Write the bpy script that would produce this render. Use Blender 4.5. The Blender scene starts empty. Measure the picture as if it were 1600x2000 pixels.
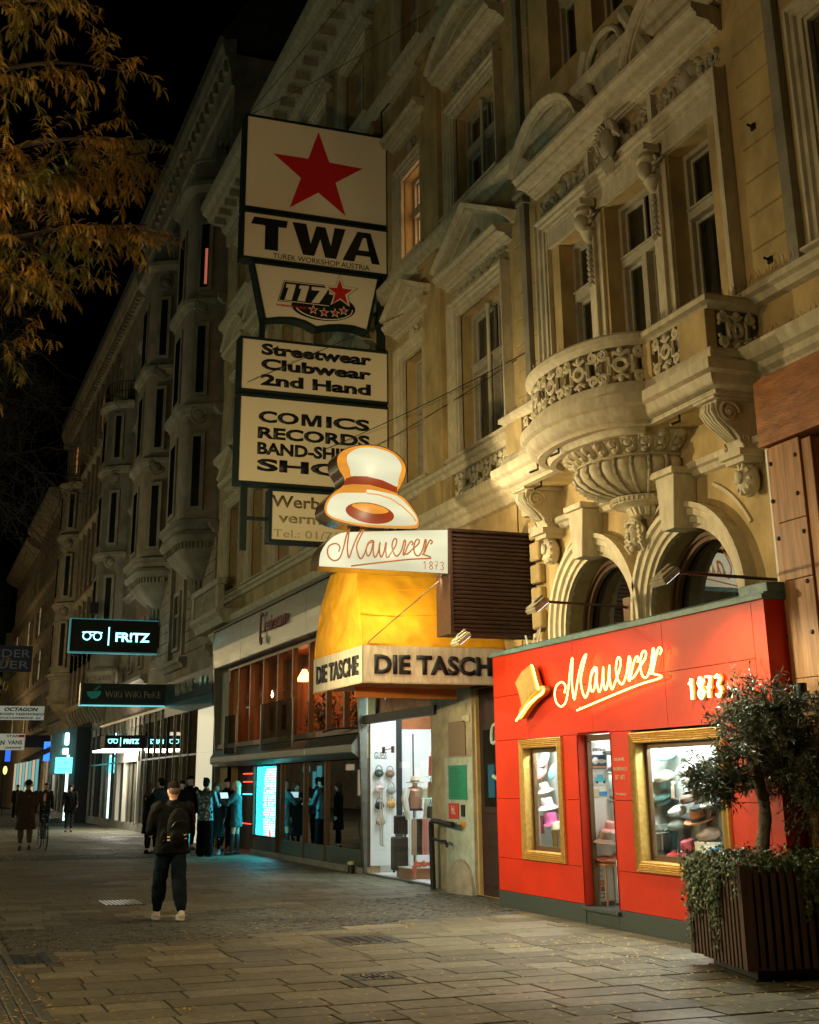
import bpy, bmesh, math, random
from mathutils import Vector, Matrix, Euler, noise
R = math.radians; PI = math.pi
rnd = random.Random(7)
C = bpy.context.scene.collection
sc = bpy.context.scene

# ------------------------------------------------------------------ camera
cam = bpy.data.cameras.new('camera'); camo = bpy.data.objects.new('camera', cam); C.objects.link(camo)
YAW, PITCH, ROLL, HC = .35743, .31731, -.007966, 1.65
F = Vector((math.sin(YAW)*math.cos(PITCH), math.cos(YAW)*math.cos(PITCH), math.sin(PITCH)))
r1 = Vector((math.cos(YAW), -math.sin(YAW), 0)); u1 = r1.cross(F)
r2 = r1*math.cos(ROLL)+u1*math.sin(ROLL); u2 = -r1*math.sin(ROLL)+u1*math.cos(ROLL)
M = Matrix((r2, u2, -F)).transposed().to_4x4(); M.translation = Vector((0, 0, HC))
camo.matrix_world = M
cam.sensor_fit = 'VERTICAL'; cam.sensor_height = 36.0; cam.sensor_width = 36.0
cam.lens = 2493.6/2000*36
cam.shift_x = (800-776.4)/2000; cam.shift_y = -(1000-711.8)/2000
cam.clip_start = .1; cam.clip_end = 900
sc.camera = camo

# ------------------------------------------------------------------ night sky
w = bpy.data.worlds.new('World'); sc.world = w; w.use_nodes = True
nt = w.node_tree; bg = nt.nodes['Background']
sky = nt.nodes.new('ShaderNodeTexSky'); sky.sky_type = 'NISHITA'; sky.sun_disc = False
sky.sun_elevation = R(-5); sky.sun_rotation = R(200)
nt.links.new(sky.outputs[0], bg.inputs[0]); bg.inputs[1].default_value = .012

sc.view_settings.view_transform = 'Standard'; sc.view_settings.look = 'None'
sc.view_settings.exposure = 0.0; sc.view_settings.gamma = 1.0; sc.view_settings.use_curve_mapping = False
sc.render.engine = 'CYCLES'
cy = sc.cycles
cy.use_denoising = True; cy.max_bounces = 6; cy.diffuse_bounces = 3; cy.glossy_bounces = 3
cy.transmission_bounces = 4; cy.transparent_max_bounces = 12; cy.sample_clamp_indirect = 4.0
cy.caustics_reflective = False; cy.caustics_refractive = False
try: cy.use_light_tree = True
except Exception: pass

# ------------------------------------------------------------------ assumed unseen street lamps, shop lamps and added fill lights
def lamp(name, kind, loc, power, color, target=None, **kw):
    l = bpy.data.lights.new(name, kind); l.energy = power; l.color = color
    for k, v in kw.items(): setattr(l, k, v)
    o = bpy.data.objects.new(name, l); C.objects.link(o); o.location = loc
    if target is not None:
        o.rotation_euler = (Vector(target)-Vector(loc)).to_track_quat('-Z', 'Y').to_euler()
    return o
WARM = (1, .62, .27)
SL = (1, .78, .40)
def street(x, y, z, e, tx, ty, tz, cone=95, c=SL):      # assumed low cut-off lanterns out of view on the left, as bare spots
    lamp('assumed_street_light', 'SPOT', (x,y,z), e, c, (tx,ty,tz), spot_size=R(cone), spot_blend=1.0, shadow_soft_size=.15)
street(-.6, 19.5, 3.7, 3700, 8.6, 15.4, 2.6, 72)
street(-.6, 14.0, 3.4, 2300, 8.0, 22.5, 4.6, 74)
street(-2.4, 8.0, 4.2, 620, 7.0, 13.0, 0.5, 110)
lamp('assumed_street_light', 'POINT', (-2.4, 12.5, 7.2), 600, (1,.62,.26), shadow_soft_size=.2)  # these points stand for further assumed lamps out of view
lamp('assumed_street_light', 'POINT', (-1.6, 46.0, 6.5), 650, (1,.78,.42), shadow_soft_size=.25)
lamp('assumed_street_light', 'POINT', (-1.6, 72.0, 6.5), 1000, (1,.76,.40), shadow_soft_size=.25)
lamp('assumed_street_light', 'POINT', (2.0, 105.0, 6.5), 700, (1,.70,.34), shadow_soft_size=.25)
# added cool fill from the opposite side, for teal shadows
lamp('teal_fill_light', 'AREA', (-12.5, 30.0, 2.6), 420, (.45,1,.82), (8.6,30,6), shape='RECTANGLE', size=50, size_y=2.5)
# the three floodlights over the hat shop (their heads are built below)
for n_,(y_,z_) in enumerate(((14.58,3.70),(11.35,3.58),(17.05,3.54))):
    lamp('floodlight_beam', 'SPOT', (7.25,y_,z_), 250, (.96,1,.78), (7.7,y_-.1,.6), spot_size=R(140), spot_blend=.8, shadow_soft_size=.08)
# unseen points added before the hat and script signs to boost their glow
for x_,z_,e_ in ((5.55,4.80,50),(6.35,4.85,62),(6.75,4.88,58),(5.95,5.40,55),(6.05,6.05,42)):
    lamp('sign_fill_light', 'POINT', (x_,16.95,z_), e_, (1,.84,.50), shadow_soft_size=0)
def inside(x,y,z,e,c,sx,sy,tx=None):
    l = lamp('ceiling_light', 'AREA', (x,y,z), e, c, tx, shape='RECTANGLE', size=sx, size_y=sy)
inside(8.44, 16.5, 2.14, 62, (.95,1,.93), .08, 1.6)
inside(8.44, 13.1, 2.12, 85, (.90,1,.97), .08, 2.0)
inside(8.6, 14.8, 2.5, 34, (1,.97,.9), .5, .6)
inside(9.2, 23.2, 3.3, 95, (.90,.97,1), .8, 2.4)
inside(9.5, 30.0, 4.7, 120, (1,.36,.09), .5, 9.0)
inside(9.6, 54.0, 4.0, 320, (1,.90,.70), 1.0, 10.0)
lamp('awning_fill_light', 'AREA', (6.7,17.64,4.52), 30, (1,.82,.42), (6.9,18.7,3.8), shape='RECTANGLE', size=1.5, size_y=.10)  # area light added behind the script sign to brighten the awning


# ------------------------------------------------------------------ helpers
W = 8.6                                   # the street front of the houses stands on x = W
class MB:
    def __init__(s): s.v = []; s.f = []; s.sm = False
    def add(s, vs, fs):
        n = len(s.v); s.v += [tuple(v) for v in vs]; s.f += [tuple(i+n for i in f) for f in fs]; return s
    def box(s, x0, x1, y0, y1, z0, z1):
        return s.add([(x0,y0,z0),(x1,y0,z0),(x1,y1,z0),(x0,y1,z0),(x0,y0,z1),(x1,y0,z1),(x1,y1,z1),(x0,y1,z1)],
                     [(0,3,2,1),(4,5,6,7),(0,1,5,4),(1,2,6,5),(2,3,7,6),(3,0,4,7)])
    def wb(s, y0, y1, z0, z1, d0, d1):    # box on the street front: d = distance out from x = W
        return s.box(W-d1, W-d0, min(y0,y1), max(y0,y1), z0, z1)
    def prism(s, poly, fn, t0, t1):       # poly (a,b) swept from t0 to t1 by fn(a,b,t)
        n = len(poly)
        vs = [fn(a,b,t0) for a,b in poly]+[fn(a,b,t1) for a,b in poly]
        fs = [tuple(range(n))[::-1], tuple(range(n, 2*n))]
        fs += [(i,(i+1)%n,(i+1)%n+n,i+n) for i in range(n)]
        return s.add(vs, fs)
    def mould(s, prof, y0, y1):           # prof (d,z) swept along the wall
        return s.prism(prof, lambda d,z,t: (W-d,t,z), y0, y1)
    def sweep(s, path, prof, closed=False):   # path (x,y) in plan, prof (out,z); out = to the right of the path
        n = len(path); m = len(prof); vs = []
        for i,(x,y) in enumerate(path):
            def dr(a,b):
                v = Vector((b[0]-a[0], b[1]-a[1])); return v.normalized() if v.length > 1e-6 else Vector((1,0))
            a = dr(path[i-1], path[i]) if (i > 0 or closed) else dr(path[i], path[i+1])
            b = dr(path[i], path[(i+1)%n]) if (i < n-1 or closed) else a
            na = Vector((a.y,-a.x)); nb = Vector((b.y,-b.x)); q = (na+nb)
            q = q/ max(.3, (1+na.dot(nb)))
            vs += [(x+q.x*o, y+q.y*o, z) for o,z in prof]
        fs = []
        for i in range(n if closed else n-1):
            j = (i+1)%n
            for k in range(m):
                l = (k+1)%m
                fs.append((i*m+k, i*m+l, j*m+l, j*m+k))
        if not closed: fs += [tuple(range(m)), tuple(range((n-1)*m, n*m))[::-1]]
        return s.add(vs, fs)
    def tube(s, pts, r, n=8, cap=True, flat=1.0):
        pts = [Vector(p) for p in pts]; rr = r if isinstance(r, (list,tuple)) else [r]*len(pts)
        vs = []; up = None
        for i,p in enumerate(pts):
            t = (pts[min(i+1,len(pts)-1)]-pts[max(i-1,0)])
            t = t.normalized() if t.length > 1e-9 else Vector((0,0,1))
            if up is None:
                up = Vector((0,0,1)) if abs(t.z) < .9 else Vector((1,0,0))
            a = t.cross(up); a = a.normalized() if a.length > 1e-6 else t.orthogonal().normalized()
            up = a.cross(t).normalized()
            for k in range(n):
                c = 2*PI*k/n
                vs.append(p+a*math.cos(c)*rr[i]+up*math.sin(c)*rr[i]*flat)
        fs = [(i*n+k, i*n+(k+1)%n, (i+1)*n+(k+1)%n, (i+1)*n+k) for i in range(len(pts)-1) for k in range(n)]
        if cap: fs += [tuple(range(n))[::-1], tuple(range((len(pts)-1)*n, len(pts)*n))]
        return s.add(vs, fs)
    def lathe(s, prof, cx, cy_, n=24, a0=0, a1=2*PI, ell=1.0, rib=0, ribn=12):   # prof (r,z)
        full = abs(a1-a0-2*PI) < 1e-4; k = n if full else n+1; m = len(prof); vs = []
        for i in range(k):
            a = a0+(a1-a0)*i/n
            for r,z in prof:
                q = r*(1+rib*abs(math.sin(a*ribn/2))) if rib else r
                vs.append((cx+math.cos(a)*q, cy_+math.sin(a)*q*ell, z))
        fs = []
        for i in range(n):
            j = (i+1)%k
            for q in range(m-1): fs.append((i*m+q, j*m+q, j*m+q+1, i*m+q+1))
        return s.add(vs, fs)
    def ball(s, c, r, n=10, m=7, sc_=(1,1,1), rot=None):
        vs = []; cx_,cy_,cz = c
        for j in range(m+1):
            t = PI*j/m
            for i in range(n):
                a = 2*PI*i/n
                p = Vector((math.sin(t)*math.cos(a)*r*sc_[0], math.sin(t)*math.sin(a)*r*sc_[1], math.cos(t)*r*sc_[2]))
                if rot is not None: p = rot @ p
                vs.append((cx_+p.x, cy_+p.y, cz+p.z))
        fs = [(j*n+i, (j+1)*n+i, (j+1)*n+(i+1)%n, j*n+(i+1)%n) for j in range(m) for i in range(n)]
        return s.add(vs, fs)
    def mesh(s, name='mesh', m=None, smooth=False):
        me = bpy.data.meshes.new(name); me.from_pydata(s.v, [], s.f)
        bm = bmesh.new(); bm.from_mesh(me)
        bmesh.ops.remove_doubles(bm, verts=bm.verts, dist=1e-5) if smooth else None
        bmesh.ops.recalc_face_normals(bm, faces=bm.faces); bm.to_mesh(me); bm.free()
        if m: me.materials.append(m)
        if smooth:
            for p in me.polygons: p.use_smooth = True
            try: me.set_sharp_from_angle(angle=R(38))
            except Exception: pass
        return me

def setp(o, parent):
    if parent is not None:
        o.parent = parent
        mw = Matrix.Identity(4); q = parent
        chain = []
        while q is not None: chain.append(q); q = q.parent
        for q in reversed(chain): mw = mw @ (q.matrix_parent_inverse @ q.matrix_basis)
        o.matrix_parent_inverse = mw.inverted()
    return o
def link(name, me, parent=None, m=None):
    o = bpy.data.objects.new(name, me); C.objects.link(o)
    if m is not None:
        if len(me.materials) == 0: me.materials.append(m)
        elif me.materials[0] != m: o.material_slots[0].link = 'OBJECT'; o.material_slots[0].material = m
    return setp(o, parent)
def part(name, mb, m, parent=None, smooth=False, label=None, bevel=0):
    o = link(name, mb.mesh(name, m, smooth), parent)
    if label: o['label'] = label
    if bevel:
        b = o.modifiers.new('b', 'BEVEL'); b.width = bevel; b.segments = 2; b.limit_method = 'ANGLE'; b.angle_limit = R(40)
    return o
def thing(name, label, cat, loc=(0,0,0), group=None, rz=0):
    o = bpy.data.objects.new(name, None); C.objects.link(o); o.location = loc; o.rotation_euler = (0,0,rz)
    o.empty_display_size = .2
    o['label'] = label; o['category'] = cat
    if group: o['group'] = group
    return o
def tag(o, label, cat, group=None):
    o['label'] = label; o['category'] = cat
    if group: o['group'] = group
    return o
def struct(o): o['kind'] = 'structure'; return o
def stuff(o): o['kind'] = 'stuff'; return o
def kids(o): return [c for c in bpy.data.objects if c.parent == o]
CH = {}
def copy_thing(o, label=None, group=None):
    def rec(q, par):
        c = q.copy(); C.objects.link(c)
        if par is not None: c.parent = par; c.matrix_parent_inverse = q.matrix_parent_inverse
        for ch in q.children: rec(ch, c)
        return c
    c = rec(o, None)
    if label: c['label'] = label
    if group: c['group'] = group
    return c

# ------------------------------------------------------------------ materials
MATS = {}
def mat(name, col, rough=.6, metal=0, var=.0, vscale=3, bump=0, bscale=40, spec=.5, emit=None, es=0, col2=None, coat=0, streak=0, stretch=(1,1,1)):
    m = bpy.data.materials.new(name); m.use_nodes = True; MATS[name] = m
    t = m.node_tree; p = t.nodes['Principled BSDF']
    p.inputs['Base Color'].default_value = (*col, 1); p.inputs['Roughness'].default_value = rough
    p.inputs['Metallic'].default_value = metal; p.inputs['Specular IOR Level'].default_value = spec
    if coat: p.inputs['Coat Weight'].default_value = coat; p.inputs['Coat Roughness'].default_value = .12
    if emit: p.inputs['Emission Color'].default_value = (*emit, 1); p.inputs['Emission Strength'].default_value = es
    if var or bump or col2:
        tc = t.nodes.new('ShaderNodeTexCoord'); mp = t.nodes.new('ShaderNodeMapping'); mp.inputs['Scale'].default_value = stretch
        g = t.nodes.new('ShaderNodeNewGeometry')
        t.links.new(g.outputs['Position'], mp.inputs[0])
    if var or col2:
        n = t.nodes.new('ShaderNodeTexNoise'); n.inputs['Scale'].default_value = vscale; n.inputs['Detail'].default_value = 6
        n.inputs['Roughness'].default_value = .65
        t.links.new(mp.outputs[0], n.inputs['Vector'])
        r = t.nodes.new('ShaderNodeValToRGB')
        c2 = col2 or tuple(c*(1-var) for c in col); c1 = tuple(min(1, c*(1+var*.5)) for c in col)
        r.color_ramp.elements[0].position = .32; r.color_ramp.elements[1].position = .68
        r.color_ramp.elements[0].color = (*c2, 1); r.color_ramp.elements[1].color = (*c1, 1)
        t.links.new(n.outputs[0], r.inputs[0]); t.links.new(r.outputs[0], p.inputs['Base Color'])
        if rough < .9:
            mr = t.nodes.new('ShaderNodeMapRange'); mr.inputs[3].default_value = min(1, rough*1.2); mr.inputs[4].default_value = rough*.8
            t.links.new(n.outputs[0], mr.inputs[0]); t.links.new(mr.outputs[0], p.inputs['Roughness'])
    if bump:
        n2 = t.nodes.new('ShaderNodeTexNoise'); n2.inputs['Scale'].default_value = bscale; n2.inputs['Detail'].default_value = 5
        t.links.new(mp.outputs[0], n2.inputs['Vector'])
        b = t.nodes.new('ShaderNodeBump'); b.inputs['Strength'].default_value = bump; b.inputs['Distance'].default_value = .02
        t.links.new(n2.outputs[0], b.inputs['Height']); t.links.new(b.outputs[0], p.inputs['Normal'])
    return m
def emis(name, col, s, diff=None):
    m = bpy.data.materials.new(name); m.use_nodes = True; MATS[name] = m
    p = m.node_tree.nodes['Principled BSDF']
    p.inputs['Base Color'].default_value = (*(diff or (.0,.0,.0)), 1); p.inputs['Roughness'].default_value = .4
    p.inputs['Emission Color'].default_value = (*col, 1); p.inputs['Emission Strength'].default_value = s
    return m
def glass(name, tint=(1,1,1), rough=.01, refl=1.0, base=.04):
    m = bpy.data.materials.new(name); m.use_nodes = True; MATS[name] = m
    t = m.node_tree; t.nodes.remove(t.nodes['Principled BSDF']); o = t.nodes['Material Output']
    tr = t.nodes.new('ShaderNodeBsdfTransparent'); tr.inputs[0].default_value = (*tint, 1)
    gl = t.nodes.new('ShaderNodeBsdfGlossy'); gl.inputs['Roughness'].default_value = rough; gl.inputs[0].default_value = (refl,)*3+(1,)
    fr = t.nodes.new('ShaderNodeFresnel'); fr.inputs[0].default_value = 1.52
    ad = t.nodes.new('ShaderNodeMath'); ad.operation = 'ADD'; ad.inputs[1].default_value = base; ad.use_clamp = True
    mx = t.nodes.new('ShaderNodeMixShader')
    ge = t.nodes.new('ShaderNodeNewGeometry'); iv_ = t.nodes.new('ShaderNodeMath'); iv_.operation = 'SUBTRACT'; iv_.inputs[0].default_value = 1
    ml = t.nodes.new('ShaderNodeMath'); ml.operation = 'MULTIPLY'
    t.links.new(ge.outputs['Backfacing'], iv_.inputs[1]); t.links.new(iv_.outputs[0], ml.inputs[1])
    t.links.new(fr.outputs[0], ad.inputs[0]); t.links.new(ad.outputs[0], ml.inputs[0]); t.links.new(ml.outputs[0], mx.inputs[0])
    t.links.new(tr.outputs[0], mx.inputs[1]); t.links.new(gl.outputs[0], mx.inputs[2]); t.links.new(mx.outputs[0], o.inputs[0])
    return m

m_ochre = mat('ochre_stucco', (.50,.36,.155), .85, var=.34, vscale=1.9, bump=.18, bscale=60, stretch=(1,1,.7))
m_cream = mat('cream_stone', (.60,.52,.35), .72, var=.26, vscale=5, bump=.22, bscale=70, stretch=(1.6,1.6,.6))
m_cream2 = mat('old_cream_stone', (.46,.41,.29), .75, var=.32, vscale=5, bump=.25, bscale=70, stretch=(1.6,1.6,.6))
m_bstone = mat('grey_brown_stucco', (.29,.26,.19), .85, var=.4, vscale=1.2, bump=.4, bscale=9)
m_bpink = mat('faded_brown_stucco', (.30,.24,.17), .85, var=.35, vscale=1.5, bump=.4, bscale=12)
m_cstone = mat('sandstone_stucco', (.35,.30,.20), .85, var=.4, vscale=1.5, bump=.4, bscale=9)
m_dglass = mat('dark_window_glass', (.012,.016,.014), .06, spec=.7)
m_winpaint = mat('window_paint', (.42,.37,.26), .5, var=.2, vscale=8)
m_dark = mat('dark_metal', (.018,.022,.02), .45, metal=.3)
m_black = mat('black_paint', (.008,.009,.009), .5)
m_red = mat('red_lacquer_panel', (.56,.026,.003), .42, var=.16, vscale=1.3, bump=.10, bscale=9, spec=.3)
m_plinth = mat('granite_plinth', (.035,.05,.048), .5, var=.35, vscale=60)
m_gold = mat('brushed_gold', (.66,.40,.11), .38, metal=.55, var=.25, vscale=18, bump=.1, bscale=60)
m_teal = mat('painted_flashing', (.10,.20,.19), .5, var=.3, vscale=8)
m_wood = mat('oak_boards', (.42,.19,.06), .5, var=.5, vscale=2.2, bump=.2, bscale=20, stretch=(6,6,.5))
m_wooddk = mat('rusty_wood_board', (.34,.12,.025), .6, var=.5, vscale=3, bump=.3, bscale=14, stretch=(1,1,4))
m_steel = mat('brushed_steel', (.22,.23,.20), .36, metal=.85, var=.2, vscale=2, bump=.05, bscale=30, stretch=(1,.3,3))
m_brown = mat('brown_metal', (.034,.014,.010), .5, metal=.2, var=.2, vscale=10)
m_bronze = mat('bronze_window_frame', (.12,.065,.03), .4, metal=.4, var=.2, vscale=8)
m_canvas = mat('yellow_canvas', (.88,.43,.02), .65, var=.22, vscale=2.5, bump=.5, bscale=5, spec=.3)
m_valance = mat('white_canvas_valance', (.62,.56,.45), .7, var=.3, vscale=5, stretch=(3,3,.6), spec=.3)
m_letter = mat('dark_letters', (.015,.017,.024), .5)
m_white = mat('white_paint', (.75,.76,.72), .5, var=.12, vscale=5)
m_skin = mat('skin', (.52,.30,.20), .5)
m_concrete = mat('concrete', (.30,.28,.24), .85, var=.3, vscale=5, bump=.3, bscale=60)
g_clear = glass('shop_glass', (.97,.99,.98), .01, 1.0, .015)
g_dark = glass('tinted_glass', (.55,.62,.6), .01, 1.0, .12)
g_mir = glass('mirror_glass', (.5,.6,.58), .015, 1.0, .3)

def obox(name, a, m, parent=None, **k): return part(name, MB().box(*a), m, parent, **k)

# text: the words as flat raised letters, lower left corner at the origin, in x-y
TMP = bpy.data.scenes.new('workbench')          # empty side scene used only to evaluate text and modifiers
def text_mesh(s, wd=None, ht=None, bold=0, depth=.01, shear=0, space=1.0):
    cu = bpy.data.curves.new('t', 'FONT'); cu.body = s; cu.size = 1; cu.offset = bold; cu.extrude = 0; cu.shear = shear
    cu.space_character = space; cu.resolution_u = 3; cu.fill_mode = 'FRONT'
    o = bpy.data.objects.new('t', cu); TMP.collection.objects.link(o)
    TMP.view_layers[0].update(); dg = TMP.view_layers[0].depsgraph; me = bpy.data.meshes.new_from_object(o.evaluated_get(dg))
    bpy.data.objects.remove(o)
    xs = [v.co.x for v in me.vertices]; ys = [v.co.y for v in me.vertices]
    x0,x1,y0,y1 = min(xs),max(xs),min(ys),max(ys)
    sx = wd/(x1-x0) if wd else None; sy = ht/(y1-y0) if ht else None
    sx = sx or sy; sy = sy or sx
    bm = bmesh.new(); bm.from_mesh(me)
    for v in bm.verts: v.co = Vector(((v.co.x-x0)*sx, (v.co.y-y0)*sy, 0))
    bmesh.ops.remove_doubles(bm, verts=bm.verts, dist=1e-5)
    if depth:
        r = bmesh.ops.extrude_face_region(bm, geom=bm.faces[:])
        for e in r['geom']:
            if isinstance(e, bmesh.types.BMVert): e.co.z += depth
        bmesh.ops.recalc_face_normals(bm, faces=bm.faces)
    bm.to_mesh(me); bm.free()
    return me
MX_FACE = Matrix(((1,0,0),(0,0,-1),(0,1,0)))            # letters that face the camera end of the street (-y)
MX_WALL = Matrix(((0,0,-1),(-1,0,0),(0,1,0)))           # letters on the street front, facing -x
def words(name, s, m, parent, loc, mx, **k):
    me = text_mesh(s, **k); me.transform(Matrix.Translation(loc) @ mx.to_4x4())
    me.materials.clear(); me.materials.append(m)
    return link(name, me, parent)
def flat(pts, mx, loc, depth):                          # a flat plate cut to an outline given in the sign's own x-y
    n = len(pts); T = Matrix.Translation(loc) @ mx.to_4x4()
    mb = MB(); vs = [T @ Vector((x,y,0)) for x,y in pts]+[T @ Vector((x,y,depth)) for x,y in pts]
    mb.add(vs, [tuple(range(n)), tuple(range(n,2*n))]+[(i,(i+1)%n,(i+1)%n+n,i+n) for i in range(n)])
    return mb
def spline(pts, k=6, closed=False):                     # Catmull-Rom
    n = len(pts); out = []
    P = [Vector(p) for p in pts]
    for i in range(n if closed else n-1):
        if closed: a,b,c,d = P[i-1],P[i],P[(i+1)%n],P[(i+2)%n]
        else: a,b,c,d = P[max(i-1,0)],P[i],P[i+1],P[min(i+2,n-1)]
        for j in range(k):
            t = j/k
            out.append(.5*((2*b)+(c-a)*t+(2*a-5*b+4*c-d)*t*t+(3*b-a-3*c+d)*t*t*t))
    if not closed: out.append(P[-1])
    return out

# ================================================================== ground
m_bed = mat('paving_bed', (.02,.017,.012), .8, var=.4, vscale=3, bump=.4, bscale=30)
def slab_mat(name, tone):
    m = mat(name, tone, .48, var=.35, vscale=9, bump=.35, bscale=90)
    t = m.node_tree; p = t.nodes['Principled BSDF']
    oi = t.nodes.new('ShaderNodeObjectInfo'); mx = t.nodes.new('ShaderNodeMix'); mx.data_type = 'RGBA'; mx.blend_type = 'MULTIPLY'
    mx.inputs[0].default_value = 1
    mr = t.nodes.new('ShaderNodeMapRange'); mr.inputs[3].default_value = .68; mr.inputs[4].default_value = 1.3
    l = p.inputs['Base Color'].links[0]; src = l.from_socket
    t.links.new(oi.outputs['Random'], mr.inputs[0]); t.links.new(src, mx.inputs[6]); t.links.new(mr.outputs[0], mx.inputs[7])
    t.links.new(mx.outputs[2], p.inputs['Base Color'])
    # worn, slightly damp patches
    n = t.nodes.new('ShaderNodeTexNoise'); n.inputs['Scale'].default_value = .8; n.inputs['Detail'].default_value = 4
    g = t.nodes.new('ShaderNodeNewGeometry'); t.links.new(g.outputs['Position'], n.inputs['Vector'])
    r2_ = t.nodes.new('ShaderNodeMapRange'); r2_.inputs[1].default_value = .35; r2_.inputs[2].default_value = .65
    r2_.inputs[3].default_value = .46; r2_.inputs[4].default_value = .72
    t.links.new(n.outputs[0], r2_.inputs[0])
    for l in list(p.inputs['Roughness'].links): t.links.remove(l)
    t.links.new(r2_.outputs[0], p.inputs['Roughness'])
    return m
m_slab = slab_mat('paving_slab_stone', (.165,.155,.10))
m_slab2 = slab_mat('paving_slab_stone_pale', (.205,.195,.13)); m_slab3 = slab_mat('paving_slab_stone_dark', (.125,.115,.075))
m_cob = mat('cobble_stone', (.085,.092,.08), .55, var=.45, vscale=9, bump=.3, bscale=60)
g = part('ground', MB().add([(-60,-30,-.06),(60,-30,-.06),(60,400,-.06),(-60,400,-.06)], [(0,1,2,3)]), m_bed); struct(g)
pav = part('pavement', MB().box(-7,8.62,2,150,-.3,-.012), m_bed); struct(pav)

def inband(x, y):                        # the band of cobbles that runs across the street to the house passage
    c = 16.15+(x-1.3)*.36; h = 1.25+.05*x
    return abs(y-c) < h
def slabmb(x0,x1,y0,y1,z,tilt=(0,0)):
    g_ = .011; x0 += g_; x1 -= g_; y0 += g_; y1 -= g_; b = .004
    cx_,cy_ = (x0+x1)/2,(y0+y1)/2
    f = lambda x,y,zz: (x,y,zz+(x-cx_)*tilt[0]+(y-cy_)*tilt[1])
    vs = [f(x0,y0,-.012),f(x1,y0,-.012),f(x1,y1,-.012),f(x0,y1,-.012)]+[f(x0,y0,z-b),f(x1,y0,z-b),f(x1,y1,z-b),f(x0,y1,z-b)]+\
         [f(x0+b,y0+b,z),f(x1-b,y0+b,z),f(x1-b,y1-b,z),f(x0+b,y1-b,z)]
    fs = [(0,1,5,4),(1,2,6,5),(2,3,7,6),(3,0,4,7),(4,5,9,8),(5,6,10,9),(6,7,11,10),(7,4,8,11),(8,9,10,11)]
    return vs, fs
COVERS = [(4.62,5.42,14.3,15.1,.0),(3.95,4.4,11.75,12.15,0),(.72,1.68,14.05,15.0,0),(3.0,3.55,20.2,21.3,0)]
def incover(x0,x1,y0,y1): return any(x1 > a-.02 and x0 < b+.02 and y1 > c-.02 and y0 < d+.02 for a,b,c,d,_ in COVERS)
def cut(r, q):                            # what is left of rectangle r once q is taken out
    x0,x1,y0,y1 = r; a,b,c,d = q
    if x1 <= a or x0 >= b or y1 <= c or y0 >= d: return [r]
    out = []
    if x0 < a: out.append((x0,a,y0,y1))
    if x1 > b: out.append((b,x1,y0,y1))
    m0,m1 = max(x0,a),min(x1,b)
    if y0 < c: out.append((m0,m1,y0,c))
    if y1 > d: out.append((m0,m1,d,y1))
    return out
GAPS = [c[:4] for c in COVERS]+[(.55,1.25,0,17.2)]
taken = []
near = []; rest = MB(); lengths = [.5,.6,.7,.8,.9]
y = 6.2; row = 0
while y < 60:
    dy = .40; x = -6.9+rnd.random()*.5; row += 1
    while x < 8.6:
        L = rnd.choice(lengths); x1 = min(x+L, 8.6)
        if x1-x < .12: break
        mx_, my_ = (x+x1)/2, y+dy/2
        if not inband(mx_, my_):
            pcs = [(x,x1,y,y+dy)]
            for q_ in GAPS: pcs = [z for r_ in pcs for z in cut(r_, q_)]
            lo = rnd.uniform(-.004,.002); tl = (rnd.uniform(-.004,.004), rnd.uniform(-.005,.005))
            if 12 < my_ < 22: taken.append((x,x1,y,y+dy))
            for r_ in pcs:
                if r_[1]-r_[0] < .04 or r_[3]-r_[2] < .04: continue
                vis = x1 > .5 and mx_ > my_*.06-1.2 and mx_ < my_*.62+1.4 and my_ > 8.2
                if vis and len(near) < 296: near.append((*r_,lo,tl))
                else: rest.add(*slabmb(*r_,lo,tl))
        x = x1
    y += dy
for a in near: link('paving_slab', MB().add(*slabmb(*a)).mesh('paving_slab', rnd.choice((m_slab,m_slab,m_slab,m_slab2,m_slab3))), pav)
o = part('paving_slabs', rest, m_slab, pav); stuff(o)
o.data.materials.append(m_slab2); o.data.materials.append(m_slab3)
for i_,p_ in enumerate(o.data.polygons): p_.material_index = (0,0,1,0,2,0,1,2,0,0,0)[((i_//9)*7919)%11]
# ribbed drainage gutter stones at the left edge of the picture
rb = thing('tactile_strip', 'strip of grooved guide paving along the left edge of the paving', 'guide paving', (.9,11,0))
for i in range(7):
    part('ridge', MB().prism([(.56+i*.1,-.02),(.56+i*.1,.001),(.575+i*.1,.006),(.635+i*.1,.006),(.65+i*.1,.001),(.65+i*.1,-.02)], lambda a,b,t:(a,t,b), 7, 17.2), m_cob, rb)
# cobbles
def cobble(x,y,s,h,tl):
    vs = []; n = 4
    for zz,k in ((-.02,1.03),(h-.008,1.03),(h,.86)):
        for dx,dy_ in ((-1,-1),(1,-1),(1,1),(-1,1)):
            vs.append((x+dx*s*k*.5, y+dy_*s*k*.46, zz+dx*tl[0]+dy_*tl[1]))
    fs = [(0,1,5,4),(1,2,6,5),(2,3,7,6),(3,0,4,7),(4,5,9,8),(5,6,10,9),(6,7,11,10),(7,4,8,11),(8,9,10,11)]
    return vs, fs
cobn = struct(part('cobbled_band', MB().box(.4,8.59,13.9,21,-.2,-.0117), m_bed))
cl = []; yy = 13.6
while yy < 21.5:
    xx = -2+rnd.random()*.1
    while xx < 8.55:
        wv = .03*math.sin(xx*5)
        if abs(yy-(16.15+(xx-1.3)*.36)) < 2.2 and not any(a_ < xx < b_ and c_ < yy < d_ for a_,b_,c_,d_ in taken) and not (.5 < xx < 1.3): cl.append((xx+rnd.uniform(-.01,.01), yy+wv, .112*rnd.uniform(.86,1.06), rnd.uniform(-.004,.008), (rnd.uniform(-.003,.003), rnd.uniform(-.003,.003))))
        xx += .118
    yy += .108
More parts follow.
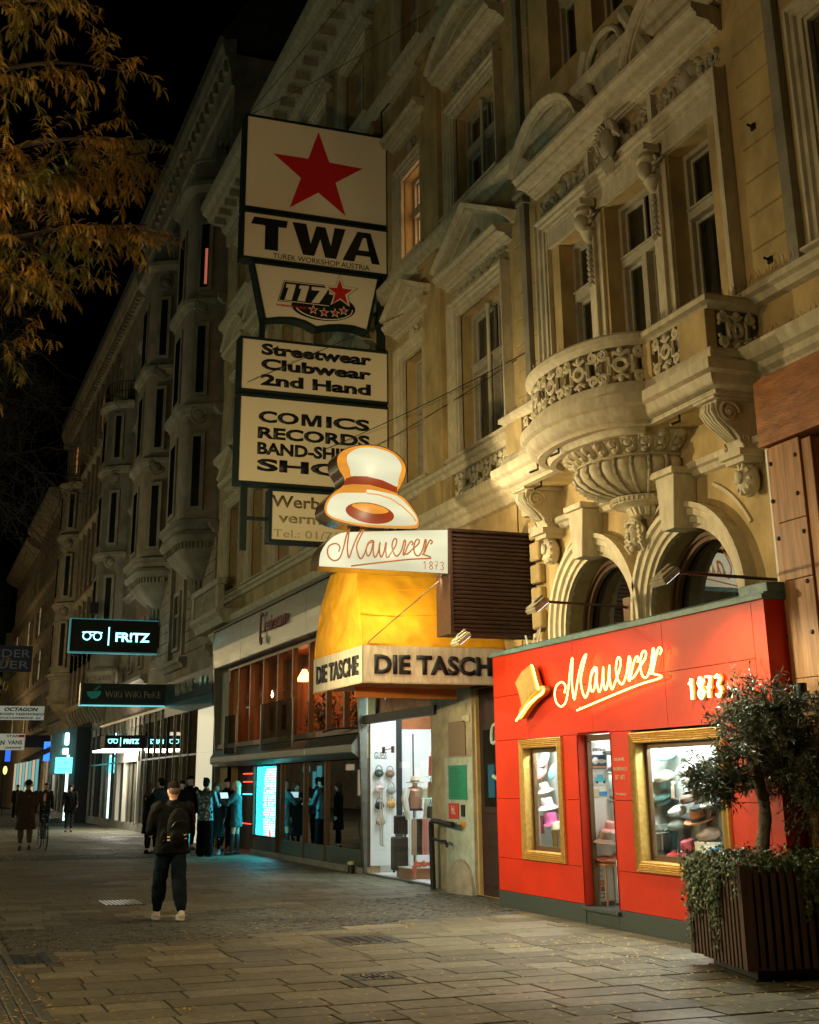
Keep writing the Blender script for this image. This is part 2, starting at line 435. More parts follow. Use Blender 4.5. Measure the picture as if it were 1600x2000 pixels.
cl.sort(key=lambda c: (c[1]**2+c[0]**2) if c[0] > 1.2 else 1e9)
mb = MB()
for i,c in enumerate(cl):
    if i < 290: link('cobble', MB().add(*cobble(*c)).mesh('cobble', m_cob), cobn)
    else: mb.add(*cobble(*c))
stuff(part('cobbles', mb, m_cob, cobn))
mb = MB(); yy = 33.2                       # a second band of cobbles further off
while yy < 35.2:
    xx = 2.2
    while xx < 8.2:
        mb.add(*cobble(xx, yy, .125, .006+rnd.uniform(0,.012), (rnd.uniform(-.004,.004), 0))); xx += .13
    yy += .12
stuff(part('far_cobbles', mb, m_cob))
# covers and drains
def ring_border(th, x0,x1,y0,y1,m):
    x = x0
    for (a0,a1,b0,b1) in ((x0,x1,y0,y0+.07),(x0,x1,y1-.07,y1),(x0,x0+.07,y0+.07,y1-.07),(x1-.07,x1,y0+.07,y1-.07)):
        q = MB(); L = max(a1-a0, b1-b0); k = int(L/.085)
        for i in range(k):
            if a1-a0 > b1-b0: q.add(*cobble(a0+(i+.5)*L/k, (b0+b1)/2, .08, .006+rnd.uniform(-.003,.003), (0,0)))
            else: q.add(*cobble((a0+a1)/2, b0+(i+.5)*L/k, .08, .006+rnd.uniform(-.003,.003), (0,0)))
        part('stone_border', q, m_cob, th)
def cover(label, x0,x1,y0,y1, m, bars=0):
    t = thing('manhole_cover', label, 'cover', ((x0+x1)/2,(y0+y1)/2,0))
    ring_border(t, x0,x1,y0,y1,m_cob)
    part('lid', MB().box(x0+.08,x1-.08,y0+.08,y1-.08,-.02,.002), m, t)
    if bars:
        for i in range(bars):
            xx = x0+.12+(x1-x0-.24)*(i+.5)/bars
            part('bar', MB().box(xx-.012,xx+.012,y0+.12,y1-.12,.002,.010), m_dark, t)
    return t
m_iron = mat('worn_iron', (.05,.055,.05), .4, metal=.6, var=.4, vscale=20, bump=.4, bscale=50)
m_zinc = mat('shiny_zinc', (.6,.6,.56), .3, metal=.8)
cover('large square manhole lid set in the paving in front of the cobbles', 4.62,5.42,14.3,15.1, m_iron, 5)
cover('small square cover in the middle of the bare paving', 3.95,4.4,11.75,12.15, m_iron, 4)
cover('dark manhole lid beside the grooved guide paving', .72,1.68,14.05,15.0, m_iron, 8)
t = thing('drain_grate', 'bright metal slotted drain grate in the paving beyond the cobbles', 'drain', (3.27,20.8,0))
part('frame', MB().box(2.98,3.57,20.3,21.2,-.03,-.003), m_dark, t)
for i in range(9):
    part('bar', MB().box(3.01+i*.062,3.04+i*.062,20.34,21.16,-.003,.006), m_zinc, t)
# gum spots and cigarette ends trodden into the paving
m_gum = mat('trodden_gum', (.035,.032,.028), .8); mb = MB()
for i in range(700):
    y_ = 8+rnd.random()**1.3*16; x_ = rnd.uniform(1.4,8.0); s = rnd.uniform(.008,.022)
    mb.add([(x_+math.cos(k*PI/3)*s*rnd.uniform(.7,1.1), y_+math.sin(k*PI/3)*s*rnd.uniform(.7,1.1), .0045) for k in range(6)], [(0,1,2,3,4,5)])
stuff(part('gum_spots', mb, m_gum))
# fallen leaves
m_leaff = mat('fallen_leaf', (.62,.42,.10), .6, var=.4, vscale=30)
mb = MB()
for i in range(3200):
    y_ = 8+rnd.random()**1.4*22; x_ = rnd.uniform(.4, 8.0)
    if rnd.random() < .35: x_ = rnd.choice([rnd.uniform(.5,1.3), rnd.uniform(6.2,8.0)]); y_ = rnd.uniform(8,14)
    a = rnd.random()*2*PI; s = rnd.uniform(.014,.036); c_,s_ = math.cos(a)*s, math.sin(a)*s
    z_ = .014 if x_ < 1.3 else .008
    mb.add([(x_-c_,y_-s_,z_),(x_+s_*.4,y_-c_*.4,z_+.004),(x_+c_,y_+s_,z_+rnd.uniform(.001,.012)),(x_-s_*.4,y_+c_*.4,z_+.003)], [(0,1,2,3)])
stuff(part('fallen_leaves', mb, m_leaff))

# ================================================================== the ochre house (over the hat shop)
def wallmap(mb): mb.v = [(W-z, x, y) for x,y,z in mb.v]; return mb    # sweep result (y,z,d) -> world
def wsweep(path, prof, closed=False): return wallmap(MB().sweep(path, prof, closed))
def wall_sheet(mb, y0,y1,z0,z1, holes, d=0, rev=.35):
    ys = sorted({y0,y1,*[h[0] for h in holes],*[h[1] for h in holes]}); zs = sorted({z0,z1,*[h[2] for h in holes],*[h[3] for h in holes]})
    ys = [q for q in ys if y0 <= q <= y1]; zs = [q for q in zs if z0 <= q <= z1]
    for i in range(len(ys)-1):
        for j in range(len(zs)-1):
            cy_,cz = (ys[i]+ys[i+1])/2,(zs[j]+zs[j+1])/2
            if any(h[0] < cy_ < h[1] and h[2] < cz < h[3] for h in holes): continue
            mb.add([(W-d,ys[i],zs[j]),(W-d,ys[i+1],zs[j]),(W-d,ys[i+1],zs[j+1]),(W-d,ys[i],zs[j+1])], [(0,1,2,3)])
    for a,b,c,e in holes:
        q = [(a,c),(b,c),(b,e),(a,e)]
        for i in range(4):
            (p,r),(s,t) = q[i],q[(i+1)%4]
            mb.add([(W-d,p,r),(W-d,s,t),(W-d+rev,s,t),(W-d+rev,p,r)], [(0,1,2,3)])
    return mb
m_curt = mat('net_curtain', (.40,.42,.36), .9)
def casement(parent, a,b,c,e, d=-.28, tr=.62, m=None, glassm=None, mid=True, fw=.07, box=True):
    m = m or m_winpaint; lit = glassm is not None; glassm = glassm or g_dark
    if not lit: part('dark_room', MB().wb(a-.02,b+.02,c-.02,e+.02,d-.62,d-.60), m_black, parent)
    mb = MB()
    mb.wb(a,b,c,c+fw,d,d+.07); mb.wb(a,b,e-fw,e,d,d+.07); mb.wb(a,a+fw,c+fw,e-fw,d,d+.07); mb.wb(b-fw,b,c+fw,e-fw,d,d+.07)
    zt = c+(e-c)*tr
    mb.wb(a+fw,b-fw,zt-.06,zt+.06,d+.0,d+.10); mb.wb(a+fw,b-fw,zt+.06,zt+.09,d+.0,d+.13)
    ym = (a+b)/2
    if mid: mb.wb(ym-.06,ym+.06,c+fw,zt-.06,d+.003,d+.11)
    w_ = part('window', mb, m, parent)
    # inner sashes, set back
    sb = MB(); cells = ([(a+fw,ym-.06),(ym+.06,b-fw)] if mid else [(a+fw,b-fw)])
    for (p,q) in cells:
        for (r,t) in ((c+fw,zt-.06),) + (((zt+.09,e-fw),) if tr < 1 else ()):
            s_ = .045
            sb.wb(p,q,r,r+s_,d-.03,d+.0); sb.wb(p,q,t-s_,t,d-.03,d+.0); sb.wb(p,p+s_,r+s_,t-s_,d-.03,d); sb.wb(q-s_,q,r+s_,t-s_,d-.03,d)
            part('pane', MB().wb(p+s_,q-s_,r+s_,t-s_,d-.035,d-.028), glassm, w_)
    part('sash', sb, m, w_)
    if not lit:
        cb = MB(); k = rnd.random(); n_ = 12
        for (ya,yb) in ((a+.03,a+.03+(b-a)*(.16+.2*k)),(b-.03-(b-a)*(.12+.18*rnd.random()),b-.03)):
            vs = [(W-d+.16+.02*math.sin(i*2.2+k*9), ya+(yb-ya)*i/n_, zz) for zz in (c+.05,e-.05) for i in range(n_+1)]
            cb.add(vs, [(i,i+1,n_+2+i,n_+1+i) for i in range(n_)])
        part('curtain', cb, m_curt, w_)
    return w_
def spiral(cy_, cz, r0, r1, turns, a0=0, dirn=1, n=26):
    return [(cy_+math.cos(a0+dirn*2*PI*turns*t/n)*(r0+(r1-r0)*t/n), cz+math.sin(a0+dirn*2*PI*turns*t/n)*(r0+(r1-r0)*t/n)) for t in range(n+1)]
def relief(mb, yz, r, d, n=6):            # raised tube lying on the wall, yz = points on the front
    k = len(yz)
    rr = [r*(.45+.55*math.sin(PI*min(1,(i+1)/(k*.5)))) if i < k*.5 else r*(.5+.5*(k-i)/(k*.5)) for i in range(k)] if k > 4 else r
    mb.tube([(W-d-.01, y, z) for y,z in yz], rr, n)
def leaf(mb, y, z, a, L, wd, d):          # pointed relief leaf
    c,s = math.cos(a), math.sin(a); pts = []
    for t,w_ in ((0,.25),(.3,1),(.65,.75),(1,0)):
        pts.append((t*L, w_*wd))
    vs = []
    for t,w_ in pts:
        h = d+.05*math.sin(PI*min(1,t/L*.9+.1))
        vs += [(W-d, y+c*t-s*w_, z+s*t+c*w_), (W-h-.02, y+c*t, z+s*t), (W-d, y+c*t+s*w_, z+s*t-c*w_)]
    fs = []
    for i in range(3):
        fs += [(i*3,i*3+1,i*3+4,i*3+3),(i*3+1,i*3+2,i*3+5,i*3+4)]
    mb.add(vs, fs)
def scrollwork(y0,y1,zc,h,d, seed=1):     # mirrored frieze of scrolls round a shell
    mb = MB(); yc = (y0+y1)/2; hw = (y1-y0)/2; q = random.Random(seed)
    for s in (-1,1):
        x = .16
        k = 0
        while x < hw-.1:
            r = min(h*.42, (hw-x)*.6)
            up = 1 if k%2 else -1
            sp = spiral(yc+s*(x+r), zc+up*h*.03, r, r*.18, 1.35, PI if s > 0 else 0, -s*up)
            relief(mb, sp, .034, d)
            for j in range(7):
                a = q.random()*2*PI; leaf(mb, yc+s*(x+r)+math.cos(a)*r*.7, zc+math.sin(a)*r*.7, a+.8*s, r*.75, .035, d)
            mb.ball((W-d-.03, yc+s*(x+r), zc), r*.26, 8, 5)
            x += r*1.55; k += 1
    mb.ball((W-d-.03, yc, zc), h*.30, 12, 8, (.5,.8,1.15))
    for j in range(9):
        a = PI*j/8; leaf(mb, yc+math.cos(a)*h*.2, zc+h*.15+math.sin(a)*h*.18, a, h*.34, .04, d)
        leaf(mb, yc+math.cos(a)*h*.15, zc-h*.2-math.sin(a)*h*.1, -a, h*.3, .035, d)
    return mb
ARCHI = [(0,-.02),(0,.07),(.05,.07),(.05,.10),(.12,.10),(.14,.14),(.20,.14),(.22,.18),(.26,.18),(.26,-.02)]
def surround(a,b,c,e,prof=ARCHI, sc_=1.0):
    return wsweep([(b,c),(b,e),(a,e),(a,c)], [(o*sc_,d) for o,d in prof])
HOOD = [(-.02,0),(.07,0),(.07,.03),(.10,.03),(.12,.06),(.17,.07),(.17,.10),(.22,.12),(.36,.13),(.36,.19),(.38,.19),(.40,.22),(.43,.25),(.43,.31),(.41,.33),(-.02,.33)]
def hood(a,b,z,scale=1.0,prof=HOOD): return MB().mould([(d*scale, z+h*scale) for d,h in prof], a, b)
RAKE = [(0,-.02),(0,.08),(.03,.08),(.03,.12),(.06,.15),(.08,.28),(.12,.28),(.12,.31),(.15,.35),(.19,.38),(.21,.38),(.21,-.02)]
def pediment(kind,a,b,z,rise,scale=1.0):
    yc = (a+b)/2
    if kind == 'tri': path = [(b,z),(yc,z+rise),(a,z)]
    else:
        hw = (b-a)/2; rad = (hw*hw+rise*rise)/(2*rise); cz = z+rise-rad; t = math.asin(hw/rad)
        path = [(yc+math.sin(t*(1-2*i/14))*rad, cz+math.cos(t*(1-2*i/14))*rad) for i in range(15)]
    p = wsweep(path, [(-o*scale if False else o*scale,d*scale) for o,d in RAKE])
    n = len(path); p2 = MB().prism([(y,zz) for y,zz in path], lambda y,zz,t:(W-t,y,zz), -.02, .05)
    p.v += []; k = len(p.v); p.v += p2.v; p.f += [tuple(i+k for i in f) for f in p2.f]
    return p
def ashlar(parent, y0,y1,z0,z1, h=.42, L=.75, m=None, d=.022, d0=0):
    z = z0; k = 0; nrow = max(1, round((z1-z0)/h)); h = (z1-z0)/nrow
    for j in range(nrow):
        off = (k%2)*.5*L; y = y0-off
        while y < y1-.02:
            a = max(y,y0); b = min(y+L,y1)
            if b-a > .05:
                g_ = .006; b_ = .010
                vs = [(W-d0,a+g_,z+g_),(W-d0,b-g_,z+g_),(W-d0,b-g_,z+h-g_),(W-d0,a+g_,z+h-g_)]+\
                     [(W-d0-d,a+g_+b_,z+g_+b_),(W-d0-d,b-g_-b_,z+g_+b_),(W-d0-d,b-g_-b_,z+h-g_-b_),(W-d0-d,a+g_+b_,z+h-g_-b_)]
                part('wall_block', MB().add(vs, [(4,5,6,7),(0,1,5,4),(1,2,6,5),(2,3,7,6),(3,0,4,7)]), m or m_ochre, parent)
            y += L
        z += h; k += 1

HA = thing('apartment_house', 'ochre ornate apartment house with a balcony above the red hat shop', 'building', (W,14,0))
YN, YF = 3.0, 39.2
BAY = [(15.05,15.95),(13.25,14.55),(11.95,12.85)]           # three lights over the balcony
holes = []; wins = []
AX = [(18.85,.92,'wide'),(22.0,.55,'narrow'),(8.95,.9,'wide'),(25.6,.8,'wide'),(28.4,.55,'narrow'),(31.2,.8,'wide'),(34.0,.8,'wide'),(36.8,.8,'wide'),(6.0,.8,'wide')]
FL = [(7.0,9.62),(11.62,13.6),(16.3,18.2)]
for yc,hw,k in AX:
    for z0,z1 in FL: holes.append((yc-hw,yc+hw,z0,z1)); wins.append((yc,hw,z0,z1,k))
for a,b in BAY:
    for z0,z1 in ((6.5,9.45),(12.3,14.3),(16.3,18.2)): holes.append((a,b,z0,z1))
mb = MB(); wall_sheet(mb, YN, YF, 5.9, 20.4, holes)
part('wall', mb, m_ochre, HA)
m_warmroom = emis('lit_room', (1,.55,.26), 1.9, (.3,.2,.1))
glow = lambda yc,z0: (abs(yc-22) < .1 and abs(z0-11.62) < .1)
for yc,hw,z0,z1,k in wins:
    lit = glow(yc,z0)
    far = yc > 24 and z0 < 9 and False
    w_ = casement(HA, yc-hw, yc+hw, z0, z1, tr=.60, mid=True, glassm=(m_warmroom if lit else None))
    if k == 'wide' or lit:
        part('mullion_column', MB().lathe([(.0,z0+.1),(.05,z0+.1),(.04,z0+.2),(.035,z1-.2),(.055,z1-.08),(0,z1-.08)], W+.12, yc, 10), m_cream, w_, smooth=True) if hw > .7 else None
for a,b in BAY:
    for z0,z1 in ((6.5,9.45),(12.3,14.3),(16.3,18.2)):
        casement(HA, a,b,z0,z1, d=-.30, tr=.70, mid=(b-a > 1))
# surrounds, hoods, friezes
def dress(yc,hw,k,f):
    z0,z1 = FL[f]
    part('window_surround', surround(yc-hw,yc+hw,z0,z1), m_cream, HA)
    mb = MB().mould([(-.02,z0-.14),(.12,z0-.14),(.16,z0-.05),(.24,z0-.03),(.24,z0),(-.02,z0)], yc-hw-.34, yc+hw+.34)
    part('window_sill', mb, m_cream, HA)
    H = z1+.30
    if f == 0:
        if hw > .7: part('frieze_ornament', scrollwork(yc-hw-.2,yc+hw+.2,H+.12,.42,0,int(yc*7)), m_cream, HA, smooth=True)
        else:
            q = MB(); q.ball((W-.06,yc,H+.08), .15, 12,8,(.5,.8,1.2))
            for s in (-1,1): relief(q, spiral(yc+s*.14,H+.20,.11,.02,1.3,PI/2,s), .03, .02)
            for j in range(5): leaf(q, yc, H-.06, -PI/2+(j-2)*.5, .26, .04, .02)
            part('cartouche', q, m_cream, HA, smooth=True)
        part('cornice_hood', hood(yc-hw-.42,yc+hw+.42,H+.27,.85), m_cream, HA)
        part('pediment', pediment('tri',yc-hw-.50,yc+hw+.50,H+.55,.72 if hw > .7 else .48,.95), m_cream, HA)
        if hw > .7:
            q = MB()
            for j in range(11): leaf(q, yc+(j-5)*.08, H+.68+.15*math.cos((j-5)*.28), PI/2+(5-j)*.18*-1, .2, .04, .04)
            part('tympanum_relief', q, m_cream2, HA, smooth=True)
    elif f == 1:
        if hw > .7: part('frieze_ornament', scrollwork(yc-hw-.1,yc+hw+.1,H+.24,.42,0,int(yc*5)), m_cream2, HA, smooth=True)
        else:
            q = MB(); q.ball((W-.06,yc,H+.2), .14, 12,8,(.5,.8,1.2))
            for s in (-1,1): relief(q, spiral(yc+s*.12,H+.32,.1,.02,1.3,PI/2,s), .03, .02)
            part('cartouche', q, m_cream2, HA, smooth=True)
        part('cornice_hood', hood(yc-hw-.45,yc+hw+.45,H+.5,.9), m_cream, HA)
        if hw > .7: part('pediment', pediment('seg',yc-hw-.55,yc+hw+.55,H+.8,.6), m_cream, HA)
    else:
        part('cornice_hood', hood(yc-hw-.35,yc+hw+.35,H+.1,.7), m_cream2, HA)
for yc,hw,k in AX:
    if yc < 7: continue
    for f in range(3): dress(yc,hw,k,f)
# string courses
for a,b in ((YN,11.55),(16.55,YF)):
    part('string_course', MB().mould([(-.02,5.78),(.10,5.80),(.16,5.90),(.22,5.94),(.22,6.02),(.30,6.06),(.34,6.14),(.34,6.22),(-.02,6.26)], a,b), m_cream, HA)
    part('sill_course', MB().mould([(-.02,6.74),(.1,6.76),(.14,6.83),(.20,6.855),(.20,6.93),(-.02,6.96)], a,b), m_cream, HA)
for z in (11.2,15.75):
    part('string_course', MB().mould([(-.02,z),(.10,z+.02),(.14,z+.1),(.24,z+.14),(.26,z+.22),(.26,z+.3),(-.02,z+.33)], YN,YF), m_cream, HA)
part('roof_cornice', MB().mould([(-.02,18.9),(.10,18.9),(.12,19.3),(.25,19.4),(.3,19.6),(.75,19.7),(.8,19.85),(.95,19.95),(1.0,20.15),(1.0,20.3),(-.02,20.42)], YN,YF), m_cream2, HA)
y = YN+.3
while y < YF: part('cornice_bracket', MB().wb(y,y+.22,19.42,19.66,.20,.66), m_cream2, HA); y += .75
m_roof = mat('dark_roof_sheet', (.05,.06,.05), .6, var=.3)
part('roof', MB().prism([(.9,20.43),(-1.5,22.8),(-9,23.2),(-9,20.43)], lambda d,z,t:(W-d,t,z), YN,YF), m_roof, HA)
part('gable_wall', MB().add([(W,YF,0),(W+9,YF,0),(W+9,YF,21),(W,YF,21)],[(0,1,2,3)]), m_bstone, HA)
part('house_core', MB().box(W+2.0,W+9,YN,YF-.01,0,20.4), m_black, HA)
part('end_wall', MB().add([(W,YN,0),(W+9,YN,0),(W+9,YN,20.4),(W,YN,20.4)],[(0,1,2,3)]), m_ochre, HA)
# plain wall blocks between the windows
for a,b in ((16.62,16.85),(17.07,17.50),(10.62,11.28),(20.25,20.42)):
    for z0,z1 in ((7.0,10.4),(11.62,14.9)): ashlar(HA,a,b,z0,z1,.42,9,None,.03)
# projecting pilaster strip
for a,b in ((20.42,21.25),(24.0,24.35),(10.0,10.0)):
    if b-a < .1: continue
    for z0,z1 in ((6.98,11.15),(11.55,15.7)):
        mb = MB(); mb.wb(a,b,z0,z1-.3,0,.13); mb.wb(a-.05,b+.05,z1-.3,z1-.22,0,.18); mb.wb(a-.02,b+.02,z1-.22,z1-.1,0,.15); mb.wb(a-.08,b+.08,z1-.1,z1,0,.22)
        p_ = part('pilaster', mb, m_ochre, HA, bevel=.008)
    part('pilaster_base', MB().wb(a-.04,b+.04,6.27,6.72,0,.2), m_ochre, HA)
for a in (16.88,10.38):                    # slim pilaster strips with little capitals
    for z0,z1 in ((6.98,10.75),(11.55,15.7),(16.1,18.8)):
        mb = MB(); mb.wb(a,a+.17,z0,z1-.2,0,.10); mb.wb(a-.05,a+.22,z1-.2,z1-.13,0,.15); mb.wb(a-.02,a+.19,z1-.13,z1-.06,0,.12); mb.wb(a-.08,a+.25,z1-.06,z1,0,.2)
        part('pilaster', mb, m_bstone, HA, bevel=.006)
# parapet piers + openwork relief under the second window
def cscroll(y,z,r,s,v): return spiral(y,z,r,r*.25,1.1, PI/2*v, s)
def openwork(units, L, zc, h, place, m, name, parent, r=.030):
    """C-scroll and ring tracery, place(s,z,off) -> world"""
    mb = MB(); u = L/units
    def st(pts, rr=r): mb.tube([place(s,z,0) for s,z in pts], rr, 5)
    for i in range(units):
        c = (i+.5)*u
        st([(c+math.cos(a*PI/8)*u*.13, zc+math.sin(a*PI/8)*h*.16) for a in range(17)], r*1.1)
        for sx in (-1,1):
            st([(c+sx*u*.13,zc),(c+sx*u*.24,zc),(c+sx*u*.24,zc+h*.22),(c+sx*u*.34,zc+h*.24)])
            st([(c+sx*u*.24,zc),(c+sx*u*.24,zc-h*.22),(c+sx*u*.34,zc-h*.24)])
            for sz in (-1,1):
                q = [(c+sx*u*(.40)+math.cos(PI*.5*sz+sx*sz*2*PI*1.15*t/14)*u*.12*(1-.6*t/14)*1.0, zc+sz*h*.33+math.sin(PI*.5*sz+sx*sz*2*PI*1.15*t/14)*h*.14*(1-.6*t/14)) for t in range(15)]
                st(q)
                p = place(c+sx*u*.40, zc+sz*h*.33, 0); mb.ball(p, .032, 7,5)
                st([(c+sx*u*.47, zc+sz*h*.2),(c+sx*u*.5, zc+sz*h*.12)], r*.8)
        for sz in (-1,1):
            p = place(c, zc+sz*h*.40, 0); mb.ball(p, .045, 8,5,(1,1,1))
            st([(c-u*.16,zc+sz*h*.38),(c,zc+sz*h*.28),(c+u*.16,zc+sz*h*.38)], r*.8)
    return part(name, mb, m, parent, smooth=True)
openwork(4, 2.1, 6.5, .42, lambda s,z,o:(W-.10,19.9-s,z), m_cream, 'parapet_tracery', HA)
part('parapet_panel', MB().wb(17.75,19.95,6.27,6.73,.0,.03), m_ochre, HA)
for a,b in ((17.1,17.72),(19.98,20.36),(21.3,21.6)): part('parapet_pier', MB().wb(a,b,6.27,6.73,0,.16), m_ochre, HA, bevel=.01)
# ---- three-light window of the bay: fluted jambs, busts, frieze, long hood
for a,b in BAY:
    pass
part('bay_lintel', wsweep([(16.2,6.45),(16.2,9.72),(11.7,9.72),(11.7,6.45)], [(o*.9,d) for o,d in ARCHI]), m_cream, HA)
part('bay_head', MB().wb(11.7,16.2,9.46,9.72,0,.06), m_cream, HA)
for yc in (14.80,13.05):
    mb = MB(); mb.wb(yc-.19,yc+.19,6.5,9.40,0,.05); mb.wb(yc-.09,yc+.09,6.6,9.3,.05,.11); part('bay_mullion', mb, m_cream, HA, bevel=.01)
    q = MB(); q.ball((W-.24,yc,9.28),.13,12,9,(.8,.8,1.1)); q.ball((W-.2,yc,9.43),.15,10,6,(.9,1,.6))
    for s in (-1,1): relief(q, spiral(yc+s*.13,9.4,.08,.02,1.3,PI/2,s), .03, .16)
    q.wb(yc-.17,yc+.17,9.5,9.6,.1,.34)
    q.lathe([(0,8.98),(.05,9.0),(.12,9.14),(.1,9.2)], W-.14, yc, 10)
    part('bust_capital', q, m_cream, HA, smooth=True)
    q = MB()
    for j in range(7):
        q.ball((W-.13,yc,8.92-j*.085), .045-.004*j, 7,5)
        for s in (-1,1): leaf(q, yc, 8.9-j*.085, -PI/2+s*.8, .1, .028, .10)
    part('hanging_garland', q, m_cream2, HA, smooth=True)
    # wedge ornament over each mullion
    q = MB(); q.wb(yc-.05,yc+.05,9.98,10.42,0,.10); part('frieze_block', q, m_cream, HA)
for a,b,sd in ((14.9,16.35,3),(13.15,14.7,5),(11.6,12.95,8)):
    part('frieze_ornament', scrollwork(a,b,10.2,.46,0,sd), m_cream2, HA, smooth=True)
q = MB(); q.ball((W-.22,13.95,10.12),.19,14,10,(.8,.75,1.2)); q.ball((W-.36,13.95,10.08),.05,8,6,(1,.7,1.3))
for j in range(12):
    a = PI*j/11; q.tube([(W-.2,13.95+math.cos(a)*.17,10.2+math.sin(a)*.16),(W-.26,13.95+math.cos(a)*.26,10.22+math.sin(a)*.22),(W-.2,13.95+math.cos(a)*.3,10.1+math.sin(a)*.24)],[.05,.05,.02],6)
for j in range(7): q.tube([(W-.22,13.83+j*.04,9.98),(W-.27,13.82+j*.043,9.85),(W-.2,13.83+j*.04,9.70)],[.03,.03,.01],5)
part('bearded_mask', q, m_cream2, HA, smooth=True)
part('bay_hood', hood(11.45,16.6,10.48,1.0), m_cream, HA)
for a,b in ((14.75,16.7),(11.4,13.1)):
    part('pediment', pediment('seg',a,b,10.84,.66,1.0), m_cream, HA)
part('attic_panel', MB().wb(13.1,14.75,10.84,11.75,0,.14), m_cream2, HA)
q = MB(); q.ball((W-.1,13.93,11.4), .52, 20,12,(.25,.8,.85)); 
q.tube([(W-.2,13.93+math.cos(a*PI/12)*.5,11.4+math.sin(a*PI/12)*.52) for a in range(25)], .05, 8)
for s in (-1,1): q.tube([(W-.14,13.93+s*(.55+.1*t),11.9-.18*t) for t in range(7)],[.13,.12,.1,.1,.12,.14,.1],8)
part('oval_cartouche', q, m_cream2, HA, smooth=True)
# lion-ish rosettes on the far hood
# ---- balcony
BC = 13.95
DS = .66
bow = [(W-DS-.62*math.sin(PI*i/20), BC+1.27*math.cos(PI*i/20)) for i in range(21)]
bpath = [(W,16.62),(W-DS,16.62)]+bow+[(W-DS,11.32),(W,11.32)]
slab = MB().sweep(bpath, [(-.12,5.70),(-.02,5.70),(.0,5.74),(.05,5.76),(.10,5.80),(.13,5.88),(.19,5.91),(.20,5.97),(.20,6.03),(-.12,6.06)])
inner = [(x+.05,y) for x,y in bpath]
BLC = thing('balcony', 'bow-fronted stone balcony on a gadrooned bowl above the hat shop', 'balcony', (W,BC,6.2))
BLC['category'] = 'balcony'
part('slab', slab, m_cream, BLC, smooth=True)
n = len(bpath)
part('soffit', MB().add([(x,y,5.722) for x,y in bpath], [tuple(range(n))]), m_ochre, BLC)
part('floor', MB().add([(x,y,6.05) for x,y in bpath], [tuple(range(n))]), m_cream2, BLC)
path2 = [(x,y) for x,y in bpath]
part('soffit_moulding', MB().sweep([(x+.0,y) for x,y in bow], [(-.26,5.63),(-.18,5.63),(-.15,5.70),(-.14,5.721),(-.26,5.721)]), m_cream, BLC, smooth=True)
part('bottom_rail', MB().sweep(bpath, [(-.12,6.06),(.07,6.06),(.07,6.15),(.03,6.22),(-.10,6.22)]), m_cream, BLC, smooth=True)
part('top_rail', MB().sweep(bpath, [(-.12,6.68),(.02,6.68),(.06,6.72),(.10,6.74),(.10,6.80),(.06,6.84),(-.14,6.84)]), m_cream, BLC, smooth=True)
def along(path):
    acc = [0]
    for i in range(1,len(path)): acc.append(acc[-1]+math.dist(path[i-1],path[i]))
    def pl(s,z,o):
        s = max(0,min(acc[-1]-1e-6,s))
        i = max(k for k in range(len(acc)) if acc[k] <= s); i = min(i,len(path)-2)
        t = (s-acc[i])/(acc[i+1]-acc[i]); return (path[i][0]*(1-t)+path[i+1][0]*t, path[i][1]*(1-t)+path[i+1][1]*t, z)
    return pl, acc[-1]
pl, L = along(bow); openwork(5, L, 6.45, .45, pl, m_cream, 'tracery_panel', BLC, .034)
for a,b in (((W-DS,12.50),(W-DS,11.92)),((W-DS,16.05),(W-DS,15.4))):
    pl, L = along([a,b]); openwork(1, L, 6.45, .45, pl, m_cream, 'tracery_panel', BLC, .030)
pl, L = along([(W-DS+.12,11.32),(W-.06,11.32)]); openwork(1, L, 6.45, .45, pl, m_cream, 'tracery_panel', BLC, .026)
for a,b in ((11.34,11.90),(12.50,12.72),(15.18,15.40),(16.05,16.60)):
    part('pier', MB().box(W-DS-.04,W-DS+.10,a,b,6.22,6.68), m_ochre, BLC, bevel=.01)
# bird spikes along the rail
m_wire = mat('thin_wire', (.35,.30,.2), .4, metal=.7)
q = MB(); pl, L = along(bpath)
for i in range(150):
    s = L*i/150; p = Vector(pl(s,6.84,0)); e = p+Vector((rnd.uniform(-.05,.05),rnd.uniform(-.05,.05),.10)); q.tube([p,e],.0022,3,False)
stuff(part('bird_spikes', q, m_wire, BLC))
q = MB()
for y0,y1,z in ((7,11.5,6.24),(16.6,18.2,6.24),(9,11.5,6.96)):
    y = y0
    while y < y1: q.tube([(W-.2,y,z),(W-.2+rnd.uniform(-.06,.06),y+rnd.uniform(-.06,.06),z+.11)],.0022,3,False); y += .035
stuff(part('bird_spikes', q, m_wire, HA))
# bowl, disc and mask under the bow
A0,A1 = PI/2,PI*1.5
bowl = thing('balcony_bowl', 'gadrooned stone bowl with acanthus rim carrying the balcony bow', 'corbel', (W,BC,5.4))
q = MB().lathe([(1.06,5.72),(1.03,5.68),(.92,5.60),(.82,5.54),(.80,5.50)], W, BC, 60, A0, A1, rib=.05, ribn=30)
for j in range(15):
    a = A0+(A1-A0)*(j+.5)/15
    for t,rr,z in ((0,1.05,5.70),(1,.97,5.62),(2,.87,5.55)):
        q.ball((W+math.cos(a)*rr, BC+math.sin(a)*rr, z), .085-.012*t, 7,5,(1,1,.8))
    for s in (-1,1):
        q.tube([(W+math.cos(a+s*.04)*.83,BC+math.sin(a+s*.04)*.83,5.52),(W+math.cos(a+s*.07)*.97,BC+math.sin(a+s*.07)*.97,5.61),(W+math.cos(a+s*.05)*1.09,BC+math.sin(a+s*.05)*1.09,5.70)],[.02,.035,.025],5)
part('acanthus_rim', q, m_cream, bowl, smooth=True)
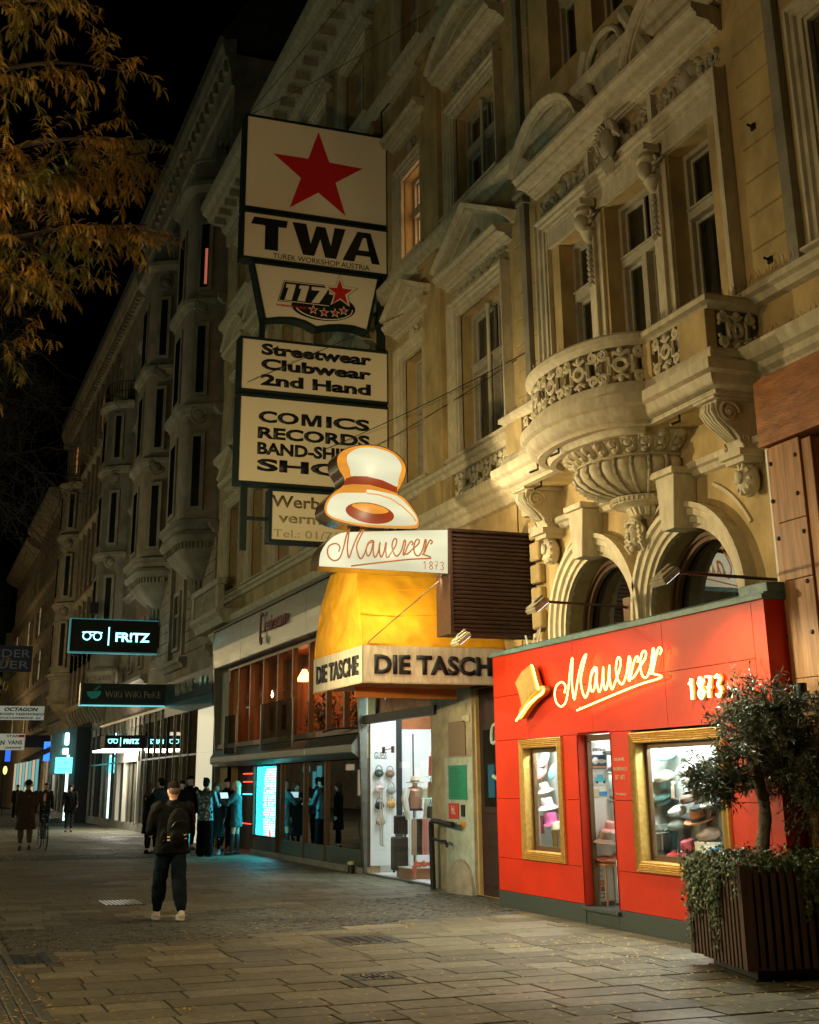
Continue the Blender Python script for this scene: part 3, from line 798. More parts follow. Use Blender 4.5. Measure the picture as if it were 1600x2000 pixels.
part('torus', MB().lathe([(.8,5.515),(.86,5.50),(.88,5.48),(.86,5.46),(.8,5.45)], W, BC, 40, A0, A1), m_cream, bowl, smooth=True)
prof = [(.83,5.46),(.89,5.42),(.90,5.35),(.86,5.27),(.76,5.19),(.61,5.13),(.46,5.09),(.36,5.08)]
q = MB()
N = 13
for j in range(N):
    a0 = A0+(A1-A0)*j/N; a1 = A0+(A1-A0)*(j+1)/N
    m_ = len(prof); k = 7; vs = []; fs = []
    for i in range(k):
        u = i/(k-1); a = a0+(a1-a0)*u; bul = .065*math.sin(PI*u)**.6
        for r_,z in prof: vs.append((W+math.cos(a)*(r_-.03+bul*r_), BC+math.sin(a)*(r_-.03+bul*r_), z))
    for i in range(k-1):
        for t in range(m_-1): fs.append((i*m_+t,(i+1)*m_+t,(i+1)*m_+t+1,i*m_+t+1))
    part('gadroon', MB().add(vs,fs), m_cream, bowl, smooth=True)
for j in range(1,N):
    a = A0+(A1-A0)*j/N; q.tube([(W+math.cos(a)*(r_+.01), BC+math.sin(a)*(r_+.01), z) for r_,z in prof], [.024]*6+[.016,.01], 6)
    for r_,z in prof[1:6]: q.ball((W+math.cos(a)*(r_+.02), BC+math.sin(a)*(r_+.02), z), .026, 6,4)
part('bead_ribs', q, m_cream2, bowl, smooth=True)
part('disc', MB().lathe([(.36,5.08),(.46,5.07),(.47,5.03),(.44,4.99),(.34,4.98),(.25,4.95),(.2,4.90)], W, BC, 40, A0, A1), m_cream, bowl, smooth=True)
q = MB()
for j in range(22):
    a = A0+(A1-A0)*(j+.5)/22; q.ball((W+math.cos(a)*.455, BC+math.sin(a)*.455, 5.03), .032, 6,4)
part('beading', q, m_cream, bowl, smooth=True)
q = MB()
for j in range(9):
    a = A0+(A1-A0)*(j+.5)/9
    q.tube([(W+math.cos(a)*.22,BC+math.sin(a)*.22,4.97),(W+math.cos(a)*.19,BC+math.sin(a)*.19,4.90),(W+math.cos(a)*.12,BC+math.sin(a)*.12,4.84),(W+math.cos(a)*.13,BC+math.sin(a)*.13,4.80)],[.06,.05,.035,.02],6)
part('acanthus_drop', q, m_cream, bowl, smooth=True)
q = MB(); fx = W-.16
q.ball((fx,BC,4.600), .165, 18,12,(.85,.74,1.15)); q.ball((fx-.13,BC,4.590),.03,8,6,(1,.75,2.0)); q.ball((fx-.08,BC,4.440),.06,10,6,(.9,1,.7))
q.ball((fx-.125,BC,4.505),.022,8,5,(.8,1.7,.45)); q.ball((fx-.12,BC,4.485),.02,8,5,(.8,1.5,.5))
for s in (-1,1):
    q.ball((fx-.105,BC+s*.05,4.630),.022,8,5,(.7,1.3,.6)); q.tube([(fx-.12,BC+s*.015,4.670),(fx-.125,BC+s*.05,4.680),(fx-.10,BC+s*.085,4.665)],.014,6)
    q.ball((fx-.08,BC+s*.07,4.540),.04,8,5)
    for j in range(5): q.tube([(fx-.05,BC+s*.10,4.760-j*.06),(fx-.07,BC+s*(.15+.01*j),4.740-j*.06),(fx-.02,BC+s*.17,4.680-j*.07)],[.03,.035,.02],6)
    q.tube([(fx-.05,y_,z_) for y_,z_ in spiral(BC+s*.17,4.660,.07,.015,1.4,PI/2,s)],.02,6)
for j in range(11):
    a = PI*j/10; q.tube([(fx-.02,BC+math.cos(a)*.1,4.710+math.sin(a)*.03),(fx-.08,BC+math.cos(a)*.13,4.770+math.sin(a)*.05),(fx-.02,BC+math.cos(a)*.12,4.800+math.sin(a)*.07)],[.03,.035,.02],6)
q.tube([(fx-.1,BC-.13,4.740),(fx-.13,BC,4.770),(fx-.1,BC+.13,4.740)],.02,6)
q.wb(BC-.12,BC+.12,4.390,4.860,0,.08)
part('mask', q, m_cream, bowl, smooth=True)
# scroll brackets
def bracket(yc, label):
    t = thing('scroll_bracket', label, 'bracket', (W,yc,5.4), 'scroll brackets carrying the balcony')
    sp = [(-.02,5.730),(.50,5.730),(.55,5.670),(.57,5.570),(.53,5.470),(.46,5.410),(.36,5.340),(.28,5.250),(.25,5.170),(.24,5.130),(-.02,5.130)]
    o = MB().prism([(a,b) for a,b in sp], lambda a,b,q:(W-a,q,b), yc-.15, yc+.15); part('body', o, m_cream, t, bevel=.015)
    part('abacus', MB().wb(yc-.21,yc+.21,5.670,5.745,0,.62), m_cream, t, bevel=.012)
    for s in (-1,1):
        q = MB(); q.tube([(W-.40+(y_), yc+s*.15, z_) for y_,z_ in spiral(0,5.540,.135,.02,1.8,0,1,30)],.022,6)
        q.ball((W-.40,yc+s*.15,5.540),.04,8,6)
        q.tube([(W-.22+(y_), yc+s*.15, z_) for y_,z_ in spiral(0,5.250,.07,.01,1.5,PI,1,20)],.014,6)
        part('volute', q, m_cream, t, smooth=True)
    q = MB()
    for j in range(-2,3):
        q.tube([(W-.575-.01*(2-abs(j)),yc+j*.05,5.630),(W-.585-.01*(2-abs(j)),yc+j*.052,5.550),(W-.52,yc+j*.05,5.450),(W-.42,yc+j*.045,5.370),(W-.30,yc+j*.035,5.250)],[.022,.03,.03,.025,.015],6)
    part('leaf', q, m_cream, t, smooth=True)
    q = MB(); q.wb(yc-.20,yc+.20,5.050,5.130,0,.34); q.wb(yc-.17,yc+.17,4.990,5.050,0,.28)
    part('base_moulding', q, m_cream, t)
    q = MB(); q.ball((W-.12,yc,4.820),.17,16,10,(.7,.85,1.15)); q.ball((W-.24,yc,4.840),.07,10,7,(.6,.9,1.1))
    for j in range(10):
        a = 2*PI*j/10; q.tube([(W-.2,yc+math.cos(a)*.06,4.820+math.sin(a)*.08),(W-.19,yc+math.cos(a)*.14,4.820+math.sin(a)*.18)],[.02,.028],6)
    part('medallion', q, m_cream, t, smooth=True)
bracket(16.42+.0, 'scroll bracket beside the dark slatted box, below the far end of the balcony')
bracket(11.62, 'scroll bracket beside the brown wood cladding, below the near end of the balcony')
# ---- mezzanine wall with two arched windows
ARC = [(15.28,.94,3.62),(13.0,.93,3.60)]
Z0m, Z1m = 3.2, 5.79
def arch_hole(mb, yc, r, zs, ya, yb, za, zb, d=0, rev=.45, n=20):
    inner = [(yc+r, za)]+[(yc+r*math.cos(PI*i/n), zs+r*math.sin(PI*i/n)) for i in range(n+1)]+[(yc-r, za)]
    outer = []
    for y,z in inner:
        if z <= zs+1e-6: outer.append((yb if y > yc else ya, z))
        else:
            a = math.atan2(z-zs, y-yc); c,s = math.cos(a), math.sin(a)
            t = min((yb-yc)/c if c > 1e-6 else 9e9, (ya-yc)/c if c < -1e-6 else 9e9, (zb-zs)/s); outer.append((yc+c*t, zs+s*t))
    k = len(inner)
    mb.add([(W-d,y,z) for y,z in inner]+[(W-d,y,z) for y,z in outer], [(i,i+1,k+i+1,k+i) for i in range(k-1)])
    # corners
    for sgn,yy in ((1,yb),(-1,ya)):
        a = math.atan2(zb-zs, yy-yc)
        cand = sorted(range(k), key=lambda i: abs(math.atan2(max(outer[i][1]-zs,0), outer[i][0]-yc)-a))[:2]
        mb.add([(W-d,*outer[cand[0]]),(W-d,*outer[cand[1]]),(W-d,yy,zb)], [(0,1,2)])
    mb.add([(W-d,y,z) for y,z in inner]+[(W-d+rev,y,z) for y,z in inner], [(i,i+1,k+i+1,k+i) for i in range(k-1)])
    return inner
mb = MB()
for yc,r,zs in ARC: arch_hole(mb, yc, r, zs, (14.13 if yc > 14 else 11.9), (16.4 if yc > 14 else 14.13), Z0m, Z1m)
wall_sheet(mb, 16.4, 17.75, 3.2, Z1m+.12, [])
wall_sheet(mb, 11.0, 11.9, 3.2, Z1m+.12, []); wall_sheet(mb, 11.9,16.4, Z1m, 5.9, [])
m_teal2 = m_ochre
part('mezzanine_wall', mb, m_ochre, HA)
AV = [(0,-.02),(0,.06),(.05,.06),(.06,.10),(.13,.10),(.15,.14),(.22,.14),(.24,.18),(.30,.18),(.30,-.02)]
for yc,r,zs in ARC:
    path = [(yc+r,3.3)]+[(yc+r*math.cos(PI*i/24), zs+r*math.sin(PI*i/24)) for i in range(25)]+[(yc-r,3.3)]
    part('arch_moulding', wsweep(path, AV), m_cream, HA, smooth=True)
    zt = zs+r
    mb = MB().prism([(yc-.13,zt-.03),(yc+.13,zt-.03),(yc+.21,zt+.62),(yc-.21,zt+.62)], lambda a,b,t:(W-t,a,b), .0, .32); 
    mb.wb(yc-.25,yc+.25,zt+.62,zt+.70,0,.37); part('keystone', mb, m_cream, HA, bevel=.012)
    # the window set back in the arch
    ri = r-.02; d = -.30
    fr = wsweep([(yc+ri,3.3)]+[(yc+ri*math.cos(PI*i/24), zs+ri*math.sin(PI*i/24)) for i in range(25)]+[(yc-ri,3.3)], [(-.10,d),(-.10,d+.06),(-.05,d+.06),(-.05,d+.10),(0,d+.10),(0,d)])
    wn = part('arched_window', fr, m_bronze, HA, smooth=True)
    rg = r-.11
    part('pane', MB().prism([(yc+rg,3.3)]+[(yc+rg*math.cos(PI*i/24), zs+rg*math.sin(PI*i/24)) for i in range(25)]+[(yc-rg,3.3)], lambda a,b,t:(t,a,b), W-d+.02, W-d+.03), g_mir, wn)
    # recessed curved panels beside each arch
    part('arch_panel_line', wsweep([(yc+1.42*math.cos(PI*i/40), zs+.05+1.42*math.sin(PI*i/40)) for i in range(7,16)], [(-.02,0),(-.02,.025),(.02,.025),(.02,0)]), m_cream, HA)
    part('arch_panel_line', wsweep([(yc-1.42*math.cos(PI*(i)/40), zs+.05+1.42*math.sin(PI*i/40)) for i in range(15,6,-1)], [(-.02,0),(-.02,.025),(.02,.025),(.02,0)]), m_cream, HA) if yc < 14 else None
for a,b in ((11.25,11.6),(11.98,12.78),(13.22,14.0),(14.3,15.06),(15.5,16.24),(16.6,17.1)):
    part('impost_band', MB().mould([(0,5.10),(.06,5.12),(.09,5.18),(.14,5.2),(.14,5.27),(0,5.28)], a,b), m_cream, HA)
part('mezzanine_backdrop', MB().box(W+.9,W+.95,11.5,17.5,3.0,5.8), m_black, HA)
# posters and crates inside the arched windows
po = thing('window_poster', 'framed poster standing inside the left arched window', 'poster', (W+.4,14.9,3.9))
part('board', MB().box(W+.42,W+.44,14.35,14.75,3.95,4.45), m_dark, po); part('print', MB().box(W+.415,W+.4195,14.38,14.72,3.98,4.42), m_white, po)
words('lettering','G',m_dark,po,(W+.41,14.62,4.1),MX_WALL,ht=.2,bold=.02)
po = thing('hat_box', 'printed hat box behind the glass of the right arched window', 'box', (W+.5,12.6,3.6))
part('box', MB().box(W+.4,W+.7,12.25,12.85,3.55,3.95), mat('brown_card',(.2,.13,.07),.7,var=.2), po); words('lettering','STETSON',m_white,po,(W+.395,12.8,3.72),MX_WALL,wd=.5,bold=.01)
# quoins at the right of the arches and the grooved column at the left
for i in range(5):
    z = 3.5+i*.36; part('quoin', MB().wb(11.10,11.38,z,z+.33,0,.06), m_ochre, HA, bevel=.015)
for i in range(6):
    z = 3.45+i*.33; part('quoin', MB().wb(16.85,17.15,z,z+.28,0,.12), m_ochre, HA, bevel=.03)
part('capital', MB().wb(16.8,17.2,5.45,5.62,0,.2), m_cream, HA, bevel=.02)
# iron hooks under the balcony
for (x,y,z) in ((7.6,15.0,5.72),(7.45,14.1,5.72),(8.1,12.3,5.72),(8.1,15.9,5.72)):
    hk = thing('iron_hook', {15.0:'dark angled hook under the rim of the balcony bow, leftmost',14.1:'dark angled hook under the middle of the balcony bow',12.3:'dark angled hook under the straight near end of the balcony',15.9:'dark angled hook above the far scroll bracket'}[y], 'hook', (x,y,z))
    part('arm', MB().tube([(x,y,z),(x,y,z-.08),(x-.14,y-.02,z-.14)],.016,6), m_dark, hk)
# insulators on the plain wall
for y,z,lb in ((11.0,8.9,'small dark wall anchor high on the plain wall at the picture edge'),(10.95,7.2,'small dark wall anchor just above the cornice near the balcony end')):
    a_ = thing('wall_anchor', lb, 'anchor', (W,y,z)); part('plate', MB().wb(y-.04,y+.04,z-.04,z+.04,.02,.05), m_dark, a_); part('eye', MB().tube([(W-.05,y,z),(W-.12,y,z+.02)],.015,6), m_dark, a_)
# wires strung from the front to the signs
def wire(label, pts, r=.008):
    o = part('guy_wire', MB().tube(pts, r, 5), m_dark); tag(o, label, 'wire'); return o
def sag(a,b,s=.0,n=10):
    a = Vector(a); b = Vector(b); return [a.lerp(b,i/n)-Vector((0,0,s*4*(i/n)*(1-i/n))) for i in range(n+1)]
wire('thin guy wire from the wall beside the balcony to the white sign tower', sag((W,17.0,8.1),(8.35,23.6,8.15),.05))
wire('second guy wire just below the first beside the balcony', sag((W,17.0,8.1),(7.2,23.6,7.95),.06))
wire('upper guy wire rising from the top corner of the star sign', sag((5.5,23.6,15.15),(W,17.5,19.0),.1))
wire('lower guy wire rising from the top corner of the star sign', sag((5.5,23.6,15.12),(W,20.9,16.7),.1))
wire('thin wire crossing the streetwear board', sag((5.6,23.4,9.15),(W,21.6,10.5),.02))

# ================================================================== the red hat shop
HS = thing('hat_shop_front', 'red lacquered hat shop front with gold framed windows and orange neon writing', 'shop front', (8.3,14.4,0))
DF = .51
pn = [(15.17,17.69,.22,.65),(11.05,14.35,.22,.65),(16.86,17.69,.65,1.44),(15.17,15.60,.65,1.44),(13.84,14.35,.65,1.44),(11.25,11.92,.65,1.44),
      (16.86,17.69,1.44,2.23),(15.17,15.60,1.44,2.23),(13.84,14.35,1.44,2.23),(11.25,11.92,1.44,2.23),
      (15.60,16.86,.65,.70),(11.92,13.84,.65,.70),
      (14.76,17.69,2.23,2.84),(13.0,14.76,2.23,2.84),(11.25,13.0,2.23,2.84),(11.05,11.25,.65,2.23),(11.05,11.25,2.23,3.42),
      (15.2,17.69,2.84,3.42),(13.0,15.2,2.84,3.42),(11.25,13.0,2.84,3.42)]
for a,b,c,e in pn:
    part('panel', MB().wb(a+.003,b-.003,c+.003,e-.003,DF-.03,DF), m_red, HS, bevel=.002)
part('carcass', MB().wb(11.06,11.9,.2,3.4,.42,DF-.032).wb(13.86,14.34,.2,3.4,.42,DF-.032).wb(15.20,15.58,.2,3.4,.42,DF-.032).wb(16.88,17.68,.2,3.4,.42,DF-.032).wb(11.9,17.0,2.27,3.4,.1,DF-.033).wb(11.9,13.86,.2,.66,.42,DF-.034).wb(15.58,16.88,.2,.66,.42,DF-.034), m_black, HS)
part('side_panel', MB().box(W-DF,W,11.03,11.055,.22,3.42), m_red, HS)
part('door_reveal', MB().box(W-DF,8.21,15.172,15.20,.2,2.23).box(W-DF,8.21,14.32,14.348,.2,2.23).box(W-DF,8.21,14.35,15.17,2.23,2.25), m_red, HS)
part('side_panel', MB().box(W-DF,W,17.69,17.71,.22,3.42), m_red, HS)
for a,b in ((15.17,17.72),(11.02,14.35)): part('plinth', MB().wb(a,b,0,.217,.0,DF+.004), m_plinth, HS, bevel=.004)
part('door_step', MB().wb(14.36,15.16,0,.16,.0,DF).wb(14.30,15.22,.16,.20,.0,DF+.05), m_plinth, HS, bevel=.004)
part('coping', MB().wb(11.0,17.75,3.42,3.47,.0,DF+.035).wb(11.0,17.75,3.47,3.49,.0,DF+.01), m_teal, HS, bevel=.004)
part('coping_flashing', MB().add([(W-DF,11.0,3.49),(W-DF,17.7,3.49),(W-.02,17.7,3.62),(W-.02,11.0,3.62)],[(0,1,2,3)]), m_teal, HS)
part('end_flashing', MB().wb(11.0,11.5,3.49,3.60,.0,DF-.04), m_teal, HS, bevel=.01)
# gold frames
def gold_window(a,b,c,e):
    GD = [(0,DF-.03),(0,DF+.035),(.012,DF+.045),(.022,DF+.03),(.034,DF+.045),(.046,DF+.03),(.058,DF+.045),(.070,DF+.03),(.082,DF+.045),(.094,DF+.03),(.106,DF+.04),(.118,DF+.02),(.118,DF-.10),(.10,DF-.10)]
    q = wsweep([(b,c),(b,e),(a,e),(a,c)], [(-o,d) for o,d in GD], closed=True)
    fr = part('window_frame', q, m_gold, HS)
    i = .118
    q = MB(); d0,d1 = DF-.15,DF-.10; t = .06
    q.wb(a+i,b-i,c+i,c+i+t,d0,d1); q.wb(a+i,b-i,e-i-t,e-i,d0,d1); q.wb(a+i,a+i+t,c+i+t,e-i-t,d0,d1); q.wb(b-i-t,b-i,c+i+t,e-i-t,d0,d1)
    part('inner_frame', q, m_bronze, fr)
    part('pane', MB().wb(a+i+t,b-i-t,c+i+t,e-i-t,d0+.02,d0+.028), g_clear, fr)
gold_window(15.60,16.86,.66,2.22); gold_window(11.92,13.84,.67,2.20)
m_disp = mat('display_wall', (.72,.74,.68), .8, var=.05)
def room(x0,x1,y0,y1,z0,z1,m,parent,name='display_box', front=True, floor=None):
    q = MB()
    q.add([(x1,y0,z0),(x1,y1,z0),(x1,y1,z1),(x1,y0,z1)],[(0,1,2,3)]); q.add([(x0,y1,z0),(x1,y1,z0),(x1,y1,z1),(x0,y1,z1)],[(0,1,2,3)])
    q.add([(x0,y0,z0),(x1,y0,z0),(x1,y0,z1),(x0,y0,z1)],[(0,1,2,3)]); q.add([(x0,y0,z1),(x1,y0,z1),(x1,y1,z1),(x0,y1,z1)],[(0,1,2,3)])
    q.add([(x0,y0,z0),(x1,y0,z0),(x1,y1,z0),(x0,y1,z0)],[(0,1,2,3)])
    return part(name, q, m, parent)
room(8.24,8.80,15.50,17.66,.70,2.22,m_disp,HS); room(8.24,8.80,11.80,14.29,.70,2.20,m_disp,HS)
m_floor = mat('shop_floor', (.45,.36,.27), .4, var=.2)
room(8.22,10.6,14.31,15.47,.19,2.6,m_disp,HS,'shop_room')
m_strip = emis('light_strip', (.92,1,.97), 14, (.8,.8,.8))
for a,b in ((15.7,17.4),(12.0,14.2)): part('light_strip', MB().box(8.42,8.47,a,b,2.16,2.18), m_strip, HS)
part('light_strip', MB().box(9.0,9.6,14.6,15.2,2.57,2.59), m_strip, HS)
# door leaf
dr = part('door', MB().wb(14.35,14.38,.2,2.22,.34,.40).wb(14.38,15.17,2.15,2.22,.34,.40).wb(15.13,15.17,.2,2.15,.34,.40), m_bronze, HS)
YD = 15.21
m_blue = mat('card_blue', (.03,.22,.5), .5); m_orange = mat('card_orange', (.8,.3,.04), .5); m_cyan = mat('card_cyan', (.08,.45,.6), .5); m_navy = mat('card_navy',(.02,.04,.1),.5)
m_pred = mat('card_red', (.65,.04,.03), .5); m_cardw = mat('card_white', (.8,.8,.78), .6)
leafd = part('open_door_leaf', MB().box(8.25,8.53,YD,YD+.02,.24,2.14), m_cardw, HS)
part('leaf_edge', MB().box(8.232,8.25,YD-.01,YD+.03,.22,2.16).box(8.25,8.53,YD-.02,YD+.03,.20,.24), m_bronze, leafd)
def sticker(x,z,w_,h): return MB().box(x-w_/2,x+w_/2,YD-.003,YD-.001,z-h/2,z+h/2)
for z,kind in ((.60,'v'),(.53,'v'),(.455,'m'),(.385,'e'),(.31,'j')):
    p_ = part('card_sticker', sticker(8.340,z,.085,.058), m_cardw if kind == 'v' else m_navy, leafd)
    if kind == 'v': words('lettering','VISA',m_blue,p_,(8.310,YD-.004,z-.012),MX_FACE,wd=.06,bold=.01,depth=.001,shear=.3)
    else:
        c1,c2 = {'m':(m_pred,m_orange),'e':(m_cyan,m_pred),'j':(m_cardw,m_cardw)}[kind]
        for o_,c_ in ((-.012,c1),(.012,c2)):
            part('disc', MB().add([(8.340+o_+math.cos(a_*PI/8)*.021, YD-.004-.0008*(o_ > 0), z+math.sin(a_*PI/8)*.021) for a_ in range(16)],[tuple(range(16))]), c_, p_)
for z,m in ((.72,m_cardw),(.63,m_pred),(.52,m_cardw),(.42,m_cyan),(.34,m_blue)):
    part('card_sticker', MB().box(8.215,8.217,14.42,14.58,z-.035,z+.035), m, dr)
part('pane', MB().box(8.218,8.224,14.38,14.70,.22,2.14), g_clear, dr)
p_ = part('notice', sticker(8.53,.245,.24,.07), m_cardw, leafd); words('lettering','HANDSCHUHE',m_dark,p_,(8.42,YD-.005,.228),MX_FACE,wd=.22,depth=.001)
words('lettering','150 JAHRE',m_cream,HS,(W-DF-.001,14.27,1.88),MX_WALL,wd=.25,ht=.05,depth=.002)
words('lettering','MAUERER-HÜTE',m_cream,HS,(W-DF-.001,14.30,1.78),MX_WALL,wd=.34,ht=.05,depth=.002)
words('lettering','SEIT 1873',m_cream,HS,(W-DF-.001,14.26,1.68),MX_WALL,wd=.22,ht=.05,depth=.002)
words('lettering','WWW.MAUERER.AT',m_cream,HS,(W-DF-.001,14.27,1.50),MX_WALL,wd=.25,ht=.025,depth=.002)
# posters inside the door
def board(label, x,z,w_,h,m,cat='poster',name='poster'):
    o = part(name, MB().box(x-w_/2,x+w_/2,YD-.008,YD-.002,z-h/2,z+h/2), m); tag(o,label,cat); return o
words('lettering','STETSON',m_dark,leafd,(8.32,YD-.003,2.03),MX_FACE,wd=.19,bold=.02,depth=.002)
t = board('poster of an old aeroplane on navy ground behind the glass door', 8.40,1.90,.21,.17,m_navy)
q = MB(); q.ball((8.345,YD-.011,1.91),.045,10,6,(1,.06,1)); q.ball((8.435,YD-.011,1.905),.03,10,6,(2.2,.1,.9)); part('picture', q, m_cardw, t); part('caption', MB().box(8.305,8.495,YD-.011,YD-.0085,1.825,1.845), m_orange, t)
t = board('poster of a light blue car below the aeroplane poster', 8.40,1.70,.21,.17,m_cardw)
q = MB(); q.box(8.315,8.485,YD-.012,YD-.009,1.65,1.70); q.box(8.365,8.445,YD-.012,YD-.009,1.70,1.745); part('picture', q, m_cyan, t)
q = MB()
for xx in (8.355,8.455): q.ball((xx,YD-.012,1.65),.018,10,6,(1,.1,1))
part('wheels', q, m_black, t)
board('small blue card below the posters behind the glass door', 8.435,1.51,.12,.05,m_blue,'card','card'); board('small framed print beside the blue card in the doorway', 8.335,1.52,.09,.10,m_cream,'print','framed_print')
# ---------------- hats
def hmat(n,c,r=.8): return mat(n,c,r,var=.15,vscale=40,bump=.15,bscale=150)
def hat(kind, x,y,z, s, m, label, band=None, tilt=0, face=0):
    t = thing('hat', label, 'hat', (0,0,0), None)
    q = MB(); b = MB(); k = None
    if kind == 'cap':                     # flat cap seen from the side: dome pulled forward + short peak
        vs = []; n,m_ = 16,8
        for j in range(m_+1):
            u = j/m_; rr = math.sin(PI*.5*min(1,u*1.25))**.7; zz = (1-u)**.8*.085
            for i in range(n):
                a = 2*PI*i/n; fy = math.cos(a)*.15*rr; fx_ = math.sin(a)*.105*rr
                h = zz*(1.0-.55*max(0,-math.cos(a))*rr) if False else zz*(1-.35*math.cos(a)*rr)
                vs.append((fx_, fy, h))
        q.add(vs, [(j*n+i,(j+1)*n+i,(j+1)*n+(i+1)%n,j*n+(i+1)%n) for j in range(m_) for i in range(n)])
        q.lathe([(.0,-.02),(.09,-.02),(.10,0),(.0,0)],0,0,16,ell=1.35)
        vs = []
        for i in range(9):
            a = -PI/2*.75+PI*.75*i/8; vs += [(math.sin(a)*.085, .08+math.cos(a)*.04, -.005),(math.sin(a)*.10,.13+math.cos(a)*.065,-.02),(math.sin(a)*.085,.08+math.cos(a)*.04,-.015)]
        b.add(vs, [(i*3+k_,i*3+(k_+1)%3,i*3+3+(k_+1)%3,i*3+3+k_) for i in range(8) for k_ in range(3)])
        parts_ = [('crown',q,m),('peak',b,band or m)]
    elif kind == 'fiddler':
        q.lathe([(0,.075),(.08,.08),(.135,.065),(.14,.045),(.10,.02),(.10,-.02),(0,-.02)],0,0,20)
        vs = []
        for i in range(9):
            a = -PI/2*.8+PI*.8*i/8; vs += [(math.sin(a)*.10, math.cos(a)*.10, -.01),(math.sin(a)*.115,.05+math.cos(a)*.12,-.05),(math.sin(a)*.10,math.cos(a)*.10,-.02)]
        b.add(vs, [(i*3+k_,i*3+(k_+1)%3,i*3+3+(k_+1)%3,i*3+3+k_) for i in range(8) for k_ in range(3)])
        parts_ = [('crown',q,m),('peak',b,band or m)]
    elif kind in ('fedora','porkpie','bucket','cloche'):
        H_,br,cr = {'fedora':(.12,.165,.085),'porkpie':(.085,.155,.09),'bucket':(.10,.15,.085),'cloche':(.13,.13,.09)}[kind]
        droop = {'fedora':.0,'porkpie':-.005,'bucket':-.05,'cloche':-.05}[kind]
        top = [(0,H_-.03 if kind == 'fedora' else (H_-.012 if kind == 'porkpie' else H_)),(cr*.5,H_-.012 if kind != 'bucket' else H_),(cr*.82,H_),(cr*.93,H_*.85),(cr,H_*.3),(cr*1.04,0),(br*.8,-.004+droop*.5),(br,droop+.012*(kind == 'fedora')),(br,droop-.004),(br*.8,-.012+droop*.5),(cr,-.008),(0,-.008)]
        q.lathe(top,0,0,24,ell=1.18)
        b.lathe([(cr*.99+.003,H_*.32),(cr*1.03+.004,.004)],0,0,24,ell=1.18)
        parts_ = [('crown',q,m)]+([('band',b,band)] if band else [])
    elif kind == 'beret':
        q.lathe([(0,.03),(.08,.035),(.14,.015),(.145,-.005),(.09,-.02),(0,-.02)],0,0,20); b.tube([(0,0,.03),(0,0,.05)],.006,6)
        parts_ = [('crown',q,m),('stalk',b,m)]
    for nm,mb_,mm in parts_: part(nm, mb_, mm, t, smooth=True)
    t.location = (x,y,z); t.scale = (s,s,s); t.rotation_euler = (0, tilt, face)
    return t
hm = {k: hmat('felt_'+k, c) for k,c in dict(plaid=(.30,.52,.55),white=(.72,.74,.72),herring=(.30,.28,.27),tan=(.50,.37,.26),beige=(.48,.42,.32),blue=(.02,.11,.20),grey=(.30,.33,.32),brown=(.22,.14,.10),green=(.025,.07,.06),sage=(.23,.25,.20),black=(.015,.017,.018),cognac=(.32,.13,.05),pink=(.62,.10,.14),rose=(.75,.32,.30),palepink=(.75,.55,.56),magenta=(.55,.10,.28),cream=(.70,.62,.48),red=(.55,.04,.03),teal=(.10,.35,.36),rust=(.25,.06,.02),gold=(.55,.30,.06)).items()}
HX = 8.66
H2 = [('cap',14.0,1.93,1,'plaid',None,'pale blue plaid flat cap, topmost in the big shop window'),
 ('cap',13.57,1.78,1,'white',None,'white flat cap below the round black badge in the big shop window'),
 ('cap',13.17,1.86,1,'herring',None,'black and white patterned cap high in the big shop window behind the olive leaves'),
 ('cap',14.08,1.69,1.1,'tan',None,'tan tweed flat cap with a scarf hanging under it'),
 ('cap',13.52,1.66,1,'beige',None,'beige cap in the middle column of the big shop window'),
 ('cap',13.25,1.72,1,'blue',None,'dark blue cap beside the olive leaves in the big shop window'),
 ('cap',13.24,1.58,1,'grey',None,'grey leather cap under the dark blue cap'),
 ('cap',13.56,1.45,1.05,'brown',None,'brown flat cap below the beige cap in the middle column'),
 ('fiddler',14.13,1.42,1.05,'green','sage','dark green sailor cap with a peak in the big shop window'),
 ('cap',13.84,1.30,1,'white','black','white flat cap with dark peak above the sage cap'),
 ('cap',13.85,1.15,1.05,'sage',None,'sage grey flat cap under the white cap with dark peak'),
 ('porkpie',14.23,1.08,1,'sage','black','grey green pork pie hat on a stand in the big shop window'),
 ('fedora',13.06,1.42,1,'grey','white','light grey felt hat with pale band at the right of the big shop window'),
 ('beret',13.33,1.38,1,'black',None,'black beret behind the brown felt hat'),
 ('fedora',13.38,1.23,1.1,'cognac','black','brown felt hat with wide brim in the middle of the big shop window'),
 ('cap',13.23,1.06,1.15,'brown','blue','brown leather cap low at the right of the big shop window'),
 ('bucket',13.62,.90,1.1,'pink',None,'raspberry pink felt hat lying on the floor of the big shop window'),
 ('cap',13.96,.80,1,'red',None,'red cap lying on the floor of the big shop window'),
 ('cap',14.30,.79,1,'black','white','black cap with pale peak lying at the far corner of the big shop window'),
 ('beret',13.17,.92,.8,'blue',None,'small dark blue cap on a box low at the right of the big shop window')]
for k,y,z,s,m,b,lb in H2: hat(k,HX,y,z,s,hm[m],lb,hm[b] if b else None,-.35 if k != 'porkpie' else -.1, rnd.uniform(-.2,.2))
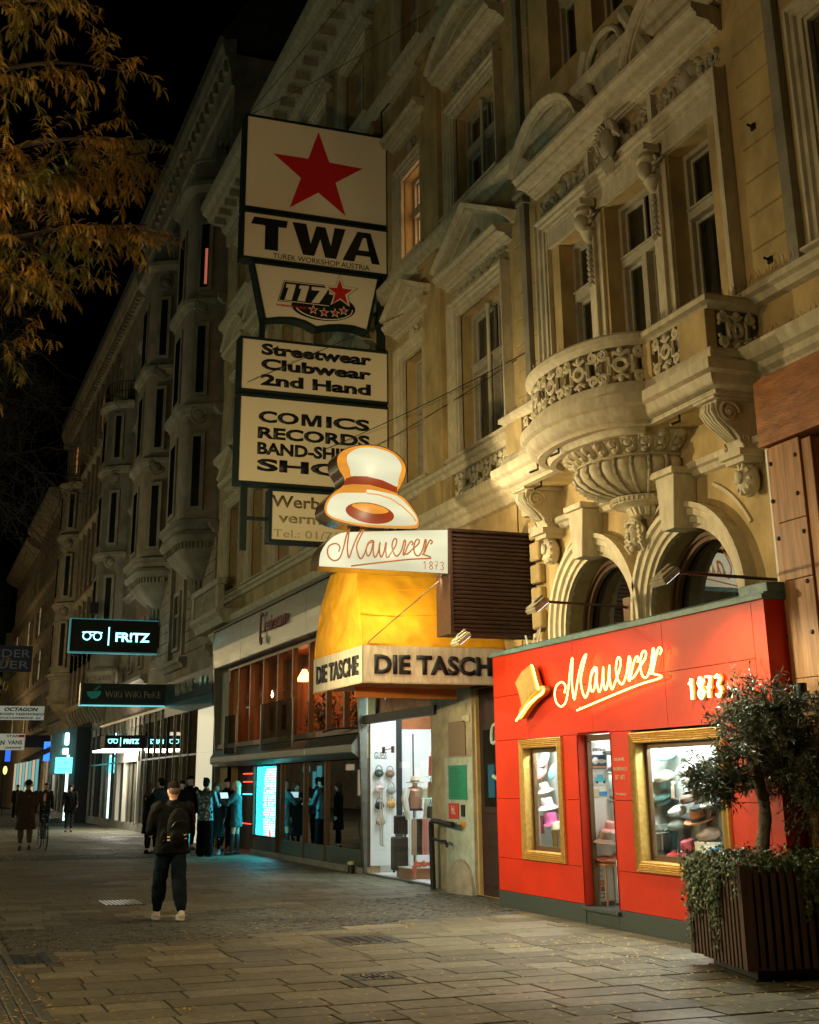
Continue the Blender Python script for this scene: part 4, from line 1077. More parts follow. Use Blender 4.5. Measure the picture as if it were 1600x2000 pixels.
H1 = [('beret',17.38,1.84,1.15,'rose','pink beret hanging flat on the wall of the small shop window',1.25),
 ('beret',17.28,1.98,.95,'grey','grey beret half hidden behind the pink beret',1.25),
 ('beret',17.02,1.80,.8,'teal','teal beret at the right edge of the small shop window',1.25),
 ('bucket',17.30,1.57,.8,'cream','cream cap with a flower in the small shop window',.3),
 ('bucket',17.24,1.35,1.0,'palepink','pale pink soft hat in the small shop window',.2),
 ('cloche',17.15,1.13,.95,'magenta','magenta cloche hat with ribbed crown in the small shop window',.1),
 ('fedora',17.00,1.04,.75,'cream','cream wide brimmed hat at the right edge of the small shop window',.1)]
for k,y,z,s,m,lb,tl in H1: hat(k,HX,y,z,s,hm[m],lb,None,-tl,0)
HD = [('bucket',8.36,15.08,.98,.85,'brown','brown and blue patterned hat on the rack behind the glass door'),('bucket',8.47,15.12,1.10,.8,'rose','pinkish cap on top of the rack behind the glass door'),('beret',8.37,15.08,.73,.95,'rust','rust brown fur hat on the wooden stool behind the glass door'),('beret',8.51,15.1,2.0,.7,'black','black bag hanging behind the glass door'),  # the black bag is built from the beret shape
      ('cap',8.64,15.18,1.46,.8,'grey','grey cap on the shelf at the door jamb'),('cap',8.64,15.18,1.12,.8,'black','black cap on the middle shelf at the door jamb'),('cap',8.64,15.18,.78,.8,'rose','pink checked cap low on the shelf at the door jamb'),('cap',8.64,15.18,1.80,.8,'brown','brown cap on the highest shelf at the door jamb')]
for k,x,y,z,s,m,lb in HD: hat(k,x,y,z,s,hm[m],lb,None,-.2,PI/2)
# stands, scarves, gloves and small goods
st = thing('hat_stand', 'thin steel stand under the grey green pork pie hat', 'stand', (HX,14.23,.72)); part('rod', MB().tube([(HX,14.23,.72),(HX,14.23,1.07)],.008,8), m_zinc, st); part('foot', MB().lathe([(0,.745),(.05,.74),(.05,.725),(0,.72)],HX,14.23,16), m_zinc, st)
st = thing('hat_stand', 'thin steel stand under the brown felt hat', 'stand', (HX,13.38,.72)); part('rod', MB().tube([(HX,13.38,.72),(HX,13.38,1.22)],.008,8), m_zinc, st)
def cloth(label,y,z0,z1,w_,m,x=HX+.02,cat='scarf'):
    q = MB(); n = 9; vs = []
    for j in range(8):
        z = z1+(z0-z1)*j/7
        for i in range(n): vs.append((x-.012*math.sin(i*2.1+j*.3)-.01, y+(i/(n-1)-.5)*w_*(1+.08*math.sin(j)), z))
    q.add(vs, [(j*n+i,j*n+i+1,(j+1)*n+i+1,(j+1)*n+i) for j in range(7) for i in range(n-1)])
    q.add([(v[0]+.012,v[1],v[2]) for v in vs], [(j*n+i,(j+1)*n+i,(j+1)*n+i+1,j*n+i+1) for j in range(7) for i in range(n-1)])
    o = part('scarf', q, m, None, smooth=True); tag(o,label,cat); return o
cloth('checked brown scarf hanging under the tan tweed cap',13.93,1.46,1.66,.10,hm['tan'])
cloth('dark grey scarf hanging under the sage flat cap',14.0,.74,1.1,.14,hm['green'])
cloth('brown wrap hanging beside the dark grey scarf',13.82,.74,1.12,.12,hm['sage'])
cloth('magenta glove hanging under the pale pink hat',17.46,.96,1.2,.10,hm['magenta'],cat='glove')
cloth('golden scarf bunched under the cream hat of the small window',17.08,.76,1.02,.18,hm['gold'])
cloth('dark shadowy scarf behind the brown felt hat',13.22,1.12,1.36,.12,hm['brown'])
bd = thing('badge', 'round black badge with gold print on the big shop window wall', 'badge', (8.7,13.7,1.86)); part('disc', MB().tube([(8.70,13.70,1.86),(8.715,13.70,1.86)],.062,20), m_black, bd); words('lettering','STETSON',m_gold,bd,(8.698,13.745,1.855),MX_WALL,wd=.09,depth=.002)
bx = thing('hat_box', 'round beige hat box low at the right of the big shop window', 'box', (HX,13.25,.72)); part('box', MB().lathe([(0,.72),(.15,.72),(.15,.98),(.155,.98),(.155,1.0),(0,1.0)],HX+.0,13.25,24,ell=1.0), hm['cream'], bx, smooth=True)
for y,z,lb in ((13.75,.80,'sunglasses lying in front of the pink hat'),(13.71,.88,'sunglasses on a small box in front of the pink hat')):
    g_ = thing('sunglasses', lb, 'glasses', (HX-.1,y,z)); q = MB()
    for s in (-1,1): q.ball((HX-.12,y+s*.032,z),.028,10,7,(.25,1,.8))
    part('lenses', q, m_black, g_, smooth=True); q = MB()
    for s in (-1,1): q.tube([(HX-.12,y+s*.06,z),(HX-.02,y+s*.065,z)],.004,5)
    part('temples', q, m_white, g_)
for y,m,lb in ((13.59,m_cardw,'small white price card on the floor of the big shop window'),(13.45,m_orange,'small orange carton on the floor of the big shop window')):
    b_ = part('carton', MB().box(HX-.12,HX-.06,y-.03,y+.03,.70,.79), m, None, bevel=.003); tag(b_,lb,'carton')
# stool behind the door
m_stool = mat('stool_wood', (.35,.16,.06), .5, var=.2)
so = thing('wooden_stool', 'wooden stool behind the glass door of the hat shop', 'stool', (8.4,15.06,.2)); part('seat', MB().box(8.27,8.52,14.96,15.18,.66,.69), m_stool, so, bevel=.005)
for dx in (-.10,.10):
    for dy in (-.09,.09): part('leg', MB().tube([(8.395+dx,15.07+dy,.66),(8.395+dx*1.1,15.07+dy*1.1,.2)],.011,6), m_stool, so)
sh = thing('hat_rack', 'narrow rack of hats at the right of the glass door', 'rack', (8.65,15.2,.2))
for z in (.72,1.06,1.40,1.74): part('shelf', MB().box(8.56,8.85,15.08,15.40,z,z+.02), m_white, sh)
for x in (8.56,8.86): part('upright', MB().box(x-.015,x+.015,15.06,15.09,.2,1.95), m_brown, sh)
# ---------------- writing: neon tube script
MAU = [(208,218),(216,192),(192,175),(152,186),(136,215),(146,250),(180,268),(215,252),(238,200),(256,135),(275,92),(270,140),(264,195),(275,250),(292,212),(312,165),(340,115),(372,90),(350,130),(327,178),(332,220),(352,250),(378,220),(400,165),(425,146),(436,152),(405,165),(388,200),(398,232),(418,215),(438,150),(434,205),(446,238),(468,205),(480,152),(476,205),(488,235),(508,200),(520,150),(518,205),(528,236),(556,205),(585,165),(590,135),(574,130),(560,165),(568,205),(592,225),(622,192),(642,135),(650,150),(634,205),(640,215),(668,160),(690,138),(700,150),(690,158)]
MAU2 = [(634,205),(660,210),(700,180),(738,150),(742,128),(722,130),(706,170),(715,208),(740,215),(766,180),(784,125),(790,140),(772,205),(800,150),(818,125),(832,135),(820,148)]
MAU3 = [(290,292),(500,262),(690,237),(822,225),(760,205)]
def script(mx, loc, sx, sy, r, m, parent, name='neon_tube', off=.0, shearf=0.0):
    x0,yb = 136,292
    for pts in (MAU,MAU2,MAU3):
        p2 = [(((x-x0)*sx), (yb-y)*sy+ (x-x0)*sx*shearf, off) for x,y in pts]
        sp = spline(p2, 5)
        T = Matrix.Translation(loc) @ mx.to_4x4()
        part(name, MB().tube([T @ p for p in sp], r, 7), m, parent, smooth=True)
m_neon = emis('orange_neon', (1,.50,.10), 9, (.9,.6,.2))
m_neonw = emis('pale_neon', (1,.62,.22), 8, (.9,.8,.5))
NE = thing('neon_script_sign', 'glowing orange neon script reading Mauerer on the red shop front', 'neon sign', (8.0,14.2,2.8))
# sheared: the writing climbs to the right
sxw = 2.70/696
script(MX_WALL, Vector((W-DF-.09,15.58,2.51)), sxw, .0033, .0105, m_neon, NE, shearf=.018)
q = MB()
for y,z in ((15.5,2.8),(15.0,2.7),(14.6,3.0),(14.1,2.85),(13.6,3.0),(13.2,3.0),(14.9,2.56),(13.6,2.72)): q.tube([(W-DF,y,z),(W-DF-.1,y,z)],.008,6)
part('tube_supports', q, m_zinc, NE)
N7 = thing('neon_year_sign', 'pale neon figures 1873 on the red shop front beside the olive tree', 'neon sign', (8.0,12.1,2.6))
DIG = {'1':[[(0,.75),(.25,1),(.25,0)]],'8':[[(.3,.5),(.08,.72),(.3,1),(.52,.72),(.3,.5),(.03,.24),(.3,0),(.57,.24),(.3,.5)]],'7':[[(0,1),(.5,1),(.22,.45),(.16,0)],[(.05,.5),(.42,.5)]],'3':[[(.02,.9),(.3,1),(.5,.78),(.25,.55),(.52,.3),(.3,0),(.02,.12)]]}
for i,ch in enumerate('1873'):
    for st in DIG[ch]:
        p2 = [(x*.17,y*.22,0) for x,y in st]; p2 = spline(p2,5) if ch in '83' else p2
        T = Matrix.Translation((W-DF-.06,12.42-i*.168,2.50)) @ MX_WALL.to_4x4()
        part('neon_digit', MB().tube([T @ Vector(p) for p in p2], .013, 7), m_neonw, N7, smooth=True)
        part('digit_backing', MB().tube([(T @ Vector(p))+Vector((.035,0,0)) for p in p2], .022, 7), m_gold, N7, smooth=True)
HT = thing('gold_hat_sign', 'gold top hat emblem edged with neon on the red shop front', 'shop emblem', (8.0,16.2,2.8))
crown = [(16.62,2.95),(16.14,3.20),(16.05,3.17),(15.93,2.86),(15.90,2.80),(16.22,2.66),(16.50,2.52),(16.56,2.72),(16.66,2.86)]
q = MB().prism([(16.65,2.98),(16.42,3.12),(16.16,3.19),(16.06,3.02),(15.96,2.83),(16.2,2.76),(16.45,2.62),(16.53,2.80)], lambda a,b,t:(W-t,a,b), DF+.04, DF+.16)
part('crown', q, m_gold, HT, bevel=.02)
brim = spline([(16.66,2.50),(16.60,2.62),(16.45,2.70),(16.2,2.80),(15.95,2.88),(15.82,2.88),(15.79,2.83),(15.86,2.77),(16.05,2.72),(16.3,2.62),(16.52,2.50)],3,True)
part('brim', MB().prism([(p.x,p.y) for p in [Vector((v[0],v[1])) for v in brim]], lambda a,b,t:(W-t,a,b), DF+.05, DF+.12), m_gold, HT)
part('neon_edge', MB().tube([(W-DF-.15,y,z) for y,z in [(16.12,3.18),(16.08,3.16),(16.0,2.98),(15.92,2.84)]],.012,7), m_neon, HT, smooth=True)
part('neon_edge', MB().tube([(W-DF-.14,p[0],p[1]) for p in spline([(16.68,2.47),(16.55,2.54),(16.3,2.66),(16.05,2.74),(15.84,2.79),(15.80,2.84)],5)],.014,7), m_neon, HT, smooth=True)
# ---------------- floodlights on arms
m_flood = emis('flood_glass', (.80,.95,1), 6, (.8,.8,.8))
def flood(label, y, z, L, x0=W):
    t = thing('floodlight', label, 'floodlight', (x0,y,z), 'floodlights over the hat shop')
    part('wall_plate', MB().box(x0-.02,x0,y-.09,y+.09,z-.16,z+.14), m_bronze, t, bevel=.004)
    q = MB().tube([(x0,y,z),(x0-.06,y,z+.02),(x0-L+.12,y,z+.04)],.018,8); part('arm', q, m_brown, t, smooth=True)
    hx = x0-L
    h = MB(); 
    for s,(w_,hh) in ((0,(.17,.05)),): pass
    R_ = Matrix.Rotation(R(-38),3,'Y'); c = Vector((hx,y,z-.02))
    def bx(a,b,c_,d_,e,f):
        vs = [(a,c_,e),(b,c_,e),(b,d_,e),(a,d_,e),(a,c_,f),(b,c_,f),(b,d_,f),(a,d_,f)]
        return [tuple(c+R_ @ Vector(v)) for v in vs]
    fs = [(0,3,2,1),(4,5,6,7),(0,1,5,4),(1,2,6,5),(2,3,7,6),(3,0,4,7)]
    part('head', MB().add(bx(-.12,.12,-.14,.14,-.03,.03),fs).add(bx(-.10,.10,-.12,.12,.03,.055),fs).add(bx(-.02,.14,-.03,.03,.055,.08),fs), m_cream2, t, bevel=.008)
    part('lens', MB().add(bx(-.10,.10,-.12,.12,-.034,-.031),fs), m_flood, t)
    return Vector((hx,y,z-.08))
F1 = flood('floodlight on a long arm between the two arched windows', 14.58, 3.78, 1.30)
F2 = flood('floodlight on a long arm at the near end of the red shop front', 11.35, 3.66, 1.45)
F3 = flood('floodlight under the bottom of the dark slatted sign box', 17.05, 3.62, 1.30)

# ================================================================== wood clad front at the right edge
WC = thing('wood_clad_front', 'neighbouring shop front clad in studded oak boards', 'shop front', (8.3,9,0))
XD = .22
part('upper_board', MB().wb(8.0,11.14,5.05,5.80,0,XD+.08), m_wooddk, WC, bevel=.01)
y = 11.12; 
for i,(a,b) in enumerate(((10.98,11.08),(10.52,10.974),(9.3,10.0),(8.5,9.294))):
    zs = [0,.95,1.9,2.62,3.6,4.2] if i in (1,2) else [0,2.4,5.03]
    zs = zs+[5.03] if zs[-1] < 5 else zs
    for j in range(len(zs)-1): part('board', MB().wb(a,b,zs[j]+.003,zs[j+1]-.003,0.02,XD+(.03 if i != 1 else .045)), m_wood, WC, bevel=.006)
part('backing', MB().wb(8.0,11.1,0,5.04,0,.019), m_brown, WC)
part('corner_strip', MB().wb(11.08,11.13,0,5.04,0,XD+.01), m_white, WC)
for z in [.4,.95,1.5,2.05,2.55,3.05,3.55,4.05,4.45,4.85]:
    for a in (11.03,10.6):
        part('stud', MB().ball((W-XD-.04-(.01 if a < 11 else 0),a+.02*math.sin(z*9),z),.024,10,6,(.7,1,1)), m_iron, WC, smooth=True)
part('window_frame', MB().wb(10.36,10.515,0.9,5.0,-.05,XD+.02), m_wood, WC, bevel=.01)
part('lit_window', MB().wb(10.0,10.36,.9,5.0,-.02,0.0), emis('shop_warm_window',(1,.62,.28),2.2,(.5,.4,.3)), WC)
for i,(y_,lb) in enumerate(((10.72,'black cylindrical wall lamp on the oak boards above the olive tree'),(10.25,'black cylindrical wall lamp at the picture edge on the oak boards'))):
    t = thing('wall_lamp', lb, 'lamp', (8.3,y_,2.45)); part('shade', MB().lathe([(.045,2.32),(.055,2.32),(.055,2.56),(.045,2.56),(.045,2.32)],W-XD-.17,y_,20), m_dark, t, smooth=True)
    part('bulb', MB().ball((W-XD-.17,y_,2.44),.03,10,6), emis('bulb%d'%i,(1,.75,.4),60), t); part('arm', MB().tube([(W-XD,y_,2.42),(W-XD-.13,y_,2.42)],.012,6), m_dark, t)
# ================================================================== awning of the bag shop
AW = thing('shop_awning', 'yellow canvas box awning lettered DIE TASCHE over the bag shop', 'awning', (7.4,20.5,3.6))
AY0,AY1,AX = 18.35,20.85,6.27
Zb0,Zb1 = 3.09,3.62
yy = 0
def canvas(grid, n, m_): return [(j*n+i,j*n+i+1,(j+1)*n+i+1,(j+1)*n+i) for j in range(m_-1) for i in range(n-1)]
def sheet(name, fn, nu, nv, m, parent, amp=.012, seed=0):
    vs = []
    for j in range(nv):
        for i in range(nu):
            p = Vector(fn(i/(nu-1), j/(nv-1))); k = noise.noise(p*2.1+Vector((seed,0,0)))*amp*1.6+noise.noise(p*6+Vector((0,seed,0)))*amp*.7
            if 0 < i < nu-1 and 0 < j < nv-1: p += Vector((k if name != 'side' else 0, k, k*.6))
            vs.append(p)
    return part(name, MB().add(vs, canvas(None,nu,nv)), m, parent, smooth=True)
Zt = 4.98
def px_(v): return AX+.16*v*v
def py_(v): return AY0+.80*v**1.35
def py2(v): return AY1-.35*v**1.5
def crease(y,z,k): return .035*math.sin(7*z+2.5*math.sin(3*y+k))*noise.noise(Vector((y*1.3,z*1.1,k)))
sheet('side_canvas', lambda u,v:(px_(v)+(W-px_(v))*u, py_(v)+crease(u*3,v*2.2,3)*(1 if 0 < u < 1 and 0 < v < 1 else 0)-.05*math.exp(-((v-.38-.05*u)/.03)**2)*0, Zb1+(Zt-Zb1)*v), 70, 44, m_canvas, AW, .030, 3)
sheet('front_canvas', lambda u,v:(px_(v)-crease(u*3,v*2.2,9)*(1 if 0 < u < 1 and 0 < v < 1 else 0), py_(v)+(py2(v)-py_(v))*u, Zb1+(Zt-Zb1)*v), 60, 44, m_canvas, AW, .035, 5)
sheet('top_canvas', lambda u,v:(px_(1)+(W-px_(1))*v, py_(1)+(py2(1)-py_(1))*u, Zt), 12, 6, m_canvas, AW, .02, 8)
q = MB()
for v in (.36,.68): q.tube([(px_(v)+(W-px_(v))*u/20, py_(v)-.016, Zb1+(Zt-Zb1)*v-.02*math.sin(u*.4)) for u in range(21)], .008, 4)
part('seam', q, m_canvas, AW, smooth=True)
sheet('side_valance', lambda u,v:(AX+(W-AX)*u, AY0-.01, Zb0+(Zb1-Zb0)*v), 20, 4, m_valance, AW, .006, 1)
sheet('front_valance', lambda u,v:(AX-.01, AY0+(AY1-AY0)*u, Zb0+(Zb1-Zb0)*v-.0), 20, 4, m_valance, AW, .006, 2)
part('hem_rail', MB().box(AX-.02,W,AY0-.02,AY0+.01,Zb0-.02,Zb0).box(AX-.02,AX+.01,AY0,AY1,Zb0-.02,Zb0), m_cream2, AW)
m_under = mat('orange_lining', (.55,.20,.04), .8, var=.2)
part('lining', MB().add([(AX+.05,AY0+.05,Zb0+.02),(W,AY0+.05,Zb0+.05),(W,AY1,Zb0+.05),(AX+.05,AY1,Zb0+.02)],[(0,1,2,3)]), m_under, AW)
part('lining_lip', MB().box(AX+.35,8.35,AY0+1.4,AY0+1.43,Zb0-.14,Zb0+.02), m_under, AW)
words('lettering','DIE TASCHE',m_letter,AW,(6.44,AY0-.022,Zb0+.11),MX_FACE,wd=2.12,ht=.29,bold=.04,depth=.008)
words('lettering','DIE TASCHE',m_letter,AW,(AX-.024,AY1-.2,Zb0+.11),MX_WALL,wd=AY1-AY0-.35,ht=.29,bold=.03,depth=.008)
# ================================================================== bag shop
BS = thing('bag_shop_front', 'frameless glass shop front full of bags under the yellow awning', 'shop front', (W,23,0))
mwt = m_white
q = MB(); wall_sheet(q, 17.71, YF, 0, 5.9, [(17.76,19.55,0,3.1),(21.5,25.03,0,3.45),(25.0,36.9,0,4.9)], rev=.3)
part('ground_floor_wall', q, m_ochre, HA)
part('fascia', MB().wb(21.2,24.9,3.42,5.75,0,.04), m_brown, BS)
room(8.62,10.4,21.3,25.02,.02,3.4,mat('shop_white',(.72,.74,.74),.7),BS,'shop_room')
part('light_strip', MB().box(8.9,9.5,22.0,22.3,3.36,3.38).box(8.9,9.5,23.7,24.0,3.36,3.38), emis('shop_strip',(.88,.97,1),14,(.8,.8,.8)), BS)
for a,b in ((21.5,22.15),(22.16,23.85),(23.86,24.85)):
    part('pane', MB().box(8.60,8.612,a,b,.03,2.78), g_clear, BS); part('pane', MB().box(8.60,8.612,a,b,2.95,3.42), g_dark, BS)
part('transom_rail', MB().box(8.50,8.64,21.1,24.9,2.78,2.94), m_black, BS)
part('canopy_bar', MB().tube([(8.5,24.9,2.72),(8.35,26.2,2.74),(8.3,26.9,2.70)],.02,6), m_black, BS)
part('floor_rail', MB().box(8.56,8.66,21.5,24.85,0,.03), m_steel, BS)
for y in (23.80,23.92):
    part('door_handle', MB().tube([(8.56,y,.55),(8.52,y,.58),(8.52,y,1.55),(8.56,y,1.58)],.014,8), m_zinc, BS)
q = MB()
for y in (23.9,23.4): q.box(8.57,8.60,y-.05,y+.05,2.2,2.32)
q.tube([(8.58,23.9,2.26),(8.58,23.4,2.28)],.01,6); part('patch_fitting', q, m_bronze, BS)
part('back_panel', MB().box(8.68,9.22,24.94,24.97,.15,2.95), mat('panel_white',(.74,.78,.78),.5), BS); part('panel_edge', MB().box(9.22,9.33,24.90,24.97,.15,3.0), m_black, BS)
words('lettering','GUESS',m_steel,BS,(8.76,24.935,2.12),MX_FACE,wd=.26,ht=.13,depth=.004)
def bag(label,x,y,z,m,s=1,round_=True):
    t = thing('handbag', label, 'handbag', (x,y,z)); q = MB().ball((x,y,z),.11*s,14,9,(1,.45,.75)); part('body', q, m, t, smooth=True)
    part('handle', MB().tube([(x+math.cos(PI*i/10)*.075*s,y,z+.05*s+math.sin(PI*i/10)*.11*s) for i in range(11)],.009*s,6), m, t, smooth=True)
    part('clasp', MB().box(x-.02,x+.02,y-.055*s,y-.045*s,z-.01,z+.02), m_gold, t)
for x,z,c,lb in ((8.83,1.85,'green','green floral round handbag, top left on the white panel'),(9.06,1.84,'brown','brown handbag, top right on the white panel'),(8.83,1.55,'palepink','pale pink handbag, second row left on the white panel'),(9.08,1.53,'grey','grey handbag, second row right on the white panel'),(8.84,1.25,'black','black handbag with red handle on the white panel'),(9.08,1.27,'gold','yellow handbag, third row right on the white panel'),(8.86,.95,'tan','tan handbag lowest on the white panel')):
    bag(lb,x,24.86,z,hm[c],.9)
def tote(label,x,y,z,w_,h,m):
    t = thing('handbag', label, 'handbag', (x,y,z)); q = MB(); q.prism([(-w_/2,0),(w_/2,0),(w_*.42,h),(-w_*.42,h)], lambda a,b,t_:(x+a,y+t_,z+b), -.06, .06); part('body', q, m, t, bevel=.015)
    for s in (-.035,.035): part('handle', MB().tube([(x+math.cos(PI*i/8)*w_*.25,y+s,z+h+math.sin(PI*i/8)*h*.5) for i in range(9)],.008,6), m, t, smooth=True)
tote('red leather tote on the top glass shelf of the bag shop',9.35,23.2,1.78,.24,.36,mat('red_leather',(.32,.05,.03),.4))
tote('brown quilted bag on the second shelf of the bag shop',9.34,23.2,1.40,.28,.28,mat('brown_leather',(.30,.13,.05),.45,var=.3,vscale=40))
tote('dark bag on the third shelf of the bag shop',9.34,23.25,.95,.28,.30,mat('dark_leather',(.04,.035,.03),.4))
tote('dark green rucksack low at the right of the bag shop',9.45,23.0,.50,.26,.36,mat('green_leather',(.03,.06,.06),.4))
for z in (1.76,1.38,.93): 
    o = part('glass_shelf', MB().box(9.15,9.6,23.0,23.5,z,z+.012), emis('shelf_edge%d'%int(z*100),(.35,.9,.75) if z > 1.3 else (.95,.1,.06),.7,(.5,.6,.6)), BS)
def suitcase(label,x,y,z,w_,h,m):
    t = thing('suitcase', label, 'suitcase', (x,y,z)); part('shell', MB().box(x-w_/2,x+w_/2,y-.12,y+.12,z+.04,z+h), m, t, bevel=.03)
    q = MB()
    for i in range(5): q.box(x-w_/2+.04+i*(w_-.08)/4-.006,x-w_/2+.04+i*(w_-.08)/4+.006,y-.127,y-.12,z+.08,z+h-.05)
    part('ribs', q, m, t); part('grip', MB().tube([(x-.06,y,z+h),(x-.06,y,z+h+.05),(x+.06,y,z+h+.05),(x+.06,y,z+h)],.01,6), m_dark, t)
    for s in (-1,1): part('wheel', MB().ball((x+s*w_*.4,y,z+.025),.025,8,6), m_black, t)
m_case = mat('dark_case',(.03,.03,.028),.35); m_case2 = mat('maroon_case',(.08,.015,.012),.35)
suitcase('large black suitcase at the left of the bag shop window',8.78,23.6,.10,.28,.62,m_case)
suitcase('smaller dark suitcase standing behind the large black one',8.92,23.9,.70,.22,.38,m_case)
suitcase('tall maroon suitcase at the right of the bag shop window',9.28,22.6,.03,.34,.68,m_case2)
suitcase('black suitcase beside the pillar of the bag shop',9.12,22.0,.03,.30,.62,m_case)
suitcase('maroon suitcase stacked above the tall one',9.30,22.9,.74,.28,.40,m_case2)
for i,(x,z,m_,lb) in enumerate(((9.34,.55,'brown','brown bag on the floor level shelf of the bag shop'),(9.62,1.78,'black','black bag beside the red tote in the bag shop'),(9.62,1.40,'tan','tan bag beside the quilted bag in the bag shop'),(9.62,.95,'rust','rust bag at the back of the third shelf of the bag shop'),(9.85,1.40,'grey','grey bag at the far back of the bag shop'))):
    tote(lb,x,23.35,z,.22,.26,hm[m_])
pd = thing('display_plinth', 'low copper coloured display plinth inside the bag shop', 'plinth', (8.95,23.3,0)); part('box', MB().box(8.72,9.25,22.9,23.6,.03,.20), mat('copper_wood',(.35,.13,.05),.4,var=.2), pd, bevel=.005); part('top', MB().box(8.70,9.27,22.88,23.62,.20,.215), m_white, pd)
tb = thing('pennant_stand', 'small red triangular pennant standing at the left of the copper plinth', 'pennant', (8.76,23.1,.03)); part('flag', MB().prism([(8.72,.26),(8.82,.26),(8.77,.05)], lambda a,b,t:(a,t,b), 22.80,22.81), mat('coral',(.6,.12,.08),.5), tb); part('stem', MB().tube([(8.77,22.81,.03),(8.77,22.81,.07)],.004,5), m_zinc, tb)
mn = thing('dress_form', 'bronze torso dress form with hat and open shirt in the bag shop', 'mannequin', (9.06,23.5,.2))
m_form = mat('bronze_form',(.50,.26,.18),.3,metal=.3)
part('torso', MB().lathe([(0,1.18),(.12,1.18),(.13,1.25),(.15,1.4),(.19,1.52),(.14,1.58),(.05,1.60),(.05,1.66),(0,1.66)],9.06,23.5,24,ell=.65), m_form, mn, smooth=True)
q = MB()
for s in (-1,1):
    for p in (0,1): q.tube([(9.06+s*.17,23.48,1.55),(9.06+s*.23,23.44,1.38),(9.06+s*.2,23.42,1.2),(9.06+s*.17,23.42,1.02)],[.07,.07,.06,.05],8)
part('shirt', q, m_white, mn, smooth=True); part('belt', MB().lathe([(.135,1.17),(.145,1.17),(.145,1.21),(.135,1.21)],9.06,23.5,24,ell=.66), m_black, mn)
part('stand', MB().tube([(9.06,23.5,.2),(9.06,23.5,1.2)],.015,8), m_zinc, mn)
hat('fedora',9.06,23.5,1.67,.95,hm['cream'],'straw hat with black band on the dress form of the bag shop',hm['black'])
for i,(c,lb) in enumerate((('tan','tan scarf, first from the left on the scarf rail of the bag shop'),('black','black scarf with gold letters on the scarf rail of the bag shop'),('rose','pink scarf on the scarf rail of the bag shop'),('palepink','pale scarf on the scarf rail of the bag shop'),('blue','short blue scarf at the right end of the scarf rail'))):
    cloth(lb,0,.42 if c != 'blue' else .7,1.03,.10,hm[c],0)
    o = bpy.context.scene.objects[-1] if False else None
    for ob in reversed(list(C.objects)):
        if ob.get('label') == lb:
            ob.rotation_euler = (0,0,-PI/2); ob.location = (8.88+i*.10,23.1,0); break
rl = thing('scarf_rail','thin steel rail of scarves in front of the dress form','rail',(9.08,23.08,.2)); part('bar', MB().tube([(8.8,23.12,1.04),(9.4,23.12,1.04)],.008,6), m_zinc, rl)
for x in (8.8,9.4): part('post', MB().tube([(x,23.12,1.04),(x,23.12,.03)],.007,6), m_zinc, rl)
q = MB()
for i in range(26): q.ball((8.85+rnd.random()*.5,23.0+rnd.random()*.12,.24+rnd.random()*.06),.03,6,4)
o = part('small_goods', q, mat('orange_goods',(.7,.15,.04),.5)); stuff(o); o.location = (0,0,0)
# pillar, notices, pipe, passage door
part('pillar', MB().wb(19.60,21.35,0,3.3,0,.05), mat('pale_grey_stucco',(.40,.36,.26),.85,var=.35,vscale=3,bump=.2,bscale=50), HA); part('pillar_lower', MB().wb(19.62,20.75,0,2.05,.05,.056), mat('pale_green_paint',(.42,.50,.46),.7,var=.25,vscale=6), HA)
def notice(label,y0,y1,z0,z1,m,d=.058,nm='notice'):
    o = part(nm, MB().wb(y0,y1,z0,z1,d,d+.012), m, None); tag(o,label,'notice'); return o
notice('grey enamel notice, topmost on the pillar beside the bag shop',19.85,20.55,2.08,2.62,mat('notice_brown',(.22,.16,.10),.5))
n_ = notice('green notice board with lines of print on the pillar',19.83,20.58,1.40,1.93,mat('notice_green',(.01,.26,.17),.4))
q = MB()
for i in range(14): q.wb(20.15+rnd.uniform(-.1,.05),20.50,1.88-i*.032,1.885-i*.032,.0705,.0715)
part('print', q, m_dark, n_)
n_ = notice('small red notice reading hi on the pillar',20.18,20.60,1.10,1.34,mat('notice_red',(.55,.05,.03),.4)); words('lettering','hi.',m_cardw,n_,(W-.071,20.47,1.17),MX_WALL,wd=.16,depth=.002,bold=.01)
notice('narrow dark notice beside the small red one',19.93,20.08,1.14,1.32,m_dark); notice('tiny orange sticker under the small red notice',19.93,20.10,.97,1.06,mat('st_or',(.65,.28,.02),.5)); notice('tiny pale sticker under the small red notice',20.28,20.42,.97,1.05,m_concrete)
notice('small white plate above the notices on the pillar',19.66,19.95,2.60,2.70,m_cream)
pp = thing('handrail_pipe','black bent pipe guard rail in front of the pillar','pipe',(8.35,20.3,0)); part('post', MB().tube([(8.38,20.95,0),(8.36,20.95,.9),(8.34,20.9,1.03),(8.33,20.78,1.07),(8.33,19.95,1.02)],.045,10), m_black, pp, smooth=True); part('side_pipe', MB().tube([(8.36,20.95,.78),(8.36,20.35,.76),(8.37,20.3,.68)],.025,8), m_black, pp, smooth=True)
gs = thing('guard_stone','rounded dark guard stone at the foot of the pillar','guard stone',(8.5,20.1,0)); part('stone', MB().ball((8.52,20.1,.0),.5,18,12,(.35,1,1.0)), m_concrete, gs, smooth=True)
DR = thing('passage_door','dark brown panelled house door in the passage beside the red shop','door',(8.9,18.7,0))
part('leaf', MB().box(8.66,8.72,17.76,19.56,0,3.1), m_brown, DR)
for a,b in ((17.85,18.6),(18.72,19.46)):
    for c,e in ((.15,.62),(.72,1.05),(1.2,2.55)): part('door_panel', MB().box(8.645,8.66,a,b,c,e), m_brown, DR, bevel=.006)
    part('pane', MB().box(8.638,8.644,a+.08,b-.08,1.3,2.45), g_dark, DR)
